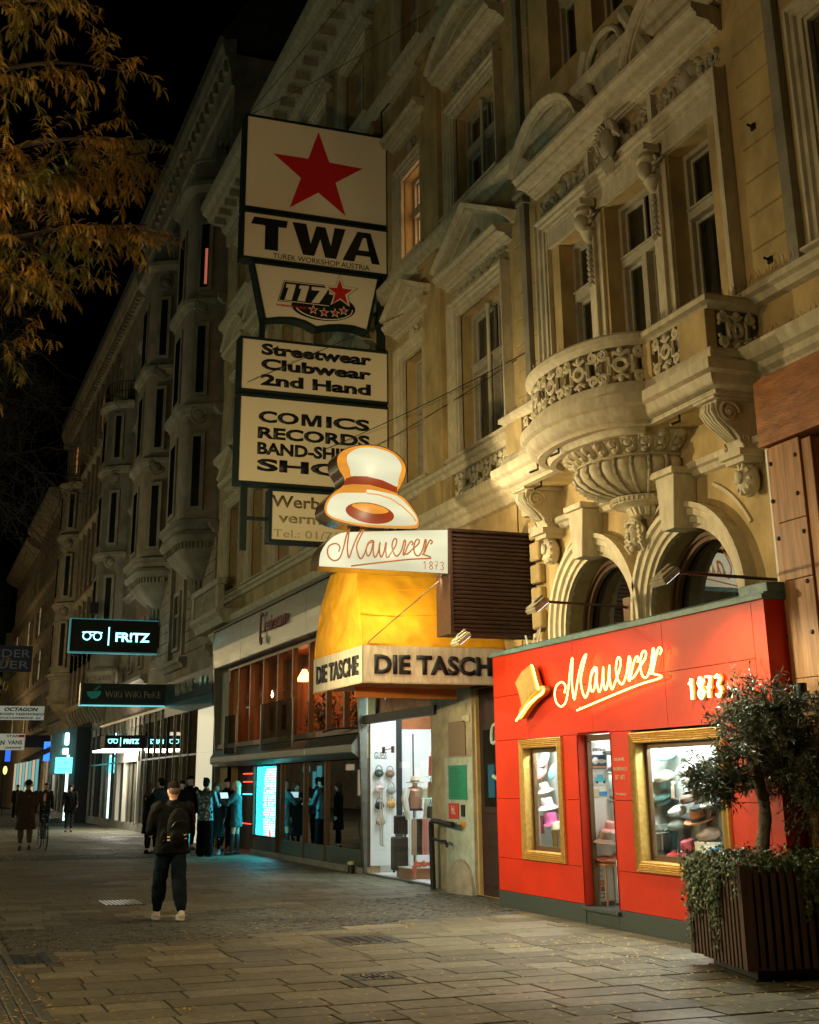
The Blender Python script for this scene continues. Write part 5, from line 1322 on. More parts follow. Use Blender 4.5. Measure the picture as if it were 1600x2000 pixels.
part('house_number', MB().tube([(8.63,p[0],p[1]) for p in spline([(18.62,2.5),(18.95,2.5),(19.0,2.25),(18.75,2.25),(18.62,2.0),(18.75,1.72),(19.0,1.75)],4)],.03,8), mat('pale_number',(.35,.45,.45),.4), DR, smooth=True)
n_ = part('sticker', MB().box(8.625,8.636,18.35,18.75,1.5,1.72), m_orange, DR); n2 = part('sticker', MB().box(8.625,8.636,18.35,18.85,.98,1.38), m_cardw, DR)
words('lettering','Ein- und Ausfahrt',m_blue,n2,(8.623,18.82,1.28),MX_WALL,wd=.42,depth=.001)
words('lettering','freihalten',m_blue,n2,(8.623,18.78,1.2),MX_WALL,wd=.3,depth=.001)
part('passage_lintel', MB().wb(17.72,19.6,3.1,3.3,0,.06), m_brown, HA)
# ================================================================== the bar with the steel front
HB = thing('bar_front','steel and bronze two-storey bar front with tall amber windows','shop front',(W,31,0))
b0,b1 = 24.98,37.9
nm = [b0,28.3,31.3,34.6,b1]
for i in range(4):
    a,b = nm[i]+.006,nm[i+1]-.006
    q = MB().prism([(.02,5.92),(.30,5.92),(.31,5.4),(.27,4.90),(.24,4.86),(.02,4.86)], lambda d,z,t:(W-d,t,z), a,b); part('steel_panel', q, m_steel, HB, bevel=.01)
    q = MB().prism([(.0,2.62),(.16,2.60),(.30,2.40),(.30,2.24),(.16,2.14),(0,2.14)], lambda d,z,t:(W-d,t,z), a,b); part('steel_band', q, m_steel, HB, smooth=False, bevel=.02)
part('top_flashing', MB().wb(b0,b1,5.92,5.97,0,.36), m_dark, HB)
part('side_fin', MB().prism([(.0,0),(.06,0),(.16,2.6),(.33,5.9),(0,5.9)], lambda d,z,t:(W-d,t,z), b0-.08,b0-.005), m_steel, HB)
part('side_fin', MB().prism([(.0,0),(.06,0),(.16,2.6),(.33,5.9),(0,5.9)], lambda d,z,t:(W-d,t,z), b1,b1+.08), m_steel, HB)
# upper windows: posts and panes
ys = [25.1,26.35,27.6,28.95,30.35,31.7,33.1,34.5,35.8,36.9]
for i,y in enumerate(ys): part('post', MB().wb(y-.05,y+.05,2.64,4.86,-.10,.02), m_bronze, HB)
part('sill', MB().wb(b0,b1,2.63,2.75,-.2,.12), m_bronze, HB); part('head', MB().wb(b0,b1,4.76,4.86,-.2,.03), m_bronze, HB)
for i in range(len(ys)-1): part('pane', MB().wb(ys[i]+.07,ys[i+1]-.07,2.75,4.76,-.10,-.09), g_clear, HB)
part('end_cheek', MB().wb(36.97,b1,2.63,4.86,-.2,.02), m_cream2, HB)
m_ocwall = mat('amber_wall',(.40,.13,.04),.8,var=.4,vscale=1.5)
room(8.8,10.0,25.0,37.0,2.7,5.0,m_ocwall,HB,'upper_room')
for y in (26.5,29.6,32.8): part('lampshade', MB().lathe([(.05,4.5),(.22,4.2),(.21,4.2),(.04,4.5)],9.6,y,20), emis('amber_lamp%d'%int(y),(1,.42,.12),9,(.6,.3,.1)), HB, smooth=True)
def leaf_blade(mb, p, d, L, wd):
    d = d.normalized(); s_ = d.cross(Vector((0,0,1))); s_ = s_.normalized() if s_.length > .01 else Vector((1,0,0))
    mb.add([p, p+d*L*.4+s_*wd, p+d*L-Vector((0,0,L*.2)), p+d*L*.4-s_*wd],[(0,1,2,3)])
q = MB()
rr = random.Random(3)
bush = thing('indoor_plant','dark indoor plant silhouettes behind the amber windows of the bar','plant',(9.6,30,2.75))
for y in (27.6,29.5,30.4,33.5):
    for i in range(170): leaf_blade(q, Vector((9.25+rr.uniform(-.2,.2),y+rr.gauss(0,.3),2.85+abs(rr.gauss(0,.5)))), Vector((rr.gauss(0,1),rr.gauss(0,1),rr.gauss(.3,.8))), .20, .035)
part('foliage', q, m_black, bush)
# glass balcony screens
for a,b,z1 in ((29.1,32.0,3.55),(34.6,36.0,3.45)):
    s_ = part('glass_screen', MB().wb(a,b,2.45,z1,.33,.345), g_dark, HB); 
    [part('screen_post', MB().wb(c_-.02,c_+.02,2.45,z1,.32,.355), m_steel, HB) for c_ in (a,b)]
# ground floor
gy = [25.1,28.9,29.2,30.9]
part('plinth', MB().wb(25.0,33.75,0,.12,0,.10), m_concrete, HB)
for a,b in ((25.05,27.5),(27.52,29.1),(29.12,31.0),(31.5,33.7)): part('kick_panel', MB().wb(a+.01,b-.01,.12,.42,-.02,.05), m_steel, HB, bevel=.004)
for y in (25.05,27.5,29.1,31.05,31.45,33.74): part('post', MB().wb(y-.06,y+.06,.12,2.14,-.1,.06), m_bronze, HB)
for a,b in ((25.11,27.44),(27.56,29.04),(29.16,30.99)): part('pane', MB().wb(a,b,.42,2.12,.0,.01), g_mir, HB)
part('room_back', MB().box(9.6,9.62,25,31.3,.1,2.6).box(8.65,9.6,31.2,31.22,.1,2.6), m_black, HB)
q = MB()
scr = emis('cyan_screen',(.02,.75,.95),7,(.05,.3,.35))
part('cyan_showcase', MB().wb(31.55,33.60,.46,2.08,-.02,-.01), scr, HB)
part('showcase_frame', MB().wb(31.45,33.74,2.08,2.14,-.1,.06).wb(31.45,33.74,.42,.46,-.1,.06), m_bronze, HB)
m_shell = emis('pale_shells',(.35,.95,1),1.2,(.5,.8,.8))
q = MB()
for j in range(28):
    for i in range(10):
        yy_ = 31.62+i*.115+.35*math.sin(j*.13)*.3; zz = .5+j*.056
        if rr.random() < .9: q.ball((W-.02,yy_,zz),.026,5,3,(.4,1.3,.7))
stuff(part('strung_shells', q, emis('bright_shells',(.65,1,1),5,(.6,.8,.8)), HB))
part('red_spot', MB().ball((W-.02,32.1,.52),.09,8,5,(.3,1,1.3)), emis('red_glow',(1,.05,.03),6,(.5,.05,.05)), HB)
part('pane', MB().wb(31.5,33.7,.46,2.08,.03,.036), g_clear, HB)
# entrance niche with dark shelves and red lines
part('niche', MB().box(8.9,8.95,33.8,36.9,0,2.2), m_black, HB)
for z,c in ((1.93,(1,.05,.02)),(1.72,(1,.05,.02)),(.87,(1,.05,.02)),(.65,(.6,.03,.02)),(1.40,(.05,.75,.9))):
    part('light_line', MB().box(8.88,8.895,33.9,36.2 if z != .87 else 35.0,z,z+.022), emis('line%d'%int(z*100),c,5), HB)
part('brick_edge', MB().wb(36.9,37.6,0,2.14,-.1,.02), m_ochre, HB)
HN = thing('wall_script_sign','rusty red metal script lettering on the steel panel of the bar','sign',(8.2,31,5.5))
words('letters','reiraum',mat('rust_letters',(.16,.03,.025),.5),HN,(W-.36,31.75,5.30),MX_WALL,wd=2.0,ht=.34,bold=.0,depth=.03,shear=.25)
part('initial', MB().tube([(W-.38,p[0],p[1]) for p in spline([(31.85,5.72),(32.05,5.80),(32.12,5.5),(32.12,5.1),(32.0,5.05),(31.98,5.2)],5)],.03,7), mat('rust_letters2',(.18,.03,.025),.5), HN, smooth=True)
part('mounting_rail', MB().wb(30.2,32.3,5.33,5.36,.33,.36), m_dark, HN)
# small balcony above the steel front
b2 = thing('stone_balcony','small stone balustrade balcony above the steel bar front','balcony',(W,37.3,6))
part('slab', MB().mould([(-.02,6.0),(.5,6.02),(.6,6.2),(.72,6.3),(.72,6.42),(-.02,6.42)],35.9,39.6), m_cream2, b2)
part('rail', MB().wb(35.9,39.6,7.1,7.28,.45,.70), m_cream2, b2, bevel=.02)
for y in (36.0,39.35): part('pier', MB().wb(y,y+.3,6.42,7.1,.48,.66), m_cream2, b2)
for i in range(9):
    yy_ = 36.55+i*.32; part('baluster', MB().lathe([(.05,6.42),(.09,6.6),(.04,6.8),(.08,7.0),(.05,7.1)],W-.57,yy_,8), m_cream2, b2, smooth=True)

wire('thin guy wire running down across the yellow awning', sag((7.2,17.6,4.5),(6.34,18.33,3.66),.0))

# ================================================================== sign tower TWA
YS = 23.6
m_face = emis('sign_face_lit', (.80,.58,.26), .34, (.62,.52,.34))
m_sface = bpy.data.materials.new('sign_board'); m_sface.use_nodes = True
t_ = m_sface.node_tree; p_ = t_.nodes['Principled BSDF']
n_ = t_.nodes.new('ShaderNodeTexNoise'); n_.inputs['Scale'].default_value = .9; n_.inputs['Detail'].default_value = 5
g_ = t_.nodes.new('ShaderNodeNewGeometry'); t_.links.new(g_.outputs['Position'], n_.inputs['Vector'])
r_ = t_.nodes.new('ShaderNodeValToRGB'); r_.color_ramp.elements[0].position = .3; r_.color_ramp.elements[1].position = .7
r_.color_ramp.elements[0].color = (.80,.52,.22,1); r_.color_ramp.elements[1].color = (.88,.64,.31,1)
t_.links.new(n_.outputs[0], r_.inputs[0]); t_.links.new(r_.outputs[0], p_.inputs['Emission Color']); p_.inputs['Emission Strength'].default_value = .05  # faint glow added; the boards have no light of their own
p_.inputs['Base Color'].default_value = (.80,.70,.47,1); p_.inputs['Roughness'].default_value = .35
m_greenblk = mat('dark_green_metal', (.012,.03,.026), .5, metal=.2)
m_starred = emis('sign_red', (.55,.012,.008), .06, (.5,.012,.012))
TW = thing('sign_tower', 'tall tower of cream sign boards with a red star, TWA, streetwear and comics lettering', 'sign', (8.5,YS,11), )
def box_sign(x0,x1,z0,z1,nm='sign_board',face=None,th=.32,y=YS,parent=TW,fr=.05,mfr=None):
    b = part(nm, MB().box(x0,x1,y-.004,y+.0,z0,z1), face or m_sface, parent)
    q = MB(); m_ = mfr or m_greenblk
    q.box(x0-fr,x1+fr,y-.03,y+th,z1,z1+fr); q.box(x0-fr,x1+fr,y-.03,y+th,z0-fr,z0); q.box(x0-fr,x0,y-.03,y+th,z0,z1); q.box(x1,x1+fr,y-.03,y+th,z0,z1)
    q.box(x0-.001,x1+.001,y+th-.02,y+th-.001,z0-.001,z1+.001)
    part('sign_frame', q, m_, b); return b
s1 = box_sign(5.48,8.58,13.02,15.10); s2 = box_sign(5.48,8.58,11.90,12.88); s3 = None
s4 = box_sign(5.52,8.58,9.08,10.12); s5 = box_sign(5.52,8.58,7.22,8.92); s6 = box_sign(6.20,8.40,6.12,7.06)
trap = [(5.72,11.76),(8.37,11.76),(8.13,10.60),(7.85,10.66),(7.58,10.66),(7.3,10.62),(7.04,10.55),(6.80,10.65),(6.55,10.69),(6.25,10.66),(5.98,10.60)]
s3 = part('sign_board', flat(trap, MX_FACE, (0,YS,0), .004), m_sface, TW)
q = MB(); loop = [(a,b) for a,b in trap]; n = len(loop)
cxm,czm = 7.05,11.2
out_ = [(cxm+(a-cxm)*1.045, czm+(b-czm)*1.10) for a,b in loop]
vs = [(a,YS-.03,b) for a,b in loop]+[(a,YS-.03,b) for a,b in out_]+[(a,YS+.3,b) for a,b in out_]
q.add(vs, [(i,(i+1)%n,n+(i+1)%n,n+i) for i in range(n)]+[(n+i,n+(i+1)%n,2*n+(i+1)%n,2*n+i) for i in range(n)])
part('sign_frame', q, m_greenblk, s3)
yl = YS-.006
part('red_star', flat([(7.038,15.0),(7.289,14.312),(8.043,14.293),(7.431,13.854),(7.66,13.119),(7.053,13.566),(6.433,13.121),(6.667,13.845),(6.056,14.315),(6.821,14.322)], MX_FACE, (0,yl,0), .006), m_starred, s1)
m_ink = mat('black_ink', (.006,.008,.007), .5)
# TWA built from plates
def plate(pts, m, parent, nm='letter', y=yl, th=.008): return part(nm, flat(pts, MX_FACE, (0,y,0), th), m, parent)
zt,zb = 12.80,12.10
plate([(5.68,zt),(6.98,zt),(6.93,12.62),(6.52,12.62),(6.52,zb),(6.16,zb),(6.16,12.62),(5.75,12.62)][:8] if False else [(5.68,zt),(6.40,zt),(6.37,12.64),(6.20,12.64),(6.20,zb),(5.92,zb),(5.92,12.64),(5.62,12.64)], m_ink, s2)
plate([(6.50,zt),(6.80,zt),(6.90,12.36),(7.02,12.78),(7.22,12.78),(7.34,12.36),(7.42,zt),(7.66,zt),(7.46,zb),(7.22,zb),(7.11,12.50),(6.98,zb),(6.74,zb)], m_ink, s2)
plate([(7.60,zb),(7.93,12.79),(8.22,12.79),(8.43,zb),(8.25,zb),(8.21,12.25),(7.90,12.25),(7.86,zb)], m_ink, s2)
plate([(7.95,12.37),(8.18,12.37),(8.12,12.66),(8.05,12.66)], m_sface, s2, 'counter', yl-.009, .004)
words('letters','TUREK WORKSHOP AUSTRIA',m_ink,s2,(6.10,yl,11.935),MX_FACE,wd=2.1,ht=.115,depth=.004)
# 117 emblem
plate([(7.052,11.275),(7.186,11.286),(7.321,11.285),(7.451,11.273),(7.572,11.249),(7.678,11.216),(7.765,11.173),(7.83,11.123),(7.87,11.068),(7.884,11.01),(7.87,10.951),(7.831,10.894),(7.766,10.84),(7.68,10.792),(7.575,10.752),(7.456,10.721),(7.327,10.7),(7.193,10.691),(7.059,10.693),(6.931,10.706),(6.813,10.73),(6.709,10.763),(6.624,10.805),(6.561,10.854),(6.521,10.908),(6.507,10.985)], m_ink, s3, 'emblem_oval')
plate([(6.342,11.469),(7.19,11.481),(7.31,11.36),(7.313,11.02),(6.219,11.004)], m_ink, s3, 'emblem_frame', yl-.001)
plate([(6.353,11.455),(7.18,11.467),(7.175,11.452),(6.362,11.44),(6.25,11.03),(7.31,11.035),(7.31,11.02),(6.235,11.015)], m_sface, s3, 'emblem_line', yl-.011,.002)
for pts in ([(6.398,11.4),(6.597,11.401),(6.512,11.05),(6.36,11.047),(6.44,11.316),(6.385,11.316)],[(6.677,11.398),(6.88,11.41),(6.791,11.058),(6.634,11.057),(6.715,11.327),(6.663,11.329)],[(6.936,11.404),(7.297,11.416),(7.248,11.307),(7.096,11.061),(6.929,11.052),(7.111,11.334),(6.931,11.33)]):
    plate(pts, m_sface, s3, 'numeral', yl-.012, .004)
so_ = [(7.533,11.754),(7.629,11.5),(7.923,11.495),(7.718,11.31),(7.757,11.062),(7.549,11.192),(7.338,11.05),(7.417,11.303),(7.19,11.459),(7.449,11.48)]
plate([(7.54+(x-7.54)*1.06,11.38+(z-11.38)*1.05) for x,z in so_], m_ink, s3, 'star_edge', yl-.013, .002)
plate(so_, m_sface, s3, 'star_edge', yl-.016, .002)
plate([(7.536,11.64),(7.604,11.449),(7.825,11.452),(7.655,11.314),(7.719,11.105),(7.549,11.224),(7.381,11.088),(7.442,11.325),(7.278,11.432),(7.472,11.445)], m_starred, s3, 'red_star', yl-.019, .002)
def star(cx_,cz,r,k=.42): return [(cx_+math.sin(i*PI/5)*(r if i%2 == 0 else r*k), cz+math.cos(i*PI/5)*(r if i%2 == 0 else r*k)) for i in range(10)]
for x,z in ((6.974,10.90),(7.205,10.87),(7.443,10.885),(7.63,10.955)):
    plate(star(x,z,.115), m_sface, s3, 'star_edge', yl-.012, .002); plate(star(x,z,.078), m_starred, s3, 'red_star', yl-.015, .002)
part('emblem_line', MB().tube([(7.2+.62*math.cos(a),yl-.012,10.99+.265*math.sin(a)) for a in [R(-160+i*9) for i in range(19)]],.012,4), m_sface, s3)
words('letters','WORKSHOP MARKET',m_starred,s3,(6.19,yl-.012,10.895),MX_FACE,wd=.66,ht=.045,bold=.03,depth=.003)
for s,x1,z,h in (('Streetwear',8.24,9.82,.245),('Clubwear',8.235,9.51,.24),('2nd Hand',8.225,9.18,.24)):
    words('letters',s,m_ink,s4,(5.91,yl,z),MX_FACE,wd=x1-5.91,ht=h,bold=.045,depth=.005)
for s,z,h in (('COMICS',8.42,.2401),('RECORDS',8.09,.24),('BAND-SHIRTS',7.77,.25),('SHOP',7.44,.25)):
    if s == 'COMICS':
        words('letters','CO',m_ink,s5,(5.886,yl,z),MX_FACE,wd=.824,ht=h,bold=.04,depth=.005); words('letters','ICS',m_ink,s5,(7.276,yl,z),MX_FACE,wd=.921,ht=h,bold=.04,depth=.005)
        plate([(6.764,z),(6.764,z+h),(6.885,z+h),(6.972,z+.085),(7.058,z+h),(7.179,z+h),(7.179,z),(7.095,z),(7.095,z+.165),(7.02,z),(6.925,z),(6.848,z+.165),(6.848,z)], m_ink, s5)
        continue
    words('letters',s,m_ink,s5,(5.88,yl,z),MX_FACE,wd=2.32,ht=h,bold=(.026 if s == 'COMICS' else .04),depth=.005)
m_faded = mat('faded_letters', (.16,.12,.06), .7); m_faded2 = mat('faded_letters_pale', (.36,.28,.14), .7); m_faded3 = mat('faded_letters_paler', (.45,.35,.2), .7)
words('letters','Werbefläche',m_faded,s6,(6.19,yl,6.75),MX_FACE,wd=2.1,ht=.24,bold=.02,depth=.003)
words('letters','vermieten',m_faded2,s6,(6.33,yl,6.45),MX_FACE,wd=1.7,ht=.19,bold=.02,depth=.003)
words('letters','Tel.: 01/713 87',m_faded3,s6,(6.24,yl,6.17),MX_FACE,wd=1.9,ht=.15,depth=.003)
q = MB()
q.box(8.44,8.56,YS+.1,YS+.25,6.0,15.2); q.box(5.9,6.0,YS+.1,YS+.2,10.1,11.9)
for z in (15.2,13.0,11.85,10.2,9.0,7.15): q.box(8.5,8.62,YS+.05,YS+.3,z-.06,z+.02)
part('support_post', q, m_greenblk, TW)
for a,b in (((5.9,7.1),(5.95,6.1)),): part('support_post', MB().box(5.62,5.74,YS+.1,YS+.2,5.9,7.2).box(5.74,6.2,YS+.1,YS+.2,6.5,6.56), m_greenblk, TW)
part('spot_bracket', MB().tube([(8.5,YS,15.2),(8.3,YS-.5,15.45),(8.3,YS-1.0,15.4)],.02,6), m_greenblk, TW)

# ================================================================== glowing hat sign, script sign and slatted box
YM = 17.2
def glowmat(name, col, s, sc_=2.2, lo=.55, streak=False):
    m = bpy.data.materials.new(name); m.use_nodes = True; t = m.node_tree; p = t.nodes['Principled BSDF']
    n = t.nodes.new('ShaderNodeTexNoise'); n.inputs['Scale'].default_value = sc_; n.inputs['Detail'].default_value = 1
    g = t.nodes.new('ShaderNodeNewGeometry'); mp = t.nodes.new('ShaderNodeMapping'); mp.inputs['Scale'].default_value = (.6,1,2.4)
    t.links.new(g.outputs['Position'], mp.inputs[0]); t.links.new(mp.outputs[0], n.inputs['Vector'])
    mr = t.nodes.new('ShaderNodeMapRange'); mr.inputs[1].default_value = .3; mr.inputs[2].default_value = .7
    mr.inputs[3].default_value = s*lo; mr.inputs[4].default_value = s*1.15
    t.links.new(n.outputs[0], mr.inputs[0]); t.links.new(mr.outputs[0], p.inputs['Emission Strength'])
    p.inputs['Emission Color'].default_value = (*col,1); p.inputs['Base Color'].default_value = (0,0,0,1); p.inputs['Roughness'].default_value = .5; p.inputs['Specular IOR Level'].default_value = .05
    return m
m_gwhite = glowmat('lit_acrylic_cream', (.98,.93,.60), .86, sc_=1.3, lo=.78)
m_gorange = glowmat('lit_acrylic_orange', (1,.38,.04), .85, lo=.8)
m_gred = glowmat('lit_acrylic_rust', (.55,.07,.012), .6, lo=.8)
GH = thing('lit_hat_sign', 'glowing top hat shaped light box above the Mauerer script sign', 'neon sign', (6.0,YM,5.2))
ho = [(5.497,6.195),(5.598,6.283),(5.761,6.347),(5.968,6.378),(6.175,6.367),(6.363,6.301),(6.489,6.198),(6.542,6.067),(6.511,5.914),(6.447,5.789),(6.4,5.682),(6.525,5.615),(6.669,5.446),(6.74,5.312),(6.729,5.223),(6.645,5.185),(6.211,5.167),(5.805,5.177),(5.504,5.217),(5.344,5.28),(5.287,5.376),(5.325,5.514),(5.44,5.639),(5.544,5.721),(5.59,5.787),(5.57,5.874),(5.508,5.968),(5.473,6.084)]
def sm(pts, k=3): return [(p[0],p[1]) for p in spline([(a,b,0) for a,b in pts],k,True)]
hs = sm(ho)
ym = YM
part('lit_face', flat(hs, MX_FACE, (0,ym,0), .004), m_gorange, GH)
def rim(loop, y0, y1, m, parent, grow=1.02):
    n = len(loop); q = MB()
    c = (sum(a for a,b in loop)/n, sum(b for a,b in loop)/n)
    o2 = [(c[0]+(a-c[0])*grow, c[1]+(b-c[1])*grow) for a,b in loop]
    vs = [(a,y0,b) for a,b in loop]+[(a,y0,b) for a,b in o2]+[(a,y1,b) for a,b in o2]+[(a,y1,b) for a,b in loop]
    q.add(vs, [(k*n+i,k*n+(i+1)%n,(k+1)*n+(i+1)%n,(k+1)*n+i) for k in range(3) for i in range(n)]+[tuple(range(3*n,4*n))])
    return part('casing', q, m, parent, smooth=False)
m_case_ = mat('glossy_dark_casing', (.04,.028,.02), .25, metal=.3, coat=.5)
rim(hs, ym-.02, ym+.42, m_case_, GH, 1.018)
fy = ym-.007
def glow(pts, m, k, nm, smooth=True): return part(nm, flat(sm(pts) if smooth else pts, MX_FACE, (0,fy-k*.005,0), .004), m, GH)
glow([(5.635,6.206),(5.772,6.307),(5.968,6.345),(6.175,6.325),(6.342,6.268),(6.442,6.17),(6.47,6.061),(6.423,5.907),(6.385,5.785),(6.173,5.860),(5.926,5.900),(5.701,5.890),(5.671,5.99),(5.629,6.096)], m_gwhite, 1, 'crown_light')
glow([(5.61,5.852),(5.722,5.895),(5.926,5.906),(6.173,5.865),(6.401,5.776),(6.39,5.689),(6.194,5.741),(5.967,5.784),(5.722,5.777),(5.565,5.745)], m_gred, 2, 'hat_band', False)
glow([(5.323,5.398),(5.381,5.538),(5.501,5.624),(5.723,5.649),(5.916,5.662),(5.936,5.713),(6.173,5.69),(6.4,5.646),(6.565,5.519),(6.689,5.368),(6.709,5.271),(6.625,5.227),(6.212,5.202),(5.805,5.206),(5.523,5.247),(5.363,5.304)], m_gwhite, 1, 'brim_light', True)
part('brim_line', MB().tube([(x,fy-.010,z) for x,z in [(5.926,5.653),(6.111,5.646),(6.296,5.6),(6.482,5.493),(6.616,5.384),(6.688,5.289)]],.010,5), m_gorange, GH)
glow([(6.346,5.347),(6.337,5.308),(6.304,5.274),(6.247,5.245),(6.173,5.226),(6.085,5.215),(5.989,5.215),(5.893,5.226),(5.803,5.246),(5.724,5.274),(5.662,5.308),(5.622,5.346),(5.605,5.385),(5.613,5.424),(5.645,5.458),(5.7,5.486),(5.774,5.507),(5.861,5.517),(5.957,5.518),(6.054,5.508),(6.145,5.488),(6.225,5.46),(6.288,5.426),(6.329,5.387)], m_gred, 2, 'brim_opening', False)
glow([(5.693,5.461),(5.804,5.497),(5.973,5.503),(6.151,5.472),(6.264,5.41),(6.171,5.371),(6.008,5.361),(5.845,5.393)], m_gorange, 3, 'opening_light')
part('post', MB().box(5.72,5.86,YM+.1,YM+.25,5.05,5.25).box(6.35,6.45,YM+.1,YM+.25,5.08,5.25), m_case_, GH)
GS = thing('lit_script_sign', 'glowing cream light box with orange script Mauerer 1873 below the hat sign', 'neon sign', (6.2,YM,4.8))
bo = [(5.216,4.562),(5.220,4.65),(5.235,4.74),(5.272,4.82),(5.32,4.89),(5.369,4.945),(5.42,4.99),(5.478,5.025),(5.54,5.052),(5.61,5.069),(5.921,5.096),(7.19,5.197),(7.18,4.551)]
part('lit_face', flat(bo, MX_FACE, (0,YM,0), .004), m_gwhite, GS); rim(bo, YM-.02, YM+.40, m_case_, GS, 1.012)
m_scr = glowmat('lit_script_orange', (.85,.22,.03), .55, lo=.9)
script(MX_FACE, Vector((5.342,YM-.008,4.59)), 1.60/696, .00262, .011, m_scr, GS, 'script_line', shearf=.0)
for i,ch in enumerate('1873'):
    for st in DIG[ch]: part('numeral', MB().tube([(6.80+i*.088+x*.10,YM-.008,4.60+y*.115) for x,y in (spline(st,4) if ch in '83' else st)],.006,5), m_scr, GS)
LB = thing('slatted_sign_box', 'dark red-brown slatted metal box fixed to the wall beside the lit script sign', 'sign box', (7.9,YM,4.4))
q = MB(); x0,x1,z0,z1 = 7.22,8.58,3.70,5.20
q.box(x0,x1,YM+.02,YM+.55,z0,z1); part('body', q, m_brown, LB)
q = MB(); q.box(x0-.02,x1+.02,YM-.03,YM+.02,z0-.02,z0+.02); q.box(x0-.02,x1+.02,YM-.03,YM+.02,z1-.02,z1+.02); q.box(x0-.02,x0+.03,YM-.03,YM+.02,z0+.02,z1-.02); q.box(x1-.03,x1+.02,YM-.03,YM+.02,z0+.02,z1-.02); part('edge_frame', q, m_brown, LB)
sl = MB().prism([(-.02,.0),(-.025,.03),(.0,.058),(.012,.058),(-.006,.03),(.0,.0)], lambda a,b,t:(t,YM+a,b), x0+.03, x1-.03).mesh('slat', m_brown)
n = 24
for i in range(n):
    o = link('slat', sl, LB); o.location = (0,0,0); o.matrix_basis = Matrix.Translation((0,0,z0+.03+i*(z1-z0-.06)/n))
fl = part('cable_bundle', MB().tube(spline([(8.45,17.0,3.7),(8.4,17.0,3.5),(8.5,17.1,3.62),(8.52,16.9,3.9),(8.45,16.95,3.52)],5),.012,6).tube(spline([(8.3,17.0,3.68),(8.36,17.0,3.48),(8.44,17.05,3.6)],5),.014,6), m_white, None, smooth=True); tag(fl,'pale cables hanging below the dark slatted box','cables')
# ================================================================== signs further up the street
m_cyan_e = emis('cyan_letters', (.30,.95,1.0), 3.2, (.4,.8,.8))
m_cyand = emis('cyan_edge', (.05,.45,.50), .3, (.1,.2,.2))
FS = thing('optician_sign','black hanging sign with cyan glasses and the word FR!TZ','sign',(7,48.5,7))
part('board', MB().box(5.30,8.48,48.5,48.75,6.32,7.48), m_black, FS); part('edge', MB().box(5.26,8.50,48.47,48.78,6.27,6.32).box(5.26,8.50,48.47,48.78,7.48,7.51).box(5.26,5.30,48.47,48.78,6.32,7.48), m_cyand, FS)
part('mounting', MB().box(8.5,8.8,48.5,48.8,6.5,7.3), m_black, FS)
def specs(x,z,s,m,parent,y,mx=1):
    q = MB()
    for k in (-1,1): q.tube([(x+k*.2*s*1.0+math.cos(a*PI/10)*.145*s,y,z+math.sin(a*PI/10)*.145*s) for a in range(21)],.024*s,6)
    q.tube([(x-.38*s,y,z+.13*s),(x-.2*s,y,z+.15*s),(x+.2*s,y,z+.15*s),(x+.38*s,y,z+.13*s)],.022*s,6); q.tube([(x-.06*s,y,z+.02*s),(x,y,z+.05*s),(x+.06*s,y,z+.02*s)],.022*s,6)
    part('glasses_outline', q, m, parent)
specs(6.08,6.88,.95,m_cyan_e,FS,48.49); part('divider', MB().box(6.66,6.70,48.48,48.5,6.56,7.22), m_cyan_e, FS)
words('letters','FR!TZ',m_cyan_e,FS,(6.93,48.495,6.70),MX_FACE,wd=1.25,ht=.34,bold=.028,depth=.01)
WK = thing('poke_bar_sign','dark green hanging sign lettered Wiki Wiki Poke with a bowl','sign',(7,46.6,4.7))
m_dg = mat('dark_green_board',(.02,.045,.04),.45); m_let = mat('pale_letters',(.40,.38,.30),.6); m_bowl = emis('green_print',(.01,.14,.09),.35,(.01,.12,.08))
part('board', MB().box(5.62,8.56,46.6,46.85,4.34,5.06), m_dg, WK); part('edge', MB().box(5.56,5.62,46.57,46.88,4.32,5.08), m_steel, WK); part('under_light', MB().box(5.56,8.56,46.57,46.88,4.30,4.335), emis('cyan_tube',(.15,.85,.9),.8,(.3,.6,.6)), WK)
words('letters','WiKi WiKi PoKE',m_let,WK,(6.42,46.59,4.58),MX_FACE,wd=1.95,ht=.23,bold=.01,depth=.01)
part('bowl_print', flat([(5.78,4.78),(6.28,4.80),(6.24,4.66),(6.12,4.55),(5.94,4.54),(5.82,4.64)], MX_FACE, (0,46.59,0), .006), m_bowl, WK); part('chopsticks', MB().tube([(6.08,46.585,4.82),(6.26,46.585,4.98)],.010,4).tube([(6.03,46.585,4.82),(6.2,46.585,5.0)],.010,4), m_bowl, WK)
F2_ = thing('optician_portal_sign','black box sign with cyan FR!TZ over the glass entrance','sign',(7.8,51,3.2))
part('board', MB().box(7.12,8.58,51.0,52.2,3.0,3.48), m_black, F2_); specs(7.42,3.26,.5,m_cyan_e,F2_,50.99); part('divider', MB().box(7.70,7.72,50.98,51.0,3.08,3.40), m_cyan_e, F2_)
words('letters','FRITZ',m_cyan_e,F2_,(7.83,50.995,3.17),MX_FACE,wd=.58,ht=.17,bold=.035,depth=.008)
part('under_light', MB().box(7.15,8.5,51.0,54.5,2.93,2.99), emis('portal_light',(1,.93,.78),14,(.8,.8,.7)), F2_)
OC = thing('sports_club_sign','white hanging sign lettered OCTAGON KICKBOXEN TAEKWONDO','sign',(7,90,6.2))
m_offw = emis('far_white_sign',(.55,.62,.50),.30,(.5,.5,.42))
part('board', MB().box(4.9,8.6,90,90.3,5.82,6.70), m_offw, OC)
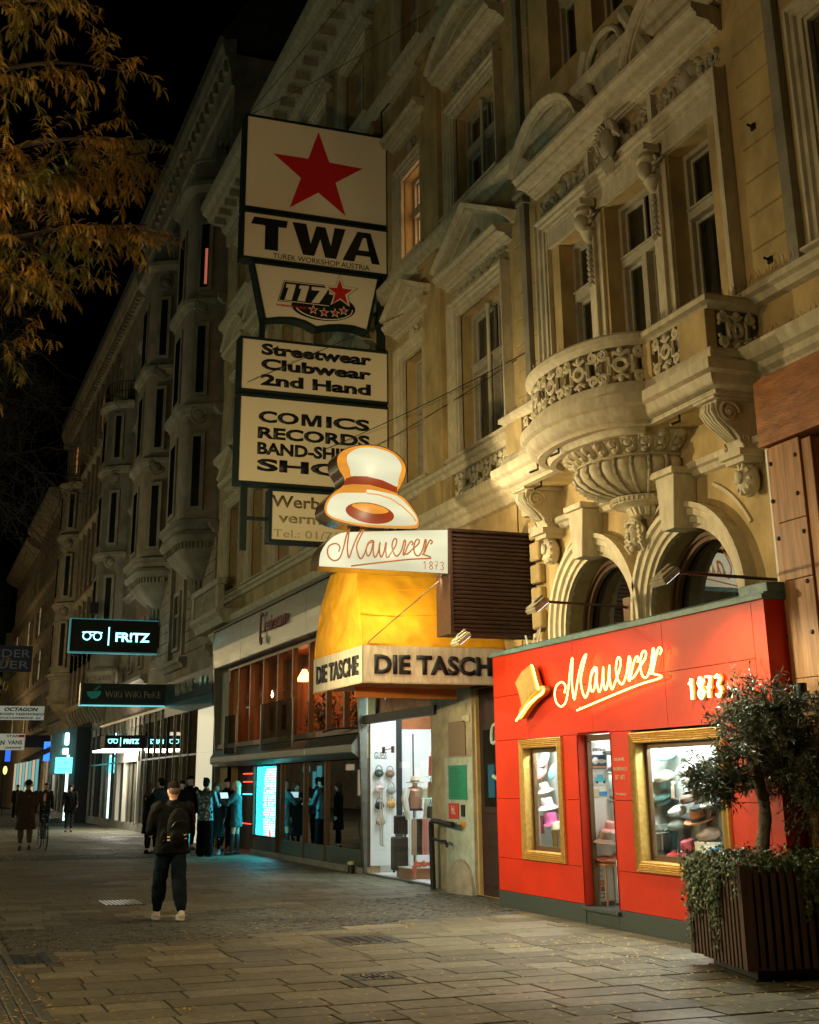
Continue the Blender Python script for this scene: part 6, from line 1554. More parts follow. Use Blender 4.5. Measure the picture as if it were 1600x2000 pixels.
for s,z,h,x0,x1,k in (('OCTAGON',6.36,.24,5.95,8.1,.04),('KICKBOXEN TAEKWONDO',6.10,.16,5.0,8.5,.03),('GENDARMERIE 42',5.88,.12,5.4,8.3,.02)):
    words('letters',s,m_ink,OC,(x0,89.99,z),MX_FACE,wd=x1-x0,ht=h,bold=k,depth=.01,shear=.25)
VN = thing('brand_board','white hanging board with shoe brand names and a red flash','sign',(6.2,85,4.3))
part('board', MB().box(4.6,6.98,85,85.2,3.80,4.76), m_offw, VN); words('letters','VANS',m_ink,VN,(6.0,84.99,4.12),MX_FACE,wd=.85,ht=.25,bold=.02,depth=.01); words('letters','DAKINE',m_ink,VN,(5.85,84.99,3.88),MX_FACE,wd=1.0,ht=.11,bold=.03,depth=.01,shear=.3)
words('letters','STAR',m_ink,VN,(5.9,84.99,4.55),MX_FACE,wd=.7,ht=.14,bold=.02,depth=.01); part('red_flash', MB().box(6.6,6.95,84.98,85,4.55,4.70), m_starred, VN); words('letters','INDIAN',m_ink,VN,(4.65,84.99,4.1),MX_FACE,wd=1.15,ht=.26,bold=.03,depth=.01)
bb = part('sign_box', MB().box(7.02,8.5,85,85.4,3.95,4.68), m_black, None); tag(bb,'plain black box sign beside the white brand board','sign')
KB = thing('clothes_shop_sign','navy hanging sign with pale letters at the left picture edge','sign',(4,65,8))
part('board', MB().box(2.2,5.38,65,65.2,6.88,8.10), mat('navy_board',(.006,.012,.05),.5), KB)
m_pl = mat('pale_blue_letters',(.25,.30,.38),.6)
words('letters','KLEIDER',m_pl,KB,(2.6,64.99,7.55),MX_FACE,wd=2.68,ht=.36,depth=.01); words('letters','BAUER',m_pl,KB,(2.75,64.99,7.02),MX_FACE,wd=2.5,ht=.36,depth=.01)
BS2 = thing('blue_blade_sign','small vertical blue lit sign up the street','sign',(8.2,82,3.8)); part('box', MB().box(7.9,8.3,82,82.2,3.1,4.2), emis('blue_lit',(.02,.16,.9),2.5,(.05,.1,.3)), BS2); words('letters','8',m_cardw,BS2,(8.0,81.99,3.7),MX_FACE,wd=.2,ht=.3,depth=.01)
BS3 = thing('blue_blade_sign','smaller blue lit sign beyond the brand board','sign',(6.6,95,3.8)); part('box', MB().box(6.6,6.95,95,95.2,3.3,4.1), emis('blue_lit2',(.02,.12,.6),1.5,(.05,.1,.3)), BS3)
CY = thing('cyan_lit_sign','bright cyan square lit sign with glasses on the dark corner wall','sign',(7.3,66,2.6)); part('box', MB().box(6.93,7.72,65.9,66,2.25,2.98), emis('cyan_square',(.12,.85,.95),2.6,(.2,.6,.6)), CY); specs(7.4,2.72,.28,emis('teal_print',(.0,.3,.35),.8),CY,65.88); words('letters','BRILLEN',MATS['teal_print'],CY,(7.08,65.89,2.42),MX_FACE,wd=.5,ht=.09,depth=.01)
CC = thing('cyan_lit_sign','tall cyan lit exclamation sign above the square one','sign',(7.5,66.5,3.8)); part('stroke', MB().box(7.30,7.50,65.9,66,3.55,4.12), emis('cyan_bright',(.45,.98,1),6,(.4,.8,.8)), CC, bevel=.05); part('dot', MB().box(7.24,7.50,65.9,66,3.12,3.40), MATS['cyan_bright'], CC, bevel=.03)

# ================================================================== the long street front beyond: two houses with bay towers, and others
def fwin(parent, a,b,c,e, d=0.0, m=None, fr=None, lit=None, x=None, nrm='x'):
    """window on the street front with frame and pane"""
    fr = fr or m_cstone; q = MB(); t = .12
    q.wb(a-t,a,c-t,e+t,d,d+.10); q.wb(b,b+t,c-t,e+t,d,d+.10); q.wb(a,b,e,e+t,d,d+.10); q.wb(a,b,c-t,c,d,d+.10)
    q.wb((a+b)/2-.04,(a+b)/2+.04,c,e,d+.0,d+.05); q.wb(a,b,c+(e-c)*.62-.04,c+(e-c)*.62+.04,d+.0,d+.055)
    w_ = part('window', q, fr, parent); part('pane', MB().wb(a,b,c,e,d+.005,d+.02), lit or m_dglass, w_); return w_
def bay(parent, y0,y1,zb,zt,p,m,floors,fr,lit=None, c=.55, corbel=True, top='parapet', rng=None):
    path = [(W,y1),(W-p*.45,y1-.05),(W-p,y1-c),(W-p,y0+c),(W-p*.45,y0+.05),(W,y0)]
    # rounded corners
    sp = [(W,y1)]+[(v[0],v[1]) for v in spline([(W-p*.2,y1-.02,0),(W-p*.65,y1-c*.45,0),(W-p,y1-c*1.1,0),(W-p-.02,(y0+y1)/2,0),(W-p,y0+c*1.1,0),(W-p*.65,y0+c*.45,0),(W-p*.2,y0+.02,0)],4)]+[(W,y0)]
    part('bay', MB().sweep(sp, [(-.02,zb),(0,zb),(0,zt),(-.02,zt)]), m, parent, smooth=True)
    n = len(sp)
    for i,(z0,z1) in enumerate(floors):
        w_ = .42; yc = (y0+y1)/2
        q = MB(); q.box(W-p-.09,W-p+.01,yc-w_-.14,yc+w_+.14,z0-.14,z1+.2); 
        fr_ = part('bay_window', q, fr, parent)
        part('pane', MB().box(W-p-.105,W-p-.088,yc-w_+.05,yc+w_-.05,z0,z1), m_dglass, fr_)
        # near flank window: the side we look at
        q = MB(); xc = W-p*.62; yq = y0+c*.30
        T = Matrix.Translation((xc,yq-.02,0)) @ Matrix.Rotation(R(-32),4,'Z')
        def bxx(x0,x1,ya,yb,za,zb_): return [tuple(T @ Vector(v)) for v in ((x0,ya,za),(x1,ya,za),(x1,yb,za),(x0,yb,za),(x0,ya,zb_),(x1,ya,zb_),(x1,yb,zb_),(x0,yb,zb_))]
        fs = [(0,3,2,1),(4,5,6,7),(0,1,5,4),(1,2,6,5),(2,3,7,6),(3,0,4,7)]
        fr2 = part('bay_window', MB().add(bxx(-.26,.26,-.07,.10,z0-.1,z1+.15),fs), fr, parent); part('pane', MB().add(bxx(-.13,.13,-.085,-.05,z0,z1),fs), m_dglass, fr2)
        if lit and i == 2: part('lit_gap', MB().add(bxx(.02,.11,-.095,-.084,z0+.1,z1-.9),fs), lit, fr2)
        q = MB(); q.ball((xc-.02,yq-.06,z1+.75),.2,10,6,(1,.35,1)); q.tube([(xc+math.cos(a*PI/8)*.27-.02,yq-.07,z1+.75+math.sin(a*PI/8)*.3) for a in range(17)],.03,5)
        part('medallion', q, fr, parent, smooth=True)
        part('bay_cornice', MB().sweep(sp, [(-.02,z0-.75),(.06,z0-.72),(.10,z0-.6),(.20,z0-.55),(.22,z0-.42),(.08,z0-.38),(-.02,z0-.36)]), fr, parent, smooth=True)
    if corbel:
        for i in range(1): pass
        q = MB()
        lv = [(1.10,0),(1.14,-.12),(1.08,-.25),(.95,-.35),(.92,-.5),(.75,-.8),(.5,-1.1),(.25,-1.35),(.1,-1.5)]
        vs = []; yc = (y0+y1)/2
        for k,dz in lv:
            for x,y in sp: vs.append((W+(x-W)*k, yc+(y-yc)*k, zb+dz))
        q.add(vs, [(j*n+i,j*n+i+1,(j+1)*n+i+1,(j+1)*n+i) for j in range(len(lv)-1) for i in range(n-1)])
        part('corbel', q, fr, parent, smooth=True)
        q = MB()
        for i in range(1,n-1):
            x,y = sp[i]; q.tube([(W+(x-W)*1.0,yc+(y-yc)*1.0,zb-.32),(W+(x-W)*.97,yc+(y-yc)*.97,zb-.5)],.05,5)
        stuff(part('dentils', q, fr, parent))
    part('bay_top', MB().sweep(sp, [(-.3,zt),(.10,zt),(.16,zt+.1),(.28,zt+.16),(.3,zt+.32),(-.3,zt+.4)]), fr, parent, smooth=True)
    part('bay_roof', MB().add([(x,y,zt+.3) for x,y in sp],[tuple(range(n))]), fr, parent)
    if top == 'parapet':
        part('parapet', MB().sweep(sp, [(-.12,zt+.4),(0,zt+.4),(0,zt+1.15),(.05,zt+1.2),(.05,zt+1.3),(-.14,zt+1.3)]), fr, parent, smooth=True)
        for i in (2,n-3): x,y = sp[i]; part('parapet_pier', MB().box(x-.2,x+.2,y-.2,y+.2,zt+.4,zt+1.6), fr, parent, bevel=.04)
    elif top == 'iron':
        q = MB()
        for i in range(0,n): x,y = sp[i]; q.tube([(x,y,zt+.35),(x-.05,y,zt+1.35)],.015,4)
        for z in (.45,.9,1.35): q.tube([(x-.05*(z/1.35),y,zt+z) for x,y in sp],.02,4)
        part('iron_railing', q, m_black, parent)
    return sp
m_redcurt = emis('red_curtain',(1,.24,.13),.38,(.4,.1,.08)); m_litc = emis('warm_far_window',(1,.45,.15),.9,(.3,.2,.1)); m_litp = emis('pale_far_window',(1,.85,.6),1.2,(.3,.3,.2))
m_dimglow = emis('dim_pane_glow',(1,.62,.30),.10,(.3,.25,.18))  # glow added to a few panes so they are not all black
# house B
HBb = thing('corner_house','dark brown ornate house with two rounded bay towers behind the hanging signs','building',(W,48,0))
Y0,Y1,ZT = 39.22,57.0,26.4
part('wall', MB().add([(W,Y0,0),(W,Y1,0),(W,Y1,ZT),(W,Y0,ZT)],[(0,1,2,3)]), m_bpink, HBb)
part('side_wall', MB().box(W+.01,W+9,Y0,Y0+.3,0,ZT-.01), m_bstone, HBb)
part('core', MB().box(W+.02,W+9,Y0+.31,Y1-.3,0,ZT-.3), m_black, HBb)
part('roof', MB().prism([(.6,ZT+.62),(-1.2,ZT+3.6),(-9,ZT+4.2),(-9,ZT+.62)], lambda d,z,t:(W-d,t,z), Y0,Y1), m_roof, HBb)
part('roof_cornice', MB().mould([(-.02,ZT-1.3),(.12,ZT-1.25),(.16,ZT-.7),(.22,ZT-.5),(.28,ZT-.2),(.38,ZT-.1),(.42,ZT+.15),(.48,ZT+.3),(.48,ZT+.5),(-.02,ZT+.62)], Y0,Y1), m_bstone, HBb)
y = Y0+.2
while y < Y1: part('cornice_bracket', MB().wb(y,y+.28,ZT-.66,ZT-.2,.18,.36), m_bstone, HBb); y += .8
fl = [(10.1,12.4),(13.9,16.2),(17.6,19.9)]
bay(HBb, 39.7,43.3,9.3,21.2,1.05,m_bpink,fl,m_bstone,lit=m_redcurt)
bay(HBb, 47.3,50.9,9.3,21.2,1.05,m_bpink,fl,m_bstone)
for yc in (45.2,52.6,55.2):
    for i,(z0,z1) in enumerate([(6.2,8.0)]+fl+[(21.6,23.4)]):
        fwin(HBb,yc-.42,yc+.42,z0,z1,0.0,fr=m_bstone, lit=(m_dimglow if (yc,i) in ((45.2,1),(52.6,3),(45.2,4)) else None))
        if i and i < 4:
            part('window_hood', pediment('tri' if i != 2 else 'seg',yc-.75,yc+.75,z1+.45,.45,.8), m_bstone, HBb)
            q = scrollwork(yc-.5,yc+.5,z1+.30,.26,0,int(yc*3+i)); part('window_relief', q, m_bstone, HBb, smooth=True)
for z in (5.4,9.2,13.1,16.9,20.8): 
    for a,b in ((Y0,39.65),(43.4,47.2),(51.0,Y1)): part('string_course', MB().mould([(-.02,z),(.12,z+.03),(.2,z+.15),(.28,z+.2),(.28,z+.34),(-.02,z+.38)], a,b), m_bstone, HBb)
for yc in (41.5,49.1): 
    q = scrollwork(yc-1.5,yc+1.5,23.4,1.3,0,int(yc)); part('gable_relief', q, m_bstone, HBb, smooth=True)
for a,b in ((39.3,43.9),(46.2,50.4)): ashlar(HBb,a,b,5.85,9.1,.36,.8,m_bpink,.05)
for yc in (44.0,46.4):
    for s in (-.3,): part('pilaster', MB().wb(yc+s*.8-.12,yc+s*.8+.12,5.85,9.15,0,.16), m_bstone, HBb)
# spherical lantern-like brackets under the bays: shell consoles
for yc in (41.5,49.1):
    q = MB()
    for i in range(9):
        a = PI*i/8; q.tube([(W-.02-.35*math.sin(a)*.9, yc+math.cos(a)*.25, 7.9),(W-.02-.5*math.sin(a)*.9, yc+math.cos(a)*.5, 8.25),(W-.02-.2*math.sin(a), yc+math.cos(a)*.15, 7.3)],.07,5)
    part('shell_console', q, m_bstone, HBb, smooth=True)
# house C
HCc = thing('long_house','pale brown house with a straight bracketed cornice and slim round towers up the street','building',(W,70,0))
Y0,Y1,ZT = 57.02,88.0,24.5
part('wall', MB().add([(W,Y0,0),(W,Y1,0),(W,Y1,ZT),(W,Y0,ZT)],[(0,1,2,3)]), m_cstone, HCc)
part('core', MB().box(W+.02,W+9,Y0+.3,Y1-.1,0,ZT-.3), m_black, HCc)
part('side_wall', MB().box(W+.01,W+9,Y0,Y0+.3,0,ZT-.01), m_cstone, HCc)
part('roof', MB().prism([(.6,ZT+.62),(-1.5,ZT+3.0),(-9,ZT+3.2),(-9,ZT+.62)], lambda d,z,t:(W-d,t,z), Y0,Y1), m_roof, HCc)
part('roof_cornice', MB().mould([(-.02,ZT-.9),(.15,ZT-.85),(.25,ZT-.4),(.38,ZT-.3),(.45,ZT-.05),(.52,ZT+.1),(.52,ZT+.4),(-.02,ZT+.62)], Y0,Y1), m_cstone, HCc)
y = Y0+.2
while y < Y1: part('cornice_bracket', MB().wb(y,y+.2,ZT-.85,ZT-.4,.1,.36), m_cstone, HCc); y += .55
fl = [(8.2,10.6),(12.2,14.5),(16.2,18.2)]
bay(HCc, 58.6,61.6,6.6,18.6,1.0,m_bstone,fl,m_cstone,top='iron',c=.8)
bay(HCc, 76.6,79.4,6.6,18.6,1.0,m_bstone,fl,m_cstone,top='iron',c=.8)
k = 0
for yc in [63.4+i*1.9 for i in range(7)]+[81.2,83.0]:
    for i,(z0,z1) in enumerate([(6.2,7.9)]+fl+[(20.4,22.2)]):
        k += 1; fwin(HCc,yc-.42,yc+.42,z0,z1,0.0,fr=m_cstone, lit=(m_litc if (i == 4 and k%4 == 0) or k == 13 else None))
        part('wall_pier', MB().wb(yc+.78,yc+1.06,z0-.5,z1+.9,0,.22), m_bpink, HCc)
for z in (5.4,11.2,15.2,18.9): part('string_course', MB().mould([(-.02,z),(.15,z+.03),(.3,z+.2),(.3,z+.36),(-.02,z+.38)], 61.8 if z < 19 else Y0,Y1), m_cstone, HCc)
for i in range(12):
    y = 62.2+i*1.15; part('scroll_console', MB().prism([(0,5.4),(.5,5.4),(.42,5.1),(.2,4.8),(.05,4.5),(0,4.5)], lambda d,z,t:(W-d,t,z), y,y+.22), m_cstone, HCc)
for y in (57.3,62.0): 
    q = MB(); q.tube([(W-.3,y+p_[0]*1,p_[1]) for p_ in spiral(0,6.0,.55,.08,1.6,0,1)],.10,6); part('big_volute', q, m_cstone, HCc, smooth=True)
# D: further houses with turret
for i,(a,b,zt,lb,mm) in enumerate(((88.02,104,20.6,'lower ochre house beyond the long pale brown house',m_bpink),(104.02,126,20.0,'far house with a green domed turret at the end of the street',m_cstone))):
    H_ = thing('far_house',lb,'building',(W,(a+b)/2,0))
    part('wall', MB().box(W,W+8,a,b,0,zt), mm, H_); part('roof', MB().prism([(.5,zt+.5),(-1.5,zt+2.6),(-8,zt+2.6),(-8,zt+.5)], lambda d,z,t:(W-d,t,z), a,b), m_roof, H_)
    part('roof_cornice', MB().mould([(-.02,zt-.6),(.5,zt-.4),(.9,zt-.1),(1.1,zt+.1),(1.1,zt+.4),(-.02,zt+.5)], a,b), m_cstone, H_)
    y = a+1.5
    while y < b-1:
        for j,z0 in enumerate((5.6,8.9,12.2,15.8)): fwin(H_,y-.45,y+.45,z0,z0+2.0,0,fr=m_cstone,lit=(m_litp if (int(y*7)+j)%9 == 0 else None))
        y += 2.3
    for z in (5.0,8.3,11.6,15.2): part('string_course', MB().mould([(-.02,z),(.25,z+.1),(.25,z+.3),(-.02,z+.35)], a,b), m_cstone, H_)
H_ = thing('corner_turret_house','distant corner house with a round green dome closing the street on the left','building',(4,140,0))
part('wall', MB().box(-12,9,128,150,0,15.5), m_cstone, H_); part('tower', MB().lathe([(3.2,0),(3.2,17),(3.6,17.2),(3.6,17.8),(3.0,18),(2.9,20),(2.2,22),(1.2,23.4),(.2,24),(0,25.5)],5.6,130,24), mat('green_copper',(.03,.06,.045),.6), H_, smooth=True)
for j,z0 in enumerate((4.5,8,11.5)):
    for x in range(-11,3,3):
        w_ = part('window', MB().box(x,x+1.3,127.9,128,z0,z0+2.2), m_bstone, H_); part('pane', MB().box(x+.15,x+1.15,127.86,127.9,z0+.15,z0+2.05), m_litp if (x+j)%4 == 0 else m_dglass, w_)
part('balcony', MB().box(1.8,5,126.5,128,12.0,12.9), m_black, H_)
part('gable', MB().prism([(-2,15.5),(2,15.5),(1.2,18.5),(0,20),(-1.2,18.5)], lambda a,b,t:(a,t,b), 127.8,128.4), m_cstone, H_)
# the other side of the street, out of the picture to the left: it closes the street and hides the horizon
OP = thing('opposite_house_row','dark row of houses on the opposite side of the street','building',(-13,60,0))
part('wall', MB().box(-20,-13,-20,127,0,17), m_bstone, OP)
q = MB(); 
for y in range(-10,120,4):
    for z in (6,9.5,13): q.box(-13.0,-12.95,y,y+1.3,z,z+2)
part('windows', q, m_dglass, OP)
m_shopfar = emis('opposite_shop_glow',(1,.80,.5),.5,(.3,.3,.25)); m_shopc = emis('opposite_shop_cyan',(.1,.75,.85),.45,(.3,.3,.3))
for i,y in enumerate(range(-12,120,11)):
    sh_ = part('lit_shop_window', MB().box(-13.0,-12.93,y,y+1.1,.5,3.0).box(-13.0,-12.93,y+1.5,y+2.2,.9,2.6).box(-13.0,-12.93,y+3.2,y+4.9,2.6,3.0), m_shopc if i%3 == 1 else m_shopfar, OP)
# ================================================================== glass shop fronts beyond the bar
GF = thing('glass_shop_front','long reflecting glass shop front with slim mullions and a lit entrance','shop front',(W,53,0))
part('fascia', MB().prism([(.0,5.10),(.06,5.10),(.10,4.32),(.0,4.32)], lambda d,z,t:(W-d,t,z), 38.9,46.6), m_dg, GF)
words('letters','WiKi WiKi PoKE',m_let,GF,(W-.11,44.7,4.52),MX_WALL,wd=3.0,ht=.42,bold=.01,depth=.01)
part('blue_band', MB().wb(38.9,46.6,3.92,4.31,0,.07), mat('blue_band',(.02,.10,.13),.4), GF)
part('leaf_print', MB().ball((W-.12,40.5,4.75),.22,8,6,(.05,1,.8)).ball((W-.12,39.8,4.72),.18,8,6,(.05,1,.8)), m_bowl, GF)
for j,(a,b) in enumerate(((0.0,1.3),(1.3,2.6),(2.6,3.9))): part('stone_slab', MB().wb(38.55,41.0,a+.006,b-.006,0,.05), emis('lit_stone_glow%d'%j,(.95,.86,.58),.62,(.6,.55,.42)), GF, bevel=.004)  # brightness of the lit stone put in as emission
part('down_strip', MB().wb(38.3,38.5,0,3.9,0,.09), mat('teal_glass_edge',(.05,.16,.16),.1), GF)
room(8.9,11.5,41.1,66.4,.3,4.2,mat('grey_shop_wall',(.22,.21,.17),.7,var=.3,vscale=1.5),GF,'shop_room')
y = 41.1; k = 0
while y < 66:
    wd = 1.25 if y < 51 else (.95 if y < 58 else 1.45); b_ = min(y+wd,66.4)
    part('pane', MB().wb(y+.03,b_-.03,.32,3.9,.0,.012), g_mir if y < 51.2 or y > 57 else g_clear, GF)
    part('mullion', MB().wb(b_-.03,b_+.03,.2,4.3,-.03,.06), m_steel if k%3 else m_greenblk, GF); y = b_; k += 1
part('plinth', MB().wb(41.0,66.4,0,.30,-.02,.05), m_concrete, GF); part('top_rail', MB().wb(41.0,66.4,4.22,4.32,-.03,.08), m_steel, GF); part('mid_rail', MB().wb(41.1,66.4,2.55,2.61,-.02,.05), m_steel, GF)
m_wf = mat('white_frame',(.7,.68,.6),.5)
for y in (51.3,54.6,56.4): part('portal_post', MB().wb(y,y+.14,.3,2.95,.0,.14), m_wf, GF)
part('portal_head', MB().wb(51.3,56.6,2.55,2.95,.07,.16), m_wf, GF)
part('light_strip', MB().box(9.6,9.7,52,64,4.1,4.15), emis('shop_strip3',(1,.9,.7),7,(.8,.8,.7)), GF)
q = MB()
for y in (43.5,46.5,49.5): q.box(10.8,11.0,y,y+.8,1.0,3.2)
part('cyan_display', q, emis('cyan_display',(.08,.6,.68),.9,(.2,.4,.4)), GF)
for i,(y,z,c) in enumerate(((42.3,3.0,(1,.15,.05)),(44.2,3.3,(1,.4,.1)),(47.5,2.2,(.9,.9,.7)),(60.5,1.5,(1,.3,.15)),(58.5,2.0,(.2,.8,.9)))): part('inside_lamp', MB().box(9.8,9.9,y,y+.5,z,z+.18), emis('il%d'%i,c,5,(.5,.5,.5)), GF)
# corner wall with cyan signs and warm shop fronts further up
CW = thing('dark_corner_wall','dark stone corner wall carrying the cyan signs','wall',(8,66.5,0))
part('block', MB().prism([(6.72,0),(W,0),(W,4.7),(7.9,4.45),(6.72,4.05)], lambda a,b,t:(a,t,b), 66.42,66.8), mat('grey_mirror_stone',(.10,.12,.11),.2,var=.2), CW)
part('lit_edge', MB().box(7.50,7.62,66.36,66.42,.1,3.1), emis('pale_edge',(.75,1,.95),2.2,(.5,.6,.6)), CW); part('mirror_panel', MB().box(6.78,7.5,66.40,66.42,.2,2.2), g_mir, CW)
part('black_return', MB().box(7.9,8.6,66.3,66.42,0,4.4), m_black, CW)  # plain black block at the end of the wall
WS = thing('warm_shop_front','warm lit shop front with vertical ribs in the distance','shop front',(W,92,0))
for i in range(14):
    y = 68+i*1.5
    part('lit_bay', MB().wb(y,y+1.25,.4,4.2 if i < 5 else 3.3,0,.02), emis('lit_bay%d'%i,[(1,.86,.55),(1,.7,.35),(.95,.95,.75),(1,.95,.85)][i%4],[1.0,.35,.7,1.6][i%4],(.4,.3,.2)), WS)
    part('rib', MB().wb(y+1.25,y+1.5,0,4.4,0,.15), m_bpink, WS)
for i in range(8):
    y = 92+i*2.6; part('lit_bay', MB().wb(y,y+1.9,.4,3.4,0,.02), emis('lit_far%d'%i,[(.2,.75,.8),(1,.8,.5)][i%2],.5,(.3,.3,.2)), WS)
aw = part('awning', MB().prism([(0,4.1),(1.9,3.2),(1.9,3.0),(0,3.9)], lambda d,z,t:(W-d,t,z), 76,83), m_black, None); tag(aw,'dark sloping awning under the plain black box sign','awning')
cl2 = thing('clock_lamp','small yellow lit street ornament at the left picture edge','street lamp',(5.6,84,2.6)); part('lamp', MB().ball((5.9,84,2.6),.12,10,8,(1,1,2)), emis('yellow_lamp',(1,.7,.15),3,(.6,.4,.1)), cl2); part('post', MB().tube([(5.9,84,2.4),(5.9,84,0)],.03,6), m_dark, cl2)
# flowerpots and small flood lamps on the long houses
for y,z,lb in ((58.3,8.9,'black square floodlight on the pale house, upper of three'),(60.5,7.9,'black square floodlight on the pale house, middle of three'),(64.0,7.6,'black square floodlight on the pale house, lowest of three')):
    b_ = thing('wall_floodlight',lb,'floodlight',(W-.6,y,z)); part('head', MB().box(W-1.45,W-1.1,y-.1,y+.2,z,z+.5), m_black, b_, bevel=.02); part('arm', MB().tube([(W-.95,y,z+.2),(W-1.15,y,z+.2)],.03,6), m_black, b_)
# litter bin seen reflected, bollard-like socket
sk = thing('floor_socket','small dark floor lamp with pale cap at the foot of the bar front','floor lamp',(8.4,25.3,0)); part('body', MB().lathe([(0,0),(.07,0),(.07,.16),(.05,.18),(0,.18)],8.42,25.35,16), m_dark, sk, smooth=True); part('cap', MB().lathe([(.075,.16),(.08,.2),(.06,.22),(0,.22)],8.42,25.35,16), m_cream, sk, smooth=True)
bn = thing('litter_bin','steel litter bin with red and green bands standing outside the bar behind the young man','litter bin',(6.2,31.3,0)); part('body', MB().lathe([(0,.1),(.25,.1),(.25,1.0),(0,1.0)],6.2,31.3,24), m_steel, bn, smooth=True); part('hood', MB().lathe([(.27,1.0),(.27,1.08),(.15,1.25),(0,1.3)],6.2,31.3,24), m_black, bn, smooth=True); part('red_band', MB().lathe([(.253,.78),(.256,.78),(.256,.84),(.253,.84)],6.2,31.3,24), m_pred, bn); part('green_label', MB().lathe([(.253,.55),(.256,.55),(.256,.70),(.253,.70)],6.2,31.3,12,PI,1.5*PI), MATS['notice_green'], bn)

# ================================================================== people
def remeshed(mb, voxel, smooth_it=1, fold=0, fscale=9, seed=0):
    me = mb.mesh('r'); o = bpy.data.objects.new('r', me); TMP.collection.objects.link(o)
    md = o.modifiers.new('r','REMESH'); md.mode = 'VOXEL'; md.voxel_size = voxel; md.adaptivity = 0; md.use_smooth_shade = True
    s = o.modifiers.new('s','SMOOTH'); s.factor = .6; s.iterations = smooth_it
    TMP.view_layers[0].update(); dg = TMP.view_layers[0].depsgraph; out = bpy.data.meshes.new_from_object(o.evaluated_get(dg)); bpy.data.objects.remove(o)
    if fold:
        for v in out.vertices:
            p = v.co; k = noise.noise(Vector((p.x*fscale*1.2+seed, p.y*fscale*1.2, p.z*fscale*.45)))+.5*noise.noise(Vector((p.x*fscale*2.3,p.y*fscale*2.3+seed,p.z*fscale*1.6)))
            rg = 1-2.6*abs(noise.noise(Vector((p.x*fscale*.9+3*seed, p.y*fscale*.9+p.z*2.5, p.z*fscale*.8))))
            v.co = p+v.normal*(k+.75*max(-.6,rg)-.25)*fold
    for p in out.polygons: p.use_smooth = True
    return out
def chain(mb, pts, rr, n=12):
    pts = [Vector(p) for p in pts]
    for p,r in zip(pts,rr): mb.ball(p, r*.995, n, 8)
    for a,b,ra,rb in zip(pts,pts[1:],rr,rr[1:]):
        mb.tube([a,b],[ra,rb],n)
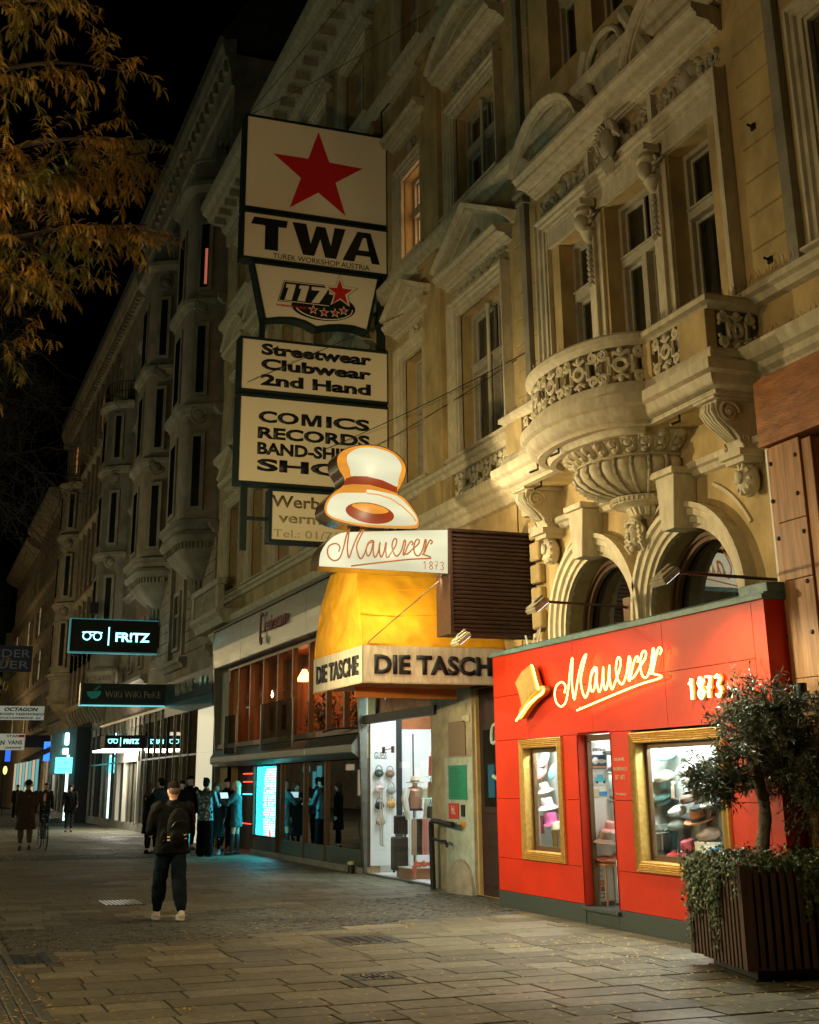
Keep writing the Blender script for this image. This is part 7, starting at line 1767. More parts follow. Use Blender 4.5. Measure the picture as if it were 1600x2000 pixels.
def person(label, x, y, face, H=1.75, legs=((.0,.0),(.0,.0)), arms=None, coat=None, coat_hem=.85, coat_flare=.0, trous=None, trous_r=(.088,.066,.06), hem=.10, shoes=None, hair='short', haircol=None, scale_w=1.0, bare=None, boots=0, skirt=False, pack=False, vox=.016, head=0.0, lean=0.0, hood=False, smallname=None, hatm=None, phones=None, shirt=None, skinv=.011):
    """local frame: +y is where the person faces; legs = (forward swing, knee bend) per side in radians"""
    t = thing('person', label, 'person', (0,0,0), None)
    k = H/1.75; sw = scale_w
    hipz,kn,an = .93,.49,.09
    arms = arms or ((.05,.10,.15),(.05,.10,.15))          # (forward, outward, elbow bend)
    J = {}
    for s,i in ((-1,0),(1,1)):
        f,b = legs[i]; hp = Vector((s*.095,0,hipz)); th = .44; sh = .41
        kp = hp+Vector((s*.01,math.sin(f)*th,-math.cos(f)*th)); ap = kp+Vector((0,math.sin(f-b)*sh,-math.cos(f-b)*sh))
        J['leg',i] = (hp,kp,ap)
        f,o,e = arms[i]; sp = Vector((s*.185*sw,lean*.1,1.42)); ua = .29; fa = .25
        d = Vector((s*math.sin(o),math.sin(f)*math.cos(o),-math.cos(f)*math.cos(o))); ep = sp+d*ua
        d2 = Vector((s*math.sin(o)*.3-s*.35*math.sin(e)*(e > .8),math.sin(f+e),-math.cos(f+e))).normalized(); wp = ep+d2*fa
        J['arm',i] = (sp,ep,wp,d2)
    low = min(J['leg',0][2].z,J['leg',1][2].z)-an
    S = MB()
    hd = Vector((0,.015+lean*.2,1.635))
    # body: continuous skin
    chain(S,[(0,0,.95),(0,0,1.15),(0,-.005,1.35),(0,0,1.47)],[.12,.115,.12,.06]); chain(S,[(0,0,1.45),(0,.005,1.56)],[.056,.052])
    S.ball(hd,.1,16,12,(.78,.95,1.18)); S.ball(hd+Vector((0,.03,-.065)),.062,12,8,(.85,1,.8))
    S.ball(hd+Vector((0,.098,-.008)),.017,8,6,(.8,1,1.6)); S.ball(hd+Vector((0,.10,-.02)),.014,8,6)
    for s in (-1,1): S.ball(hd+Vector((s*.08,-.005,-.01)),.024,8,6,(.35,.8,1.2)); S.ball(hd+Vector((s*.032,.078,.015)),.016,8,6,(1,.5,.6))
    S.ball(hd+Vector((0,.088,-.058)),.018,8,6,(1.3,.5,.5))
    for i in (0,1):
        hp,kp,ap = J['leg',i]; chain(S,[hp,kp,ap],[.085,.052,.036]); chain(S,[ap,ap+Vector((0,.10,-.05))],[.036,.03])
        sp,ep,wp,d2 = J['arm',i]; chain(S,[sp,ep,wp],[.052,.040,.027])
        s = -1 if i == 0 else 1
        # hand: palm, four fingers and a thumb, gently curled
        side = d2.cross(Vector((s,0,0))).normalized() if abs(d2.x) < .9 else Vector((0,1,0)); nrm = d2.cross(side).normalized()
        pc = wp+d2*.045; S.ball(wp+d2*.02,.026,8,6); 
        for q in range(4):
            off = side*((q-1.5)*.017); base = wp+d2*.075+off*.9; L = (.068,.078,.074,.058)[q]
            chain(S,[wp+d2*.03+off*.6,base],[.015,.0115],8)
            p1 = base+(d2*.9+nrm*-.25*s).normalized()*L*.5; p2 = p1+(d2*.7+nrm*-.6*s).normalized()*L*.5
            chain(S,[base,p1,p2],[.0105,.0095,.008],8)
        tb = wp+d2*.03+side*.026; chain(S,[tb,tb+(d2*.6+side*.8).normalized()*.035,tb+(d2*.95+side*.35).normalized()*.066],[.013,.011,.009],8)
    m_ = remeshed(S, skinv, 1); m_.materials.append(m_skin)
    for v in m_.vertices: v.co.z -= low
    link('body', m_, t)
    sh = Vector((0,0,-low))
    def add(nm, mb, mm, vx=vox, fold=.006, sm=2, seed=0):
        me = remeshed(mb, vx, sm, fold, 9, seed); me.materials.append(mm)
        for v in me.vertices: v.co += sh
        return link(nm, me, t)
    if trous:
        q = MB(); q.ball((0,0,.98),.15,14,9,(1.05,.82,.75))
        for i in (0,1):
            hp,kp,ap = J['leg',i]; e = kp.lerp(ap, 1-hem/.5)
            if skirt: continue
            chain(q,[hp+Vector((0,0,.03)),hp.lerp(kp,.5),kp,kp.lerp(e,.6),e],[.105,.5*(.105+trous_r[0]),trous_r[0],.5*(trous_r[0]+trous_r[1]),trous_r[2]])
        add('trousers', q, trous, fold=.012, seed=3)
    if coat:
        q = MB()
        ring = []
        hz = coat_hem; f = coat_flare
        zs = [1.47,1.42,1.32,1.15,1.0,hz] if hz < 1.0 else [1.47,1.42,1.32,1.15,hz]
        rx = [.09,.19*sw,.205*sw,.18*sw,.19*sw,(.19+f)*sw]; ry = [.075,.11,.135,.125,.13,.13+f*.8]
        vs = []; n = 20
        for j,z in enumerate(zs):
            a_,b_ = rx[j],ry[j]
            for i in range(n):
                a = 2*PI*i/n; vs.append((math.cos(a)*a_, math.sin(a)*b_+lean*.1*(z-.9), z))
        q.add(vs, [(j*n+i,j*n+(i+1)%n,(j+1)*n+(i+1)%n,(j+1)*n+i) for j in range(len(zs)-1) for i in range(n)]+[tuple(range(n)),tuple(range((len(zs)-1)*n,len(zs)*n))[::-1]])
        for i in (0,1):
            sp,ep,wp,d2 = J['arm',i]; chain(q,[sp,ep,wp+d2*-.01],[.078*sw,.064,.048])
        q.tube([(0,.0,1.46),(0,.0,1.525)],[.085,.07],14)
        if hood: q.ball((0,-.06,1.50),.10,12,8,(1.1,.8,.6))
        add('coat', q, coat, fold=.012, seed=hash(label)%17)
    if shirt:
        q = MB(); q.ball((0,.085,1.25),.12,12,9,(.55,.62,1.45)); add('shirt', q, shirt, fold=0)
    if boots:
        q = MB()
        for i in (0,1):
            hp,kp,ap = J['leg',i]; chain(q,[kp.lerp(ap,.05),kp.lerp(ap,.5),ap],[.062,.058,.05])
        add('boots', q, shoes, fold=.003)
    if shoes:
        for i in (0,1):
            ap = J['leg',i][2]; q = MB(); g_ = ap.z-.09
            chain(q,[ap+Vector((0,-.03,-.045)),ap+Vector((0,.06,-.055)),ap+Vector((0,.145,-.06))],[.046,.044,.036]); q.ball(ap+Vector((0,-.01,-.01)),.045,10,7)
            me = remeshed(q,.011,1)
            zz = min(v.co.z for v in me.vertices)
            for v in me.vertices: v.co += sh; v.co.z = max(v.co.z, ap.z-.088+sh.z)
            me.materials.append(shoes); so_ = link('shoe', me, t)
            part('sole', MB().prism([(ap.x+math.cos(a*PI/8)*.047, ap.y+.055+math.sin(a*PI/8)*.135) for a in range(16)], lambda a,b,z:(a,b,z), ap.z-.09+sh.z, ap.z-.066+sh.z), m_white if shoes in (m_sneak,) else m_black, so_)
    if hair:
        q = MB(); h = hd+sh*0
        if hair == 'short': q.ball(h+Vector((0,-.008,.045)),.1,16,10,(.84,.98,.84)); q.ball(h+Vector((0,-.036,-.002)),.082,14,9,(.94,.80,1.0)); vx = .009
        elif hair == 'crop': q.ball(h+Vector((0,-.008,.048)),.100,16,10,(.83,1.0,.80)); vx = .009
        elif hair == 'bun': q.ball(h+Vector((0,-.012,.035)),.104,16,10,(.84,1,.98)); q.ball(h+Vector((0,-.10,.10)),.042,10,8); q.ball(h+Vector((0,-.036,-.01)),.084,14,9,(.94,.80,1.0)); vx = .01
        elif hair in ('long','curly'):
            q.ball(h+Vector((0,-.015,.03)),.108,16,10,(.9,1,1.02))
            for s in (-1,0,1):
                chain(q,[h+Vector((s*.06,-.04,.02)),h+Vector((s*.075,-.055,-.12)),h+Vector((s*.085,-.06,-.24)),h+Vector((s*.07,-.055,-.33 if hair == 'curly' else -.27))],[.05,.055,.055,.035])
            vx = .012
        elif hair == 'beanie': q.ball(h+Vector((0,-.008,.05)),.108,16,10,(.88,1,.92)); vx = .009
        elif hair == 'hood': q.ball(h+Vector((0,-.03,.02)),.128,16,10,(.9,.95,1.12)); vx = .011
        o = add('hair' if hair not in ('beanie','hood') else {'beanie':'beanie','hood':'hood'}[hair], q, haircol, vx, fold=(.012 if hair == 'curly' else .006), sm=1)
    if hair == 'crop':
        q2 = MB(); q2.ball(hd+Vector((0,-.012,.010)),.1015,16,10,(.80,.965,.86)); add('faded_hair', q2, m_fade, .009, fold=.003, sm=1)
    if phones:
        q = MB(); h = hd+sh; q.tube([(math.cos(a)*.112,-.01+h.y,h.z+.01+math.sin(a)*.125) for a in [R(i*15) for i in range(13)]],.010,6); q.ball((.105,h.y,h.z-.01),.04,10,7,(.45,.9,1)); q.ball((-.105,h.y,h.z-.01),.04,10,7,(.45,.9,1))
        part('headphones', q, phones, t, smooth=True)
    t.scale = (k,k,k); t.location = (x,y,.004); t.rotation_euler = (0,0,face)
    return t, J, sh
m_fade = mat('faded_hair_skin',(.07,.042,.028),.8,bump=.5,bscale=160)
m_sneak = mat('off_white_leather',(.62,.56,.46),.5); m_jblk = mat('black_jacket',(.0045,.005,.005),.85,spec=.1); m_jean = mat('dark_teal_trousers',(.006,.013,.018),.9,spec=.1)
m_jgrn = mat('dark_wool',(.010,.013,.013),.9); m_brnc = mat('brown_plaid_coat',(.075,.042,.022),.9,var=.4,vscale=30); m_beige = mat('tan_trousers',(.13,.08,.04),.85); m_navyb = mat('navy_knit',(.012,.018,.06),.9)
m_hair_d = mat('dark_hair',(.010,.007,.004),.95,spec=.1,bump=.8,bscale=140); m_hair_b = mat('brown_hair',(.08,.036,.016),.8,spec=.2,var=.4,vscale=60); m_hair_bl = mat('blonde_hair',(.55,.42,.26),.5,var=.4,vscale=60); m_satin = mat('blue_satin',(.02,.05,.055),.3,spec=.8); m_pinks = mat('pink_shirt',(.55,.26,.22),.8); m_green_dress = mat('dark_teal_dress',(.02,.06,.06),.7)
FWD = 0.0
# facing: 0 = walking away from the camera up the street (+y); PI = towards it
fg, J, sh = person('young man with a short fade haircut, black jacket and backpack walking away', 3.42,17.75, R(4), 1.71, legs=((.30,.10),(-.16,.30)), arms=((.35,.22,.95),(.35,.22,.95)), coat=m_jblk, coat_hem=.84, coat_flare=.035, trous=m_jean, trous_r=(.098,.086,.064), hem=.07, shoes=m_sneak, hair='crop', haircol=m_hair_d, scale_w=1.14, vox=.013, hood=False)
# backpack
bp_ = thing('backpack','black backpack with a small gold tick, worn by the walking young man','backpack',(0,0,0))
q = MB(); q.ball((.03,-.21,1.17),.2,18,12,(.78,.50,1.25)); q.ball((.03,-.27,1.05),.14,14,9,(.95,.55,.9))
me = remeshed(q,.012,3,.004,12); me.materials.append(m_jblk); link('bag', me, bp_)
q = MB()
for s in (-1,1): q.tube([(s*.10+.02,-.15,1.38),(s*.13,-.03,1.475),(s*.14,.10,1.40),(s*.15,.15,1.2),(s*.15,.06,1.05),(s*.13,-.14,1.0)],.016,6,flat=.5)
q.tube([(.0,-.15,1.40),(.01,-.19,1.45),(.05,-.19,1.45),(.06,-.15,1.40)],.009,6); part('strap', q, m_jblk, bp_, smooth=True)
q = MB(); q.tube([(-.09,-.30,1.18),(-.05,-.325,1.24),(.03,-.335,1.26),(.11,-.325,1.24),(.15,-.30,1.18)],.004,5); part('zip', q, m_dark, bp_)
part('tick_mark', MB().add([(.05,-.338,1.085),(.075,-.338,1.07),(.125,-.338,1.098),(.075,-.338,1.082),(.062,-.338,1.098)],[(0,1,2,3,4)]), emis('gold_print',(.8,.5,.15),.25,(.7,.45,.15)), bp_)
w1_ = words('lettering','AIR',MATS['gold_print'],bp_,(.06,-.334,1.03),MX_FACE,wd=.06,ht=.014,depth=.003)
for x,z in ((-.12,1.06),(-.12,1.02)): part('tag', MB().box(x-.02,x+.015,-.30,-.297,z-.01,z+.008), MATS['gold_print'] if z > 1.05 else m_cardw, bp_)
bp_.location = fg.location; bp_.rotation_euler = fg.rotation_euler; k = 1.71/1.75; bp_.scale = (k,k,k); bp_.location.z += sh.z*k
# man with bicycle
person('man in a long brown coat, navy beanie and headphones pushing a bicycle', 3.35,38.3, R(3), 1.80, legs=((.10,.1),(-.15,.1)), arms=((.1,.12,.15),(.35,.15,.25)), coat=m_brnc, coat_hem=.52, coat_flare=.05, trous=m_beige, trous_r=(.08,.065,.06), hem=.16, shoes=m_beige, hair='beanie', haircol=m_navyb, phones=m_white, scale_w=1.1, vox=.02, skinv=.016)
def bicycle(label,x,y,rz):
    t = thing('bicycle', label, 'bicycle', (0,0,0))
    for yy in (-.52,.52):
        w_ = part('wheel', MB().tube([(0,yy+math.cos(a*PI/16)*.31,.34+math.sin(a*PI/16)*.31) for a in range(33)],.010,6), m_steel, t, smooth=True)
        part('tyre', MB().tube([(0,yy+math.cos(a*PI/16)*.33,.34+math.sin(a*PI/16)*.33) for a in range(33)],.018,6), m_black, w_, smooth=True)
        q = MB()
        for a in range(14): q.tube([(0,yy,.34),(0,yy+math.cos(a*PI/7)*.31,.34+math.sin(a*PI/7)*.31)],.002,3)
        part('spokes', q, m_zinc, w_)
    q = MB()
    for a,b in (((-.05,.30),(-.02+.0,.62)),): pass
    P = {'bb':(0,-.08,.30),'seat':(0,-.20,.80),'head':(0,.36,.80),'headb':(0,.40,.66),'rear':(0,-.52,.34),'front':(0,.52,.34)}
    for a,b in (('bb','seat'),('bb','headb'),('seat','head'),('head','headb'),('bb','rear'),('seat','rear'),('headb','front')): q.tube([P[a],P[b]],.017,8)
    part('frame', q, m_greenblk, t, smooth=True)
    part('handlebar', MB().tube([(-.28,.28,.98),(-.2,.36,.99),(0,.36,.96),(.2,.36,.99),(.28,.28,.98)],.013,6).tube([(0,.36,.8),(0,.36,.97)],.014,6), m_dark, t, smooth=True)
    part('saddle', MB().ball((0,-.22,.90),.12,12,7,(.55,1.1,.25)).tube([(0,-.2,.8),(0,-.21,.89)],.014,6), m_black, t, smooth=True)
    part('crank', MB().tube([(.08,-.08,.30),(.08,.02,.18)],.01,5).tube([(-.08,-.08,.30),(-.08,-.18,.42)],.01,5).tube([(-.1,-.08,.30),(.1,-.08,.30)],.02,8), m_dark, t)
    t.location = (x,y,.004); t.rotation_euler = (0,0,rz); return t
bicycle('dark bicycle wheeled along by the man in the brown coat',3.86,38.6,R(3))
person('man in a dark open jacket and pink shirt walking towards the camera', 5.05,50.5, R(165), 1.80, legs=((.35,.1),(-.3,.35)), arms=((-.3,.15,.2),(.35,.15,.3)), coat=m_jgrn, coat_hem=.88, trous=m_jean, trous_r=(.08,.062,.055), shoes=m_hair_d, hair='short', haircol=m_hair_b, shirt=m_pinks, vox=.022, skinv=.018)
person('person in a dark hooded knee length coat standing in front of the glass front', 6.2,52.8, R(178), 1.68, arms=((.15,.15,.8),(.15,.15,.8)), coat=m_jblk, coat_hem=.72, coat_flare=.03, trous=m_jgrn, trous_r=(.07,.06,.055), shoes=m_black, hair='hood', haircol=m_jgrn, scale_w=1.12, vox=.022, skinv=.018)
person('long haired woman in a long black coat at the left of the waiting group', 6.05,34.6, R(-70), 1.68, legs=((.05,0),(-.05,0)), coat=m_jblk, coat_hem=.50, coat_flare=.03, trous=m_jblk, trous_r=(.065,.055,.045), shoes=m_hair_d, hair='long', haircol=m_hair_b, vox=.018, skinv=.014)
person('man in a dark padded jacket mostly hidden behind the young man with the backpack', 6.45,35.2, R(20), 1.82, coat=m_jgrn, coat_hem=.82, trous=m_jblk, shoes=m_black, hair='short', haircol=m_hair_d, scale_w=1.15, vox=.02, skinv=.016)
person('dark haired man in a dark coat just right of the backpack wearer', 7.15,36.0, R(150), 1.76, coat=m_jblk, coat_hem=.75, trous=m_jblk, shoes=m_black, hair='short', haircol=m_hair_d, vox=.02, skinv=.016)
person('tall dark haired man at the back of the waiting group', 7.45,36.4, R(-160), 1.88, coat=m_jblk, coat_hem=.8, trous=m_jblk, shoes=m_black, hair='short', haircol=m_hair_d, vox=.02, skinv=.016)
person('woman with a bun in wide black trousers and a shiny blue jacket seen from behind', 7.10,32.7, R(-40), 1.80, legs=((0,0),(0,0)), arms=((.5,.1,1.2),(.4,.15,1.1)), coat=m_satin, coat_hem=.78, coat_flare=.02, trous=m_jblk, trous_r=(.10,.11,.115), hem=.03, shoes=m_black, hair='bun', haircol=m_hair_d, vox=.016, skinv=.013)
person('woman in a long dark coat and pale sneakers facing the street', 7.55,33.5, R(160), 1.70, legs=((.08,0),(-.05,0)), coat=m_jgrn, coat_hem=.42, coat_flare=.05, trous=m_jblk, trous_r=(.06,.05,.045), shoes=m_sneak, hair='long', haircol=m_hair_b, vox=.017, skinv=.013)
bl, J2, sh2 = person('woman with long blonde hair, short dark dress and high boots holding a tablet', 7.98,33.15, R(65), 1.72, legs=((.12,.05),(-.04,0)), arms=((.75,.1,1.1),(.6,.1,1.2)), coat=m_green_dress, coat_hem=.66, coat_flare=.035, shoes=m_black, boots=1, hair='curly', haircol=m_hair_bl, vox=.016, skinv=.012)
person('man in black standing in the dark niche behind the blonde woman', 8.15,35.0, R(180), 1.80, coat=m_jblk, coat_hem=.8, trous=m_jblk, shoes=m_black, hair='short', haircol=m_hair_d, vox=.02, skinv=.016)
tb = thing('tablet','white tablet held up by the blonde woman','tablet',(7.72,33.25,1.38)); q = MB()
T = Matrix.Translation((7.68,33.25,1.40)) @ Matrix.Rotation(R(20),4,'Z') @ Matrix.Rotation(R(-22),4,'X')
q.add([tuple(T @ Vector(v)) for v in ((-.12,-.005,-.08),(.12,-.005,-.08),(.12,.005,-.08),(-.12,.005,-.08),(-.12,-.005,.08),(.12,-.005,.08),(.12,.005,.08),(-.12,.005,.08))],[(0,3,2,1),(4,5,6,7),(0,1,5,4),(1,2,6,5),(2,3,7,6),(3,0,4,7)])
part('case', q, m_white, tb); part('screen', MB().add([tuple(T @ Vector(v)) for v in ((-.11,-.007,-.07),(.11,-.007,-.07),(.11,-.007,.07),(-.11,-.007,.07))],[(0,1,2,3)]), emis('tablet_glow',(.55,.9,1),1.1,(.6,.7,.7)), tb)
for i,(x,y,lb,mm) in enumerate(((4.9,88,'distant walker in a blue jacket at the left picture edge',m_satin),(5.9,92,'distant walker in light clothes up the street',m_brnc),(5.6,70,'walker half hidden behind the man with the bicycle',m_jgrn))):
    person(lb,x,y,R(180),1.75,legs=((.25,.1),(-.2,.2)),coat=mm,coat_hem=.85,trous=m_jean,shoes=m_black,hair='short',haircol=m_hair_d,vox=.03,skinv=.026)

GR = {'hat':'hats shown in the shop windows','handbag':'bags in the window of the bag shop','suitcase':'suitcases in the window of the bag shop','scarf':'scarves shown in the shop windows','wire':'guy wires of the signs','hook':'iron hooks under the balcony','notice':'notices on the pillar','person':'people in the pedestrian street','poster':'posters behind glass'}
for o in list(C.objects):
    if o.get('category') in GR and not o.get('group'): o['group'] = GR[o['category']]

# ================================================================== planter with the olive tree
m_slat = mat('planter_slat_wood',(.085,.04,.024),.55,var=.4,vscale=3,bump=.2,bscale=25,stretch=(8,8,.8))
PC = Vector((7.72,10.88,0))
PL = thing('planter','large square planter clad in dark vertical wooden slats, overgrown with ivy','planter',(PC.x,PC.y,0))
c0 = [(7.36,11.46),(7.02,10.18),(8.12,9.98),(8.34,11.24)]          # plan corners
c0 = [(7.30,11.52),(7.00,10.22),(8.16,9.98),(8.46,11.28)]
q = MB(); k = .80
cm = (sum(a for a,b in c0)/4, sum(b for a,b in c0)/4)
cc = [(cm[0]+(a-cm[0])*k, cm[1]+(b-cm[1])*k) for a,b in c0]
part('base', q.prism(cc, lambda a,b,z:(a,b,z), 0, .12), m_black, PL)
part('tray', MB().prism([(cm[0]+(a-cm[0])*.86, cm[1]+(b-cm[1])*.86) for a,b in c0], lambda a,b,z:(a,b,z), 0.0, .014), m_dark, PL)
part('box', MB().prism([(cm[0]+(a-cm[0])*.95, cm[1]+(b-cm[1])*.95) for a,b in c0], lambda a,b,z:(a,b,z), .11, .86), m_black, PL)
m_soil = mat('soil',(.02,.014,.01),.9,var=.4,vscale=30,bump=.6,bscale=40)
part('soil', MB().prism([(cm[0]+(a-cm[0])*.93, cm[1]+(b-cm[1])*.93) for a,b in c0], lambda a,b,z:(a,b,z), .86, .90), m_soil, PL)
for e in range(4):
    a = Vector(c0[e]); b = Vector(c0[(e+1)%4]); d = (b-a); L = d.length; d.normalize(); nrm = Vector((d.y,-d.x))
    if (a-Vector(cm)).dot(nrm) < 0: nrm = -nrm
    ns = 15; u = L/ns
    for i in range(ns):
        p = a+d*(u*(i+.5)); hw = u*.27; dd = .03 if i%1 == 0 else .02
        za,zb_ = .11-rnd.random()*.012, .94
        pts = [p-d*hw-nrm*.03, p+d*hw-nrm*.03, p+d*hw+nrm*dd, p-d*hw+nrm*dd]
        part('slat', MB().prism([(v.x,v.y) for v in pts], lambda x,y,z:(x,y,z), za, zb_), m_slat, PL)
    pts = [a-d*.03-nrm*.02, a+d*.07-nrm*.02, a+d*.07+nrm*.035, a-d*.035+nrm*.035]
    part('corner_slat', MB().prism([(v.x,v.y) for v in pts], lambda x,y,z:(x,y,z), .10, .95), m_slat, PL)
# leaves
m_olive = mat('olive_leaf',(.10,.125,.065),.34,var=.5,vscale=12,spec=.7); m_ivy = mat('ivy_leaf',(.045,.10,.028),.4,var=.5,vscale=9,spec=.6,col2=(.06,.075,.015))
m_bark = mat('olive_bark',(.20,.155,.10),.85,var=.4,vscale=14,bump=.6,bscale=40)
rr = random.Random(11)
OT = thing('olive_tree','small olive tree with a slightly bent trunk growing from the slatted planter','tree',(7.66,10.85,.9))
tr = spline([(7.66,10.86,.88),(7.68,10.85,1.05),(7.735,10.84,1.3),(7.75,10.86,1.5),(7.72,10.87,1.66),(7.70,10.86,1.8)],4)
part('trunk', MB().tube(tr, [.068-.022*i/len(tr)+.004*math.sin(i*1.7) for i in range(len(tr))], 12), m_bark, OT, smooth=True)
def leaf6(mb, p, d, L, wd, up):
    d = d.normalized(); s = d.cross(up); s = s.normalized() if s.length > 1e-4 else Vector((1,0,0)); n_ = s.cross(d)
    a = p; b = p+d*L*.35+s*wd; c = p+d*L; e = p+d*L*.35-s*wd; m1 = p+d*L*.5+n_*L*.06
    mb.add([a,b,c,e,m1],[(0,1,4),(1,2,4),(2,3,4),(3,0,4)])
crown = MB(); br = MB()
def grow(p, d, L, r, lvl, leafL, dens, bm_, lm_, spread=.55, droop=0, q=rr, maxl=3):
    n = 5; pts = [p.copy()]; cur = p.copy(); dd = d.normalized()
    for i in range(n):
        dd = (dd+Vector((q.gauss(0,.14),q.gauss(0,.14),q.gauss(0,.12)-droop))).normalized(); cur = cur+dd*L/n; pts.append(cur.copy())
        if lvl < maxl and i > 0:
            for _ in range(2 if lvl < 2 else 1):
                side = Vector((q.gauss(0,1),q.gauss(0,1),q.gauss(0,.7))).normalized()
                grow(cur, (dd*(1-spread)+side*spread*1.2), L*q.uniform(.45,.7), r*.55, lvl+1, leafL, dens, bm_, lm_, spread, droop, q, maxl)
        if lvl >= 2 and q.random() < .8:
            for _ in range(dens):
                t = q.random(); pp = pts[-2].lerp(pts[-1], t); side = Vector((q.gauss(0,1),q.gauss(0,1),q.gauss(0,1))).normalized()
                leaf6(lm_, pp, dd*.75+side*.7, leafL*q.uniform(.7,1.15), leafL*.11, Vector((q.gauss(0,1),q.gauss(0,1),q.gauss(0,1))))
    bm_.tube(pts, [r*(1-.6*i/n) for i in range(n+1)], 4 if lvl > 1 else 6, False)
for i,(dx,dy,dz,L) in enumerate(((-.8,.15,.12,.46),(-.6,-.3,.22,.42),(.15,.4,.8,.5),(.55,.1,.75,.6),(.8,-.1,.25,.62),(.35,-.4,.6,.5),(.1,-.1,1,.58),(.9,.1,-.05,.6),(.3,.1,1,.66),(.7,-.5,-.1,.45),(.6,.3,.4,.6))):
    grow(Vector((7.71,10.86,1.66+.03*(i%5))), Vector((dx,dy,dz)), L*.92, .018, 0, .078, 1, br, crown, .46, .05)
b_ = part('branches', br, m_bark, OT, smooth=True); part('crown', crown, m_olive, OT)
# ivy over the rim of the planter
iv = MB(); st_ = MB()
def ivyleaf(mb, p, nrm, s, q):
    up = Vector((q.gauss(0,.4),q.gauss(0,.4),-1)); t = nrm.cross(up).normalized(); u = t.cross(nrm).normalized()
    n2 = (nrm+Vector((q.gauss(0,.5),q.gauss(0,.5),q.gauss(0,.5)))).normalized(); t = n2.cross(u).normalized(); u = t.cross(n2).normalized()
    sh_ = [(0,.1),(.5,.45),(.42,.0),(.6,-.25),(.2,-.35),(0,-.8),(-.2,-.35),(-.6,-.25),(-.42,.0),(-.5,.45)]
    mb.add([p+t*a*s+u*-b*s*-1+n2*(.12*s*(abs(a)))*-1 for a,b in sh_],[(0,1,2,4,5),(2,3,4),(0,5,6,8,9),(6,7,8)])
for e in range(4):
    a = Vector(c0[e]); b = Vector(c0[(e+1)%4]); d = (b-a); L = d.length; d.normalize(); nrm = Vector((d.y,-d.x))
    if (a-Vector(cm)).dot(nrm) < 0: nrm = -nrm
    for i in range(70):
        s = rr.random()*L
        # longer curtains near two of the corners, bare in the middle of the front
        fr = s/L
        ln = rr.uniform(.03,.12)
        if e == 0: ln = rr.uniform(.05,.85)*(1.0 if fr < .70 else .45)*(.5+.5*abs(math.sin(fr*7+1)))
        if e == 1: ln = rr.uniform(.03,.55)*(1 if fr > .42 else .18)+(.15 if fr > .6 else 0)
        p0 = a+d*s; cur = Vector((p0.x,p0.y,.97))-Vector((nrm.x,nrm.y,0))*.06; pts = [cur.copy()]
        nst = max(3,int(ln/.03)); 
        for k in range(nst):
            out = .05 if k < 2 else rr.gauss(0,.006)
            cur = cur+Vector((nrm.x*out+d.x*rr.gauss(0,.010), nrm.y*out+d.y*rr.gauss(0,.010), .012 if k == 0 else -ln/nst)); pts.append(cur.copy())
            for _ in range(3 if ln > .3 else 2): ivyleaf(iv, cur+Vector((nrm.x*rr.uniform(.0,.05)+rr.gauss(0,.018),nrm.y*rr.uniform(.0,.05)+rr.gauss(0,.018),rr.gauss(0,.015))), Vector((nrm.x,nrm.y,.35)), rr.uniform(.020,.036), rr)
        st_.tube(pts,.0025,3,False)
for i in range(1100):
    a,b = rr.random(),rr.random(); p = Vector(c0[0]).lerp(Vector(c0[1]),a).lerp(Vector(c0[3]).lerp(Vector(c0[2]),a),b)
    h = .93+.16*(noise.noise(Vector((p.x*4,p.y*4,0)))*.5+.5)*rr.random()+.06*rr.random()
    ivyleaf(iv, Vector((p.x,p.y,h)), Vector((rr.gauss(0,.5),rr.gauss(0,.5),1)), rr.uniform(.020,.036), rr)
IV = thing('ivy','dense ivy and creeping plants spilling over the rim of the slatted planter','plant',(PC.x,PC.y,.9))
part('leaves', iv, m_ivy, IV); part('stems', st_, m_bark, IV)
# ================================================================== honey locust with yellow leaves, hanging in from the left
m_loc = bpy.data.materials.new('locust_leaf'); m_loc.use_nodes = True; t_ = m_loc.node_tree; p_ = t_.nodes['Principled BSDF']
n_ = t_.nodes.new('ShaderNodeTexNoise'); n_.inputs['Scale'].default_value = 1.4; g_ = t_.nodes.new('ShaderNodeNewGeometry'); t_.links.new(g_.outputs['Position'], n_.inputs['Vector'])
r_ = t_.nodes.new('ShaderNodeValToRGB'); r_.color_ramp.elements[0].color = (.16,.17,.03,1); r_.color_ramp.elements[1].color = (.42,.23,.03,1); r_.color_ramp.elements[0].position = .38; r_.color_ramp.elements[1].position = .62
t_.links.new(n_.outputs[0], r_.inputs[0]); t_.links.new(r_.outputs[0], p_.inputs['Base Color']); p_.inputs['Roughness'].default_value = .5
tr_ = t_.nodes.new('ShaderNodeBsdfTranslucent'); t_.links.new(r_.outputs[0], tr_.inputs[0]); mx_ = t_.nodes.new('ShaderNodeMixShader'); mx_.inputs[0].default_value = .3
t_.links.new(p_.outputs[0], mx_.inputs[1]); t_.links.new(tr_.outputs[0], mx_.inputs[2]); t_.links.new(mx_.outputs[0], t_.nodes['Material Output'].inputs[0])
m_dbark = mat('dark_bark',(.05,.045,.035),.9,var=.3,bump=.5,bscale=20)
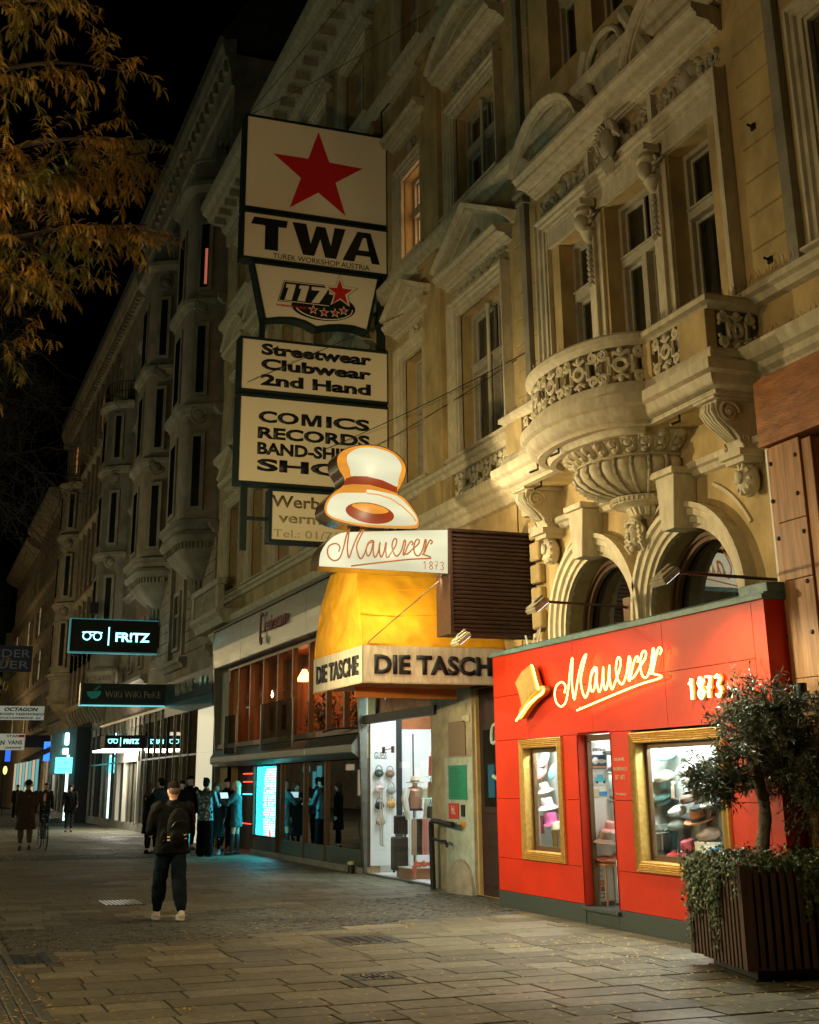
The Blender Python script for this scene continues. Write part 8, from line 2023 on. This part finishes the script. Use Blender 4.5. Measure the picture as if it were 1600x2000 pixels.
def frond(mb, p, d, L, q):
    """one pinnate leaf: curved rachis with narrow leaflets on both sides"""
    d = d.normalized(); cur = p; side = d.cross(Vector((0,0,1))); side = side.normalized() if side.length > .05 else Vector((1,0,0)); n = 8
    side = (side+Vector((q.gauss(0,.3),q.gauss(0,.3),q.gauss(0,.3)))).normalized()
    for i in range(n):
        d = (d+Vector((0,0,-.17))).normalized(); nx = cur+d*L/n; w_ = L*.17*math.sin(PI*(i+.7)/(n+.6))
        fw = (d*.55)
        for s in (-1,1):
            tip = cur+(side*s+fw).normalized()*w_; e = d*L/n*.62
            mb.add([cur, cur+e, tip+e*.5],[(0,1,2)])
        mb.add([cur-side*.0012, cur+side*.0012, nx+side*.001, nx-side*.001],[(0,1,2,3)])
        cur = nx
def spray(mb, bm_, p, d, L, q, nf=11, fl=.15):
    d = d.normalized(); pts = [p]; cur = p
    for i in range(nf):
        d = (d+Vector((q.gauss(0,.09),q.gauss(0,.09),q.gauss(0,.05)-.035))).normalized(); cur = cur+d*L/nf; pts.append(cur)
        for _ in range(q.choice((2,3,3))):
            s = Vector((q.gauss(0,1),q.gauss(0,1),q.gauss(-.1,.45))); frond(mb, cur, d*.5+s.normalized()*.8, fl*q.uniform(.75,1.3), q)
    bm_.tube(pts,[.006*(1-.7*i/nf) for i in range(nf+1)],3,False)
LT = thing('locust_tree','honey locust tree with yellowing feathery leaves hanging into the top left of the picture','tree',(-1.8,13.5,0))
lm_ = MB(); lb_ = MB(); q = random.Random(5)
lb_.tube(spline([(-1.8,13.5,0),(-1.75,13.5,2),(-1.7,13.6,4.5),(-1.5,13.7,6.5),(-1.1,13.8,8.5),(-.8,13.9,11)],4),[.16-.005*i for i in range(21)],10)
# main boughs reaching right into the picture; (start, end, sprays)
boughs = [((-1.6,13.6,6.6),(2.2,14.2,9.05),34),((-1.6,13.6,6.2),(2.1,14.2,8.05),50),((-1.3,13.7,7.6),(2.05,14.3,9.2),40),((-1.2,13.8,8.8),(1.7,14.0,9.95),28),((-1.5,13.7,6.0),(1.2,14.0,7.2),34),((-1.6,13.6,5.4),(.95,13.9,6.2),9),((-1.0,13.8,9.6),(1.0,14.0,10.7),24),((-1.2,13.6,7.0),(1.2,13.8,8.4),26),((-1.7,13.6,7.6),(.6,13.7,8.2),18)]
for a,b,ns in boughs:
    a = Vector(a); b = Vector(b); pts = spline([a, a.lerp(b,.35)+Vector((0,.1,.25)), a.lerp(b,.7)+Vector((0,-.1,.2)), b],6)
    lb_.tube(pts,[.05*(1-.85*i/(len(pts)-1)) for i in range(len(pts))],6)
    for k in range(ns):
        t = q.uniform(.25,1); i = min(len(pts)-1,int(t*(len(pts)-1))); p = pts[i]
        s = Vector((q.gauss(.55,.6),q.gauss(0,.6),q.gauss(-.12,.28)))
        spray(lm_, lb_, p, s, q.uniform(.45,.85), q, 12)
part('trunk', lb_, m_dbark, LT); part('crown', lm_, m_loc, LT)
for (x,y,z),lb in (((1.2,13.9,6.0),''),): 
    for k in range(7): spray(lm_, lb_, Vector((.3+k*.14,13.8,6.15-.06*k)), Vector((.6,0,-.45)), .4, q)
# bare tree further up on the left: fine dark twigs against the sky
BT = thing('bare_tree','leafless tree with fine drooping twigs on the left further up the street','tree',(-1.5,27,0))
bt = MB(); q = random.Random(9)
bt.tube([(-1.5,27,0),(-1.4,27,5),(-1.0,27,9)],[.18,.13,.08],8)
def twig(p,d,L,r,lvl):
    n = 6; pts = [p]; cur = p; d = d.normalized()
    for i in range(n):
        d = (d+Vector((q.gauss(0,.16),q.gauss(0,.16),q.gauss(0,.14)-.02*lvl))).normalized(); cur = cur+d*L/n; pts.append(cur)
        if lvl < 3 and i > 0:
            for _ in range(2 if lvl > 0 else 2):
                s = Vector((q.gauss(0,1),q.gauss(0,.8),q.gauss(-.1,.8))).normalized(); twig(cur, d*.5+s*.7, L*q.uniform(.45,.65), r*.5, lvl+1)
    bt.tube(pts,[r*(1-.6*i/n) for i in range(n+1)],3,False)
for i,(dx,dz) in enumerate(((1,.8),(1.2,.3),(.9,1.2),(1,.5),(.7,.9),(1.1,.1))): twig(Vector((-1.8,27,8.0+i*.6)), Vector((dx,.1,dz*.6)), 3.0, .045, 0)
part('branches', bt, m_dbark, BT)
YB = thing('yellow_tree','small tree with a few yellow leaves at the left picture edge up the street','tree',(1.6,45,0))
lm2 = MB(); lb2 = MB(); q = random.Random(15); lb2.tube([(.6,45,0),(.8,45,4),(1.3,45,7)],[.12,.1,.05],6)
for k in range(16): spray(lm2, lb2, Vector((1.9+q.uniform(-.8,.6),45+q.gauss(0,.4),6.2+q.uniform(-1.2,.8))), Vector((q.gauss(0,1),q.gauss(0,1),q.gauss(-.2,.3))), 1.0, q, 9, .3)
part('trunk', lb2, m_dbark, YB); part('crown', lm2, m_loc, YB)
# assumed unseen street lamp: defined, never placed; the light comes from bare lights
m_lens = emis('assumed_lamp_glass',(1,.62,.25),25,(.8,.7,.5))
def assumed_slamp(label,x,y,z):
    t = thing('assumed_street_lamp',label,'street lamp',(x,y,0)); part('post', MB().lathe([(.09,0),(.07,.5),(.05,.6),(.04,z-.3),(0,z-.3)],x,y,12), m_dark, t, smooth=True)
    part('lantern', MB().lathe([(.05,z-.3),(.14,z-.2),(.17,z+.15),(.02,z+.3)],x,y,12), m_dark, t, smooth=True); part('glass', MB().ball((x,y,z-.32),.12,12,8,(1,1,.5)), m_lens, t, smooth=True)

bpy.data.scenes.remove(TMP)
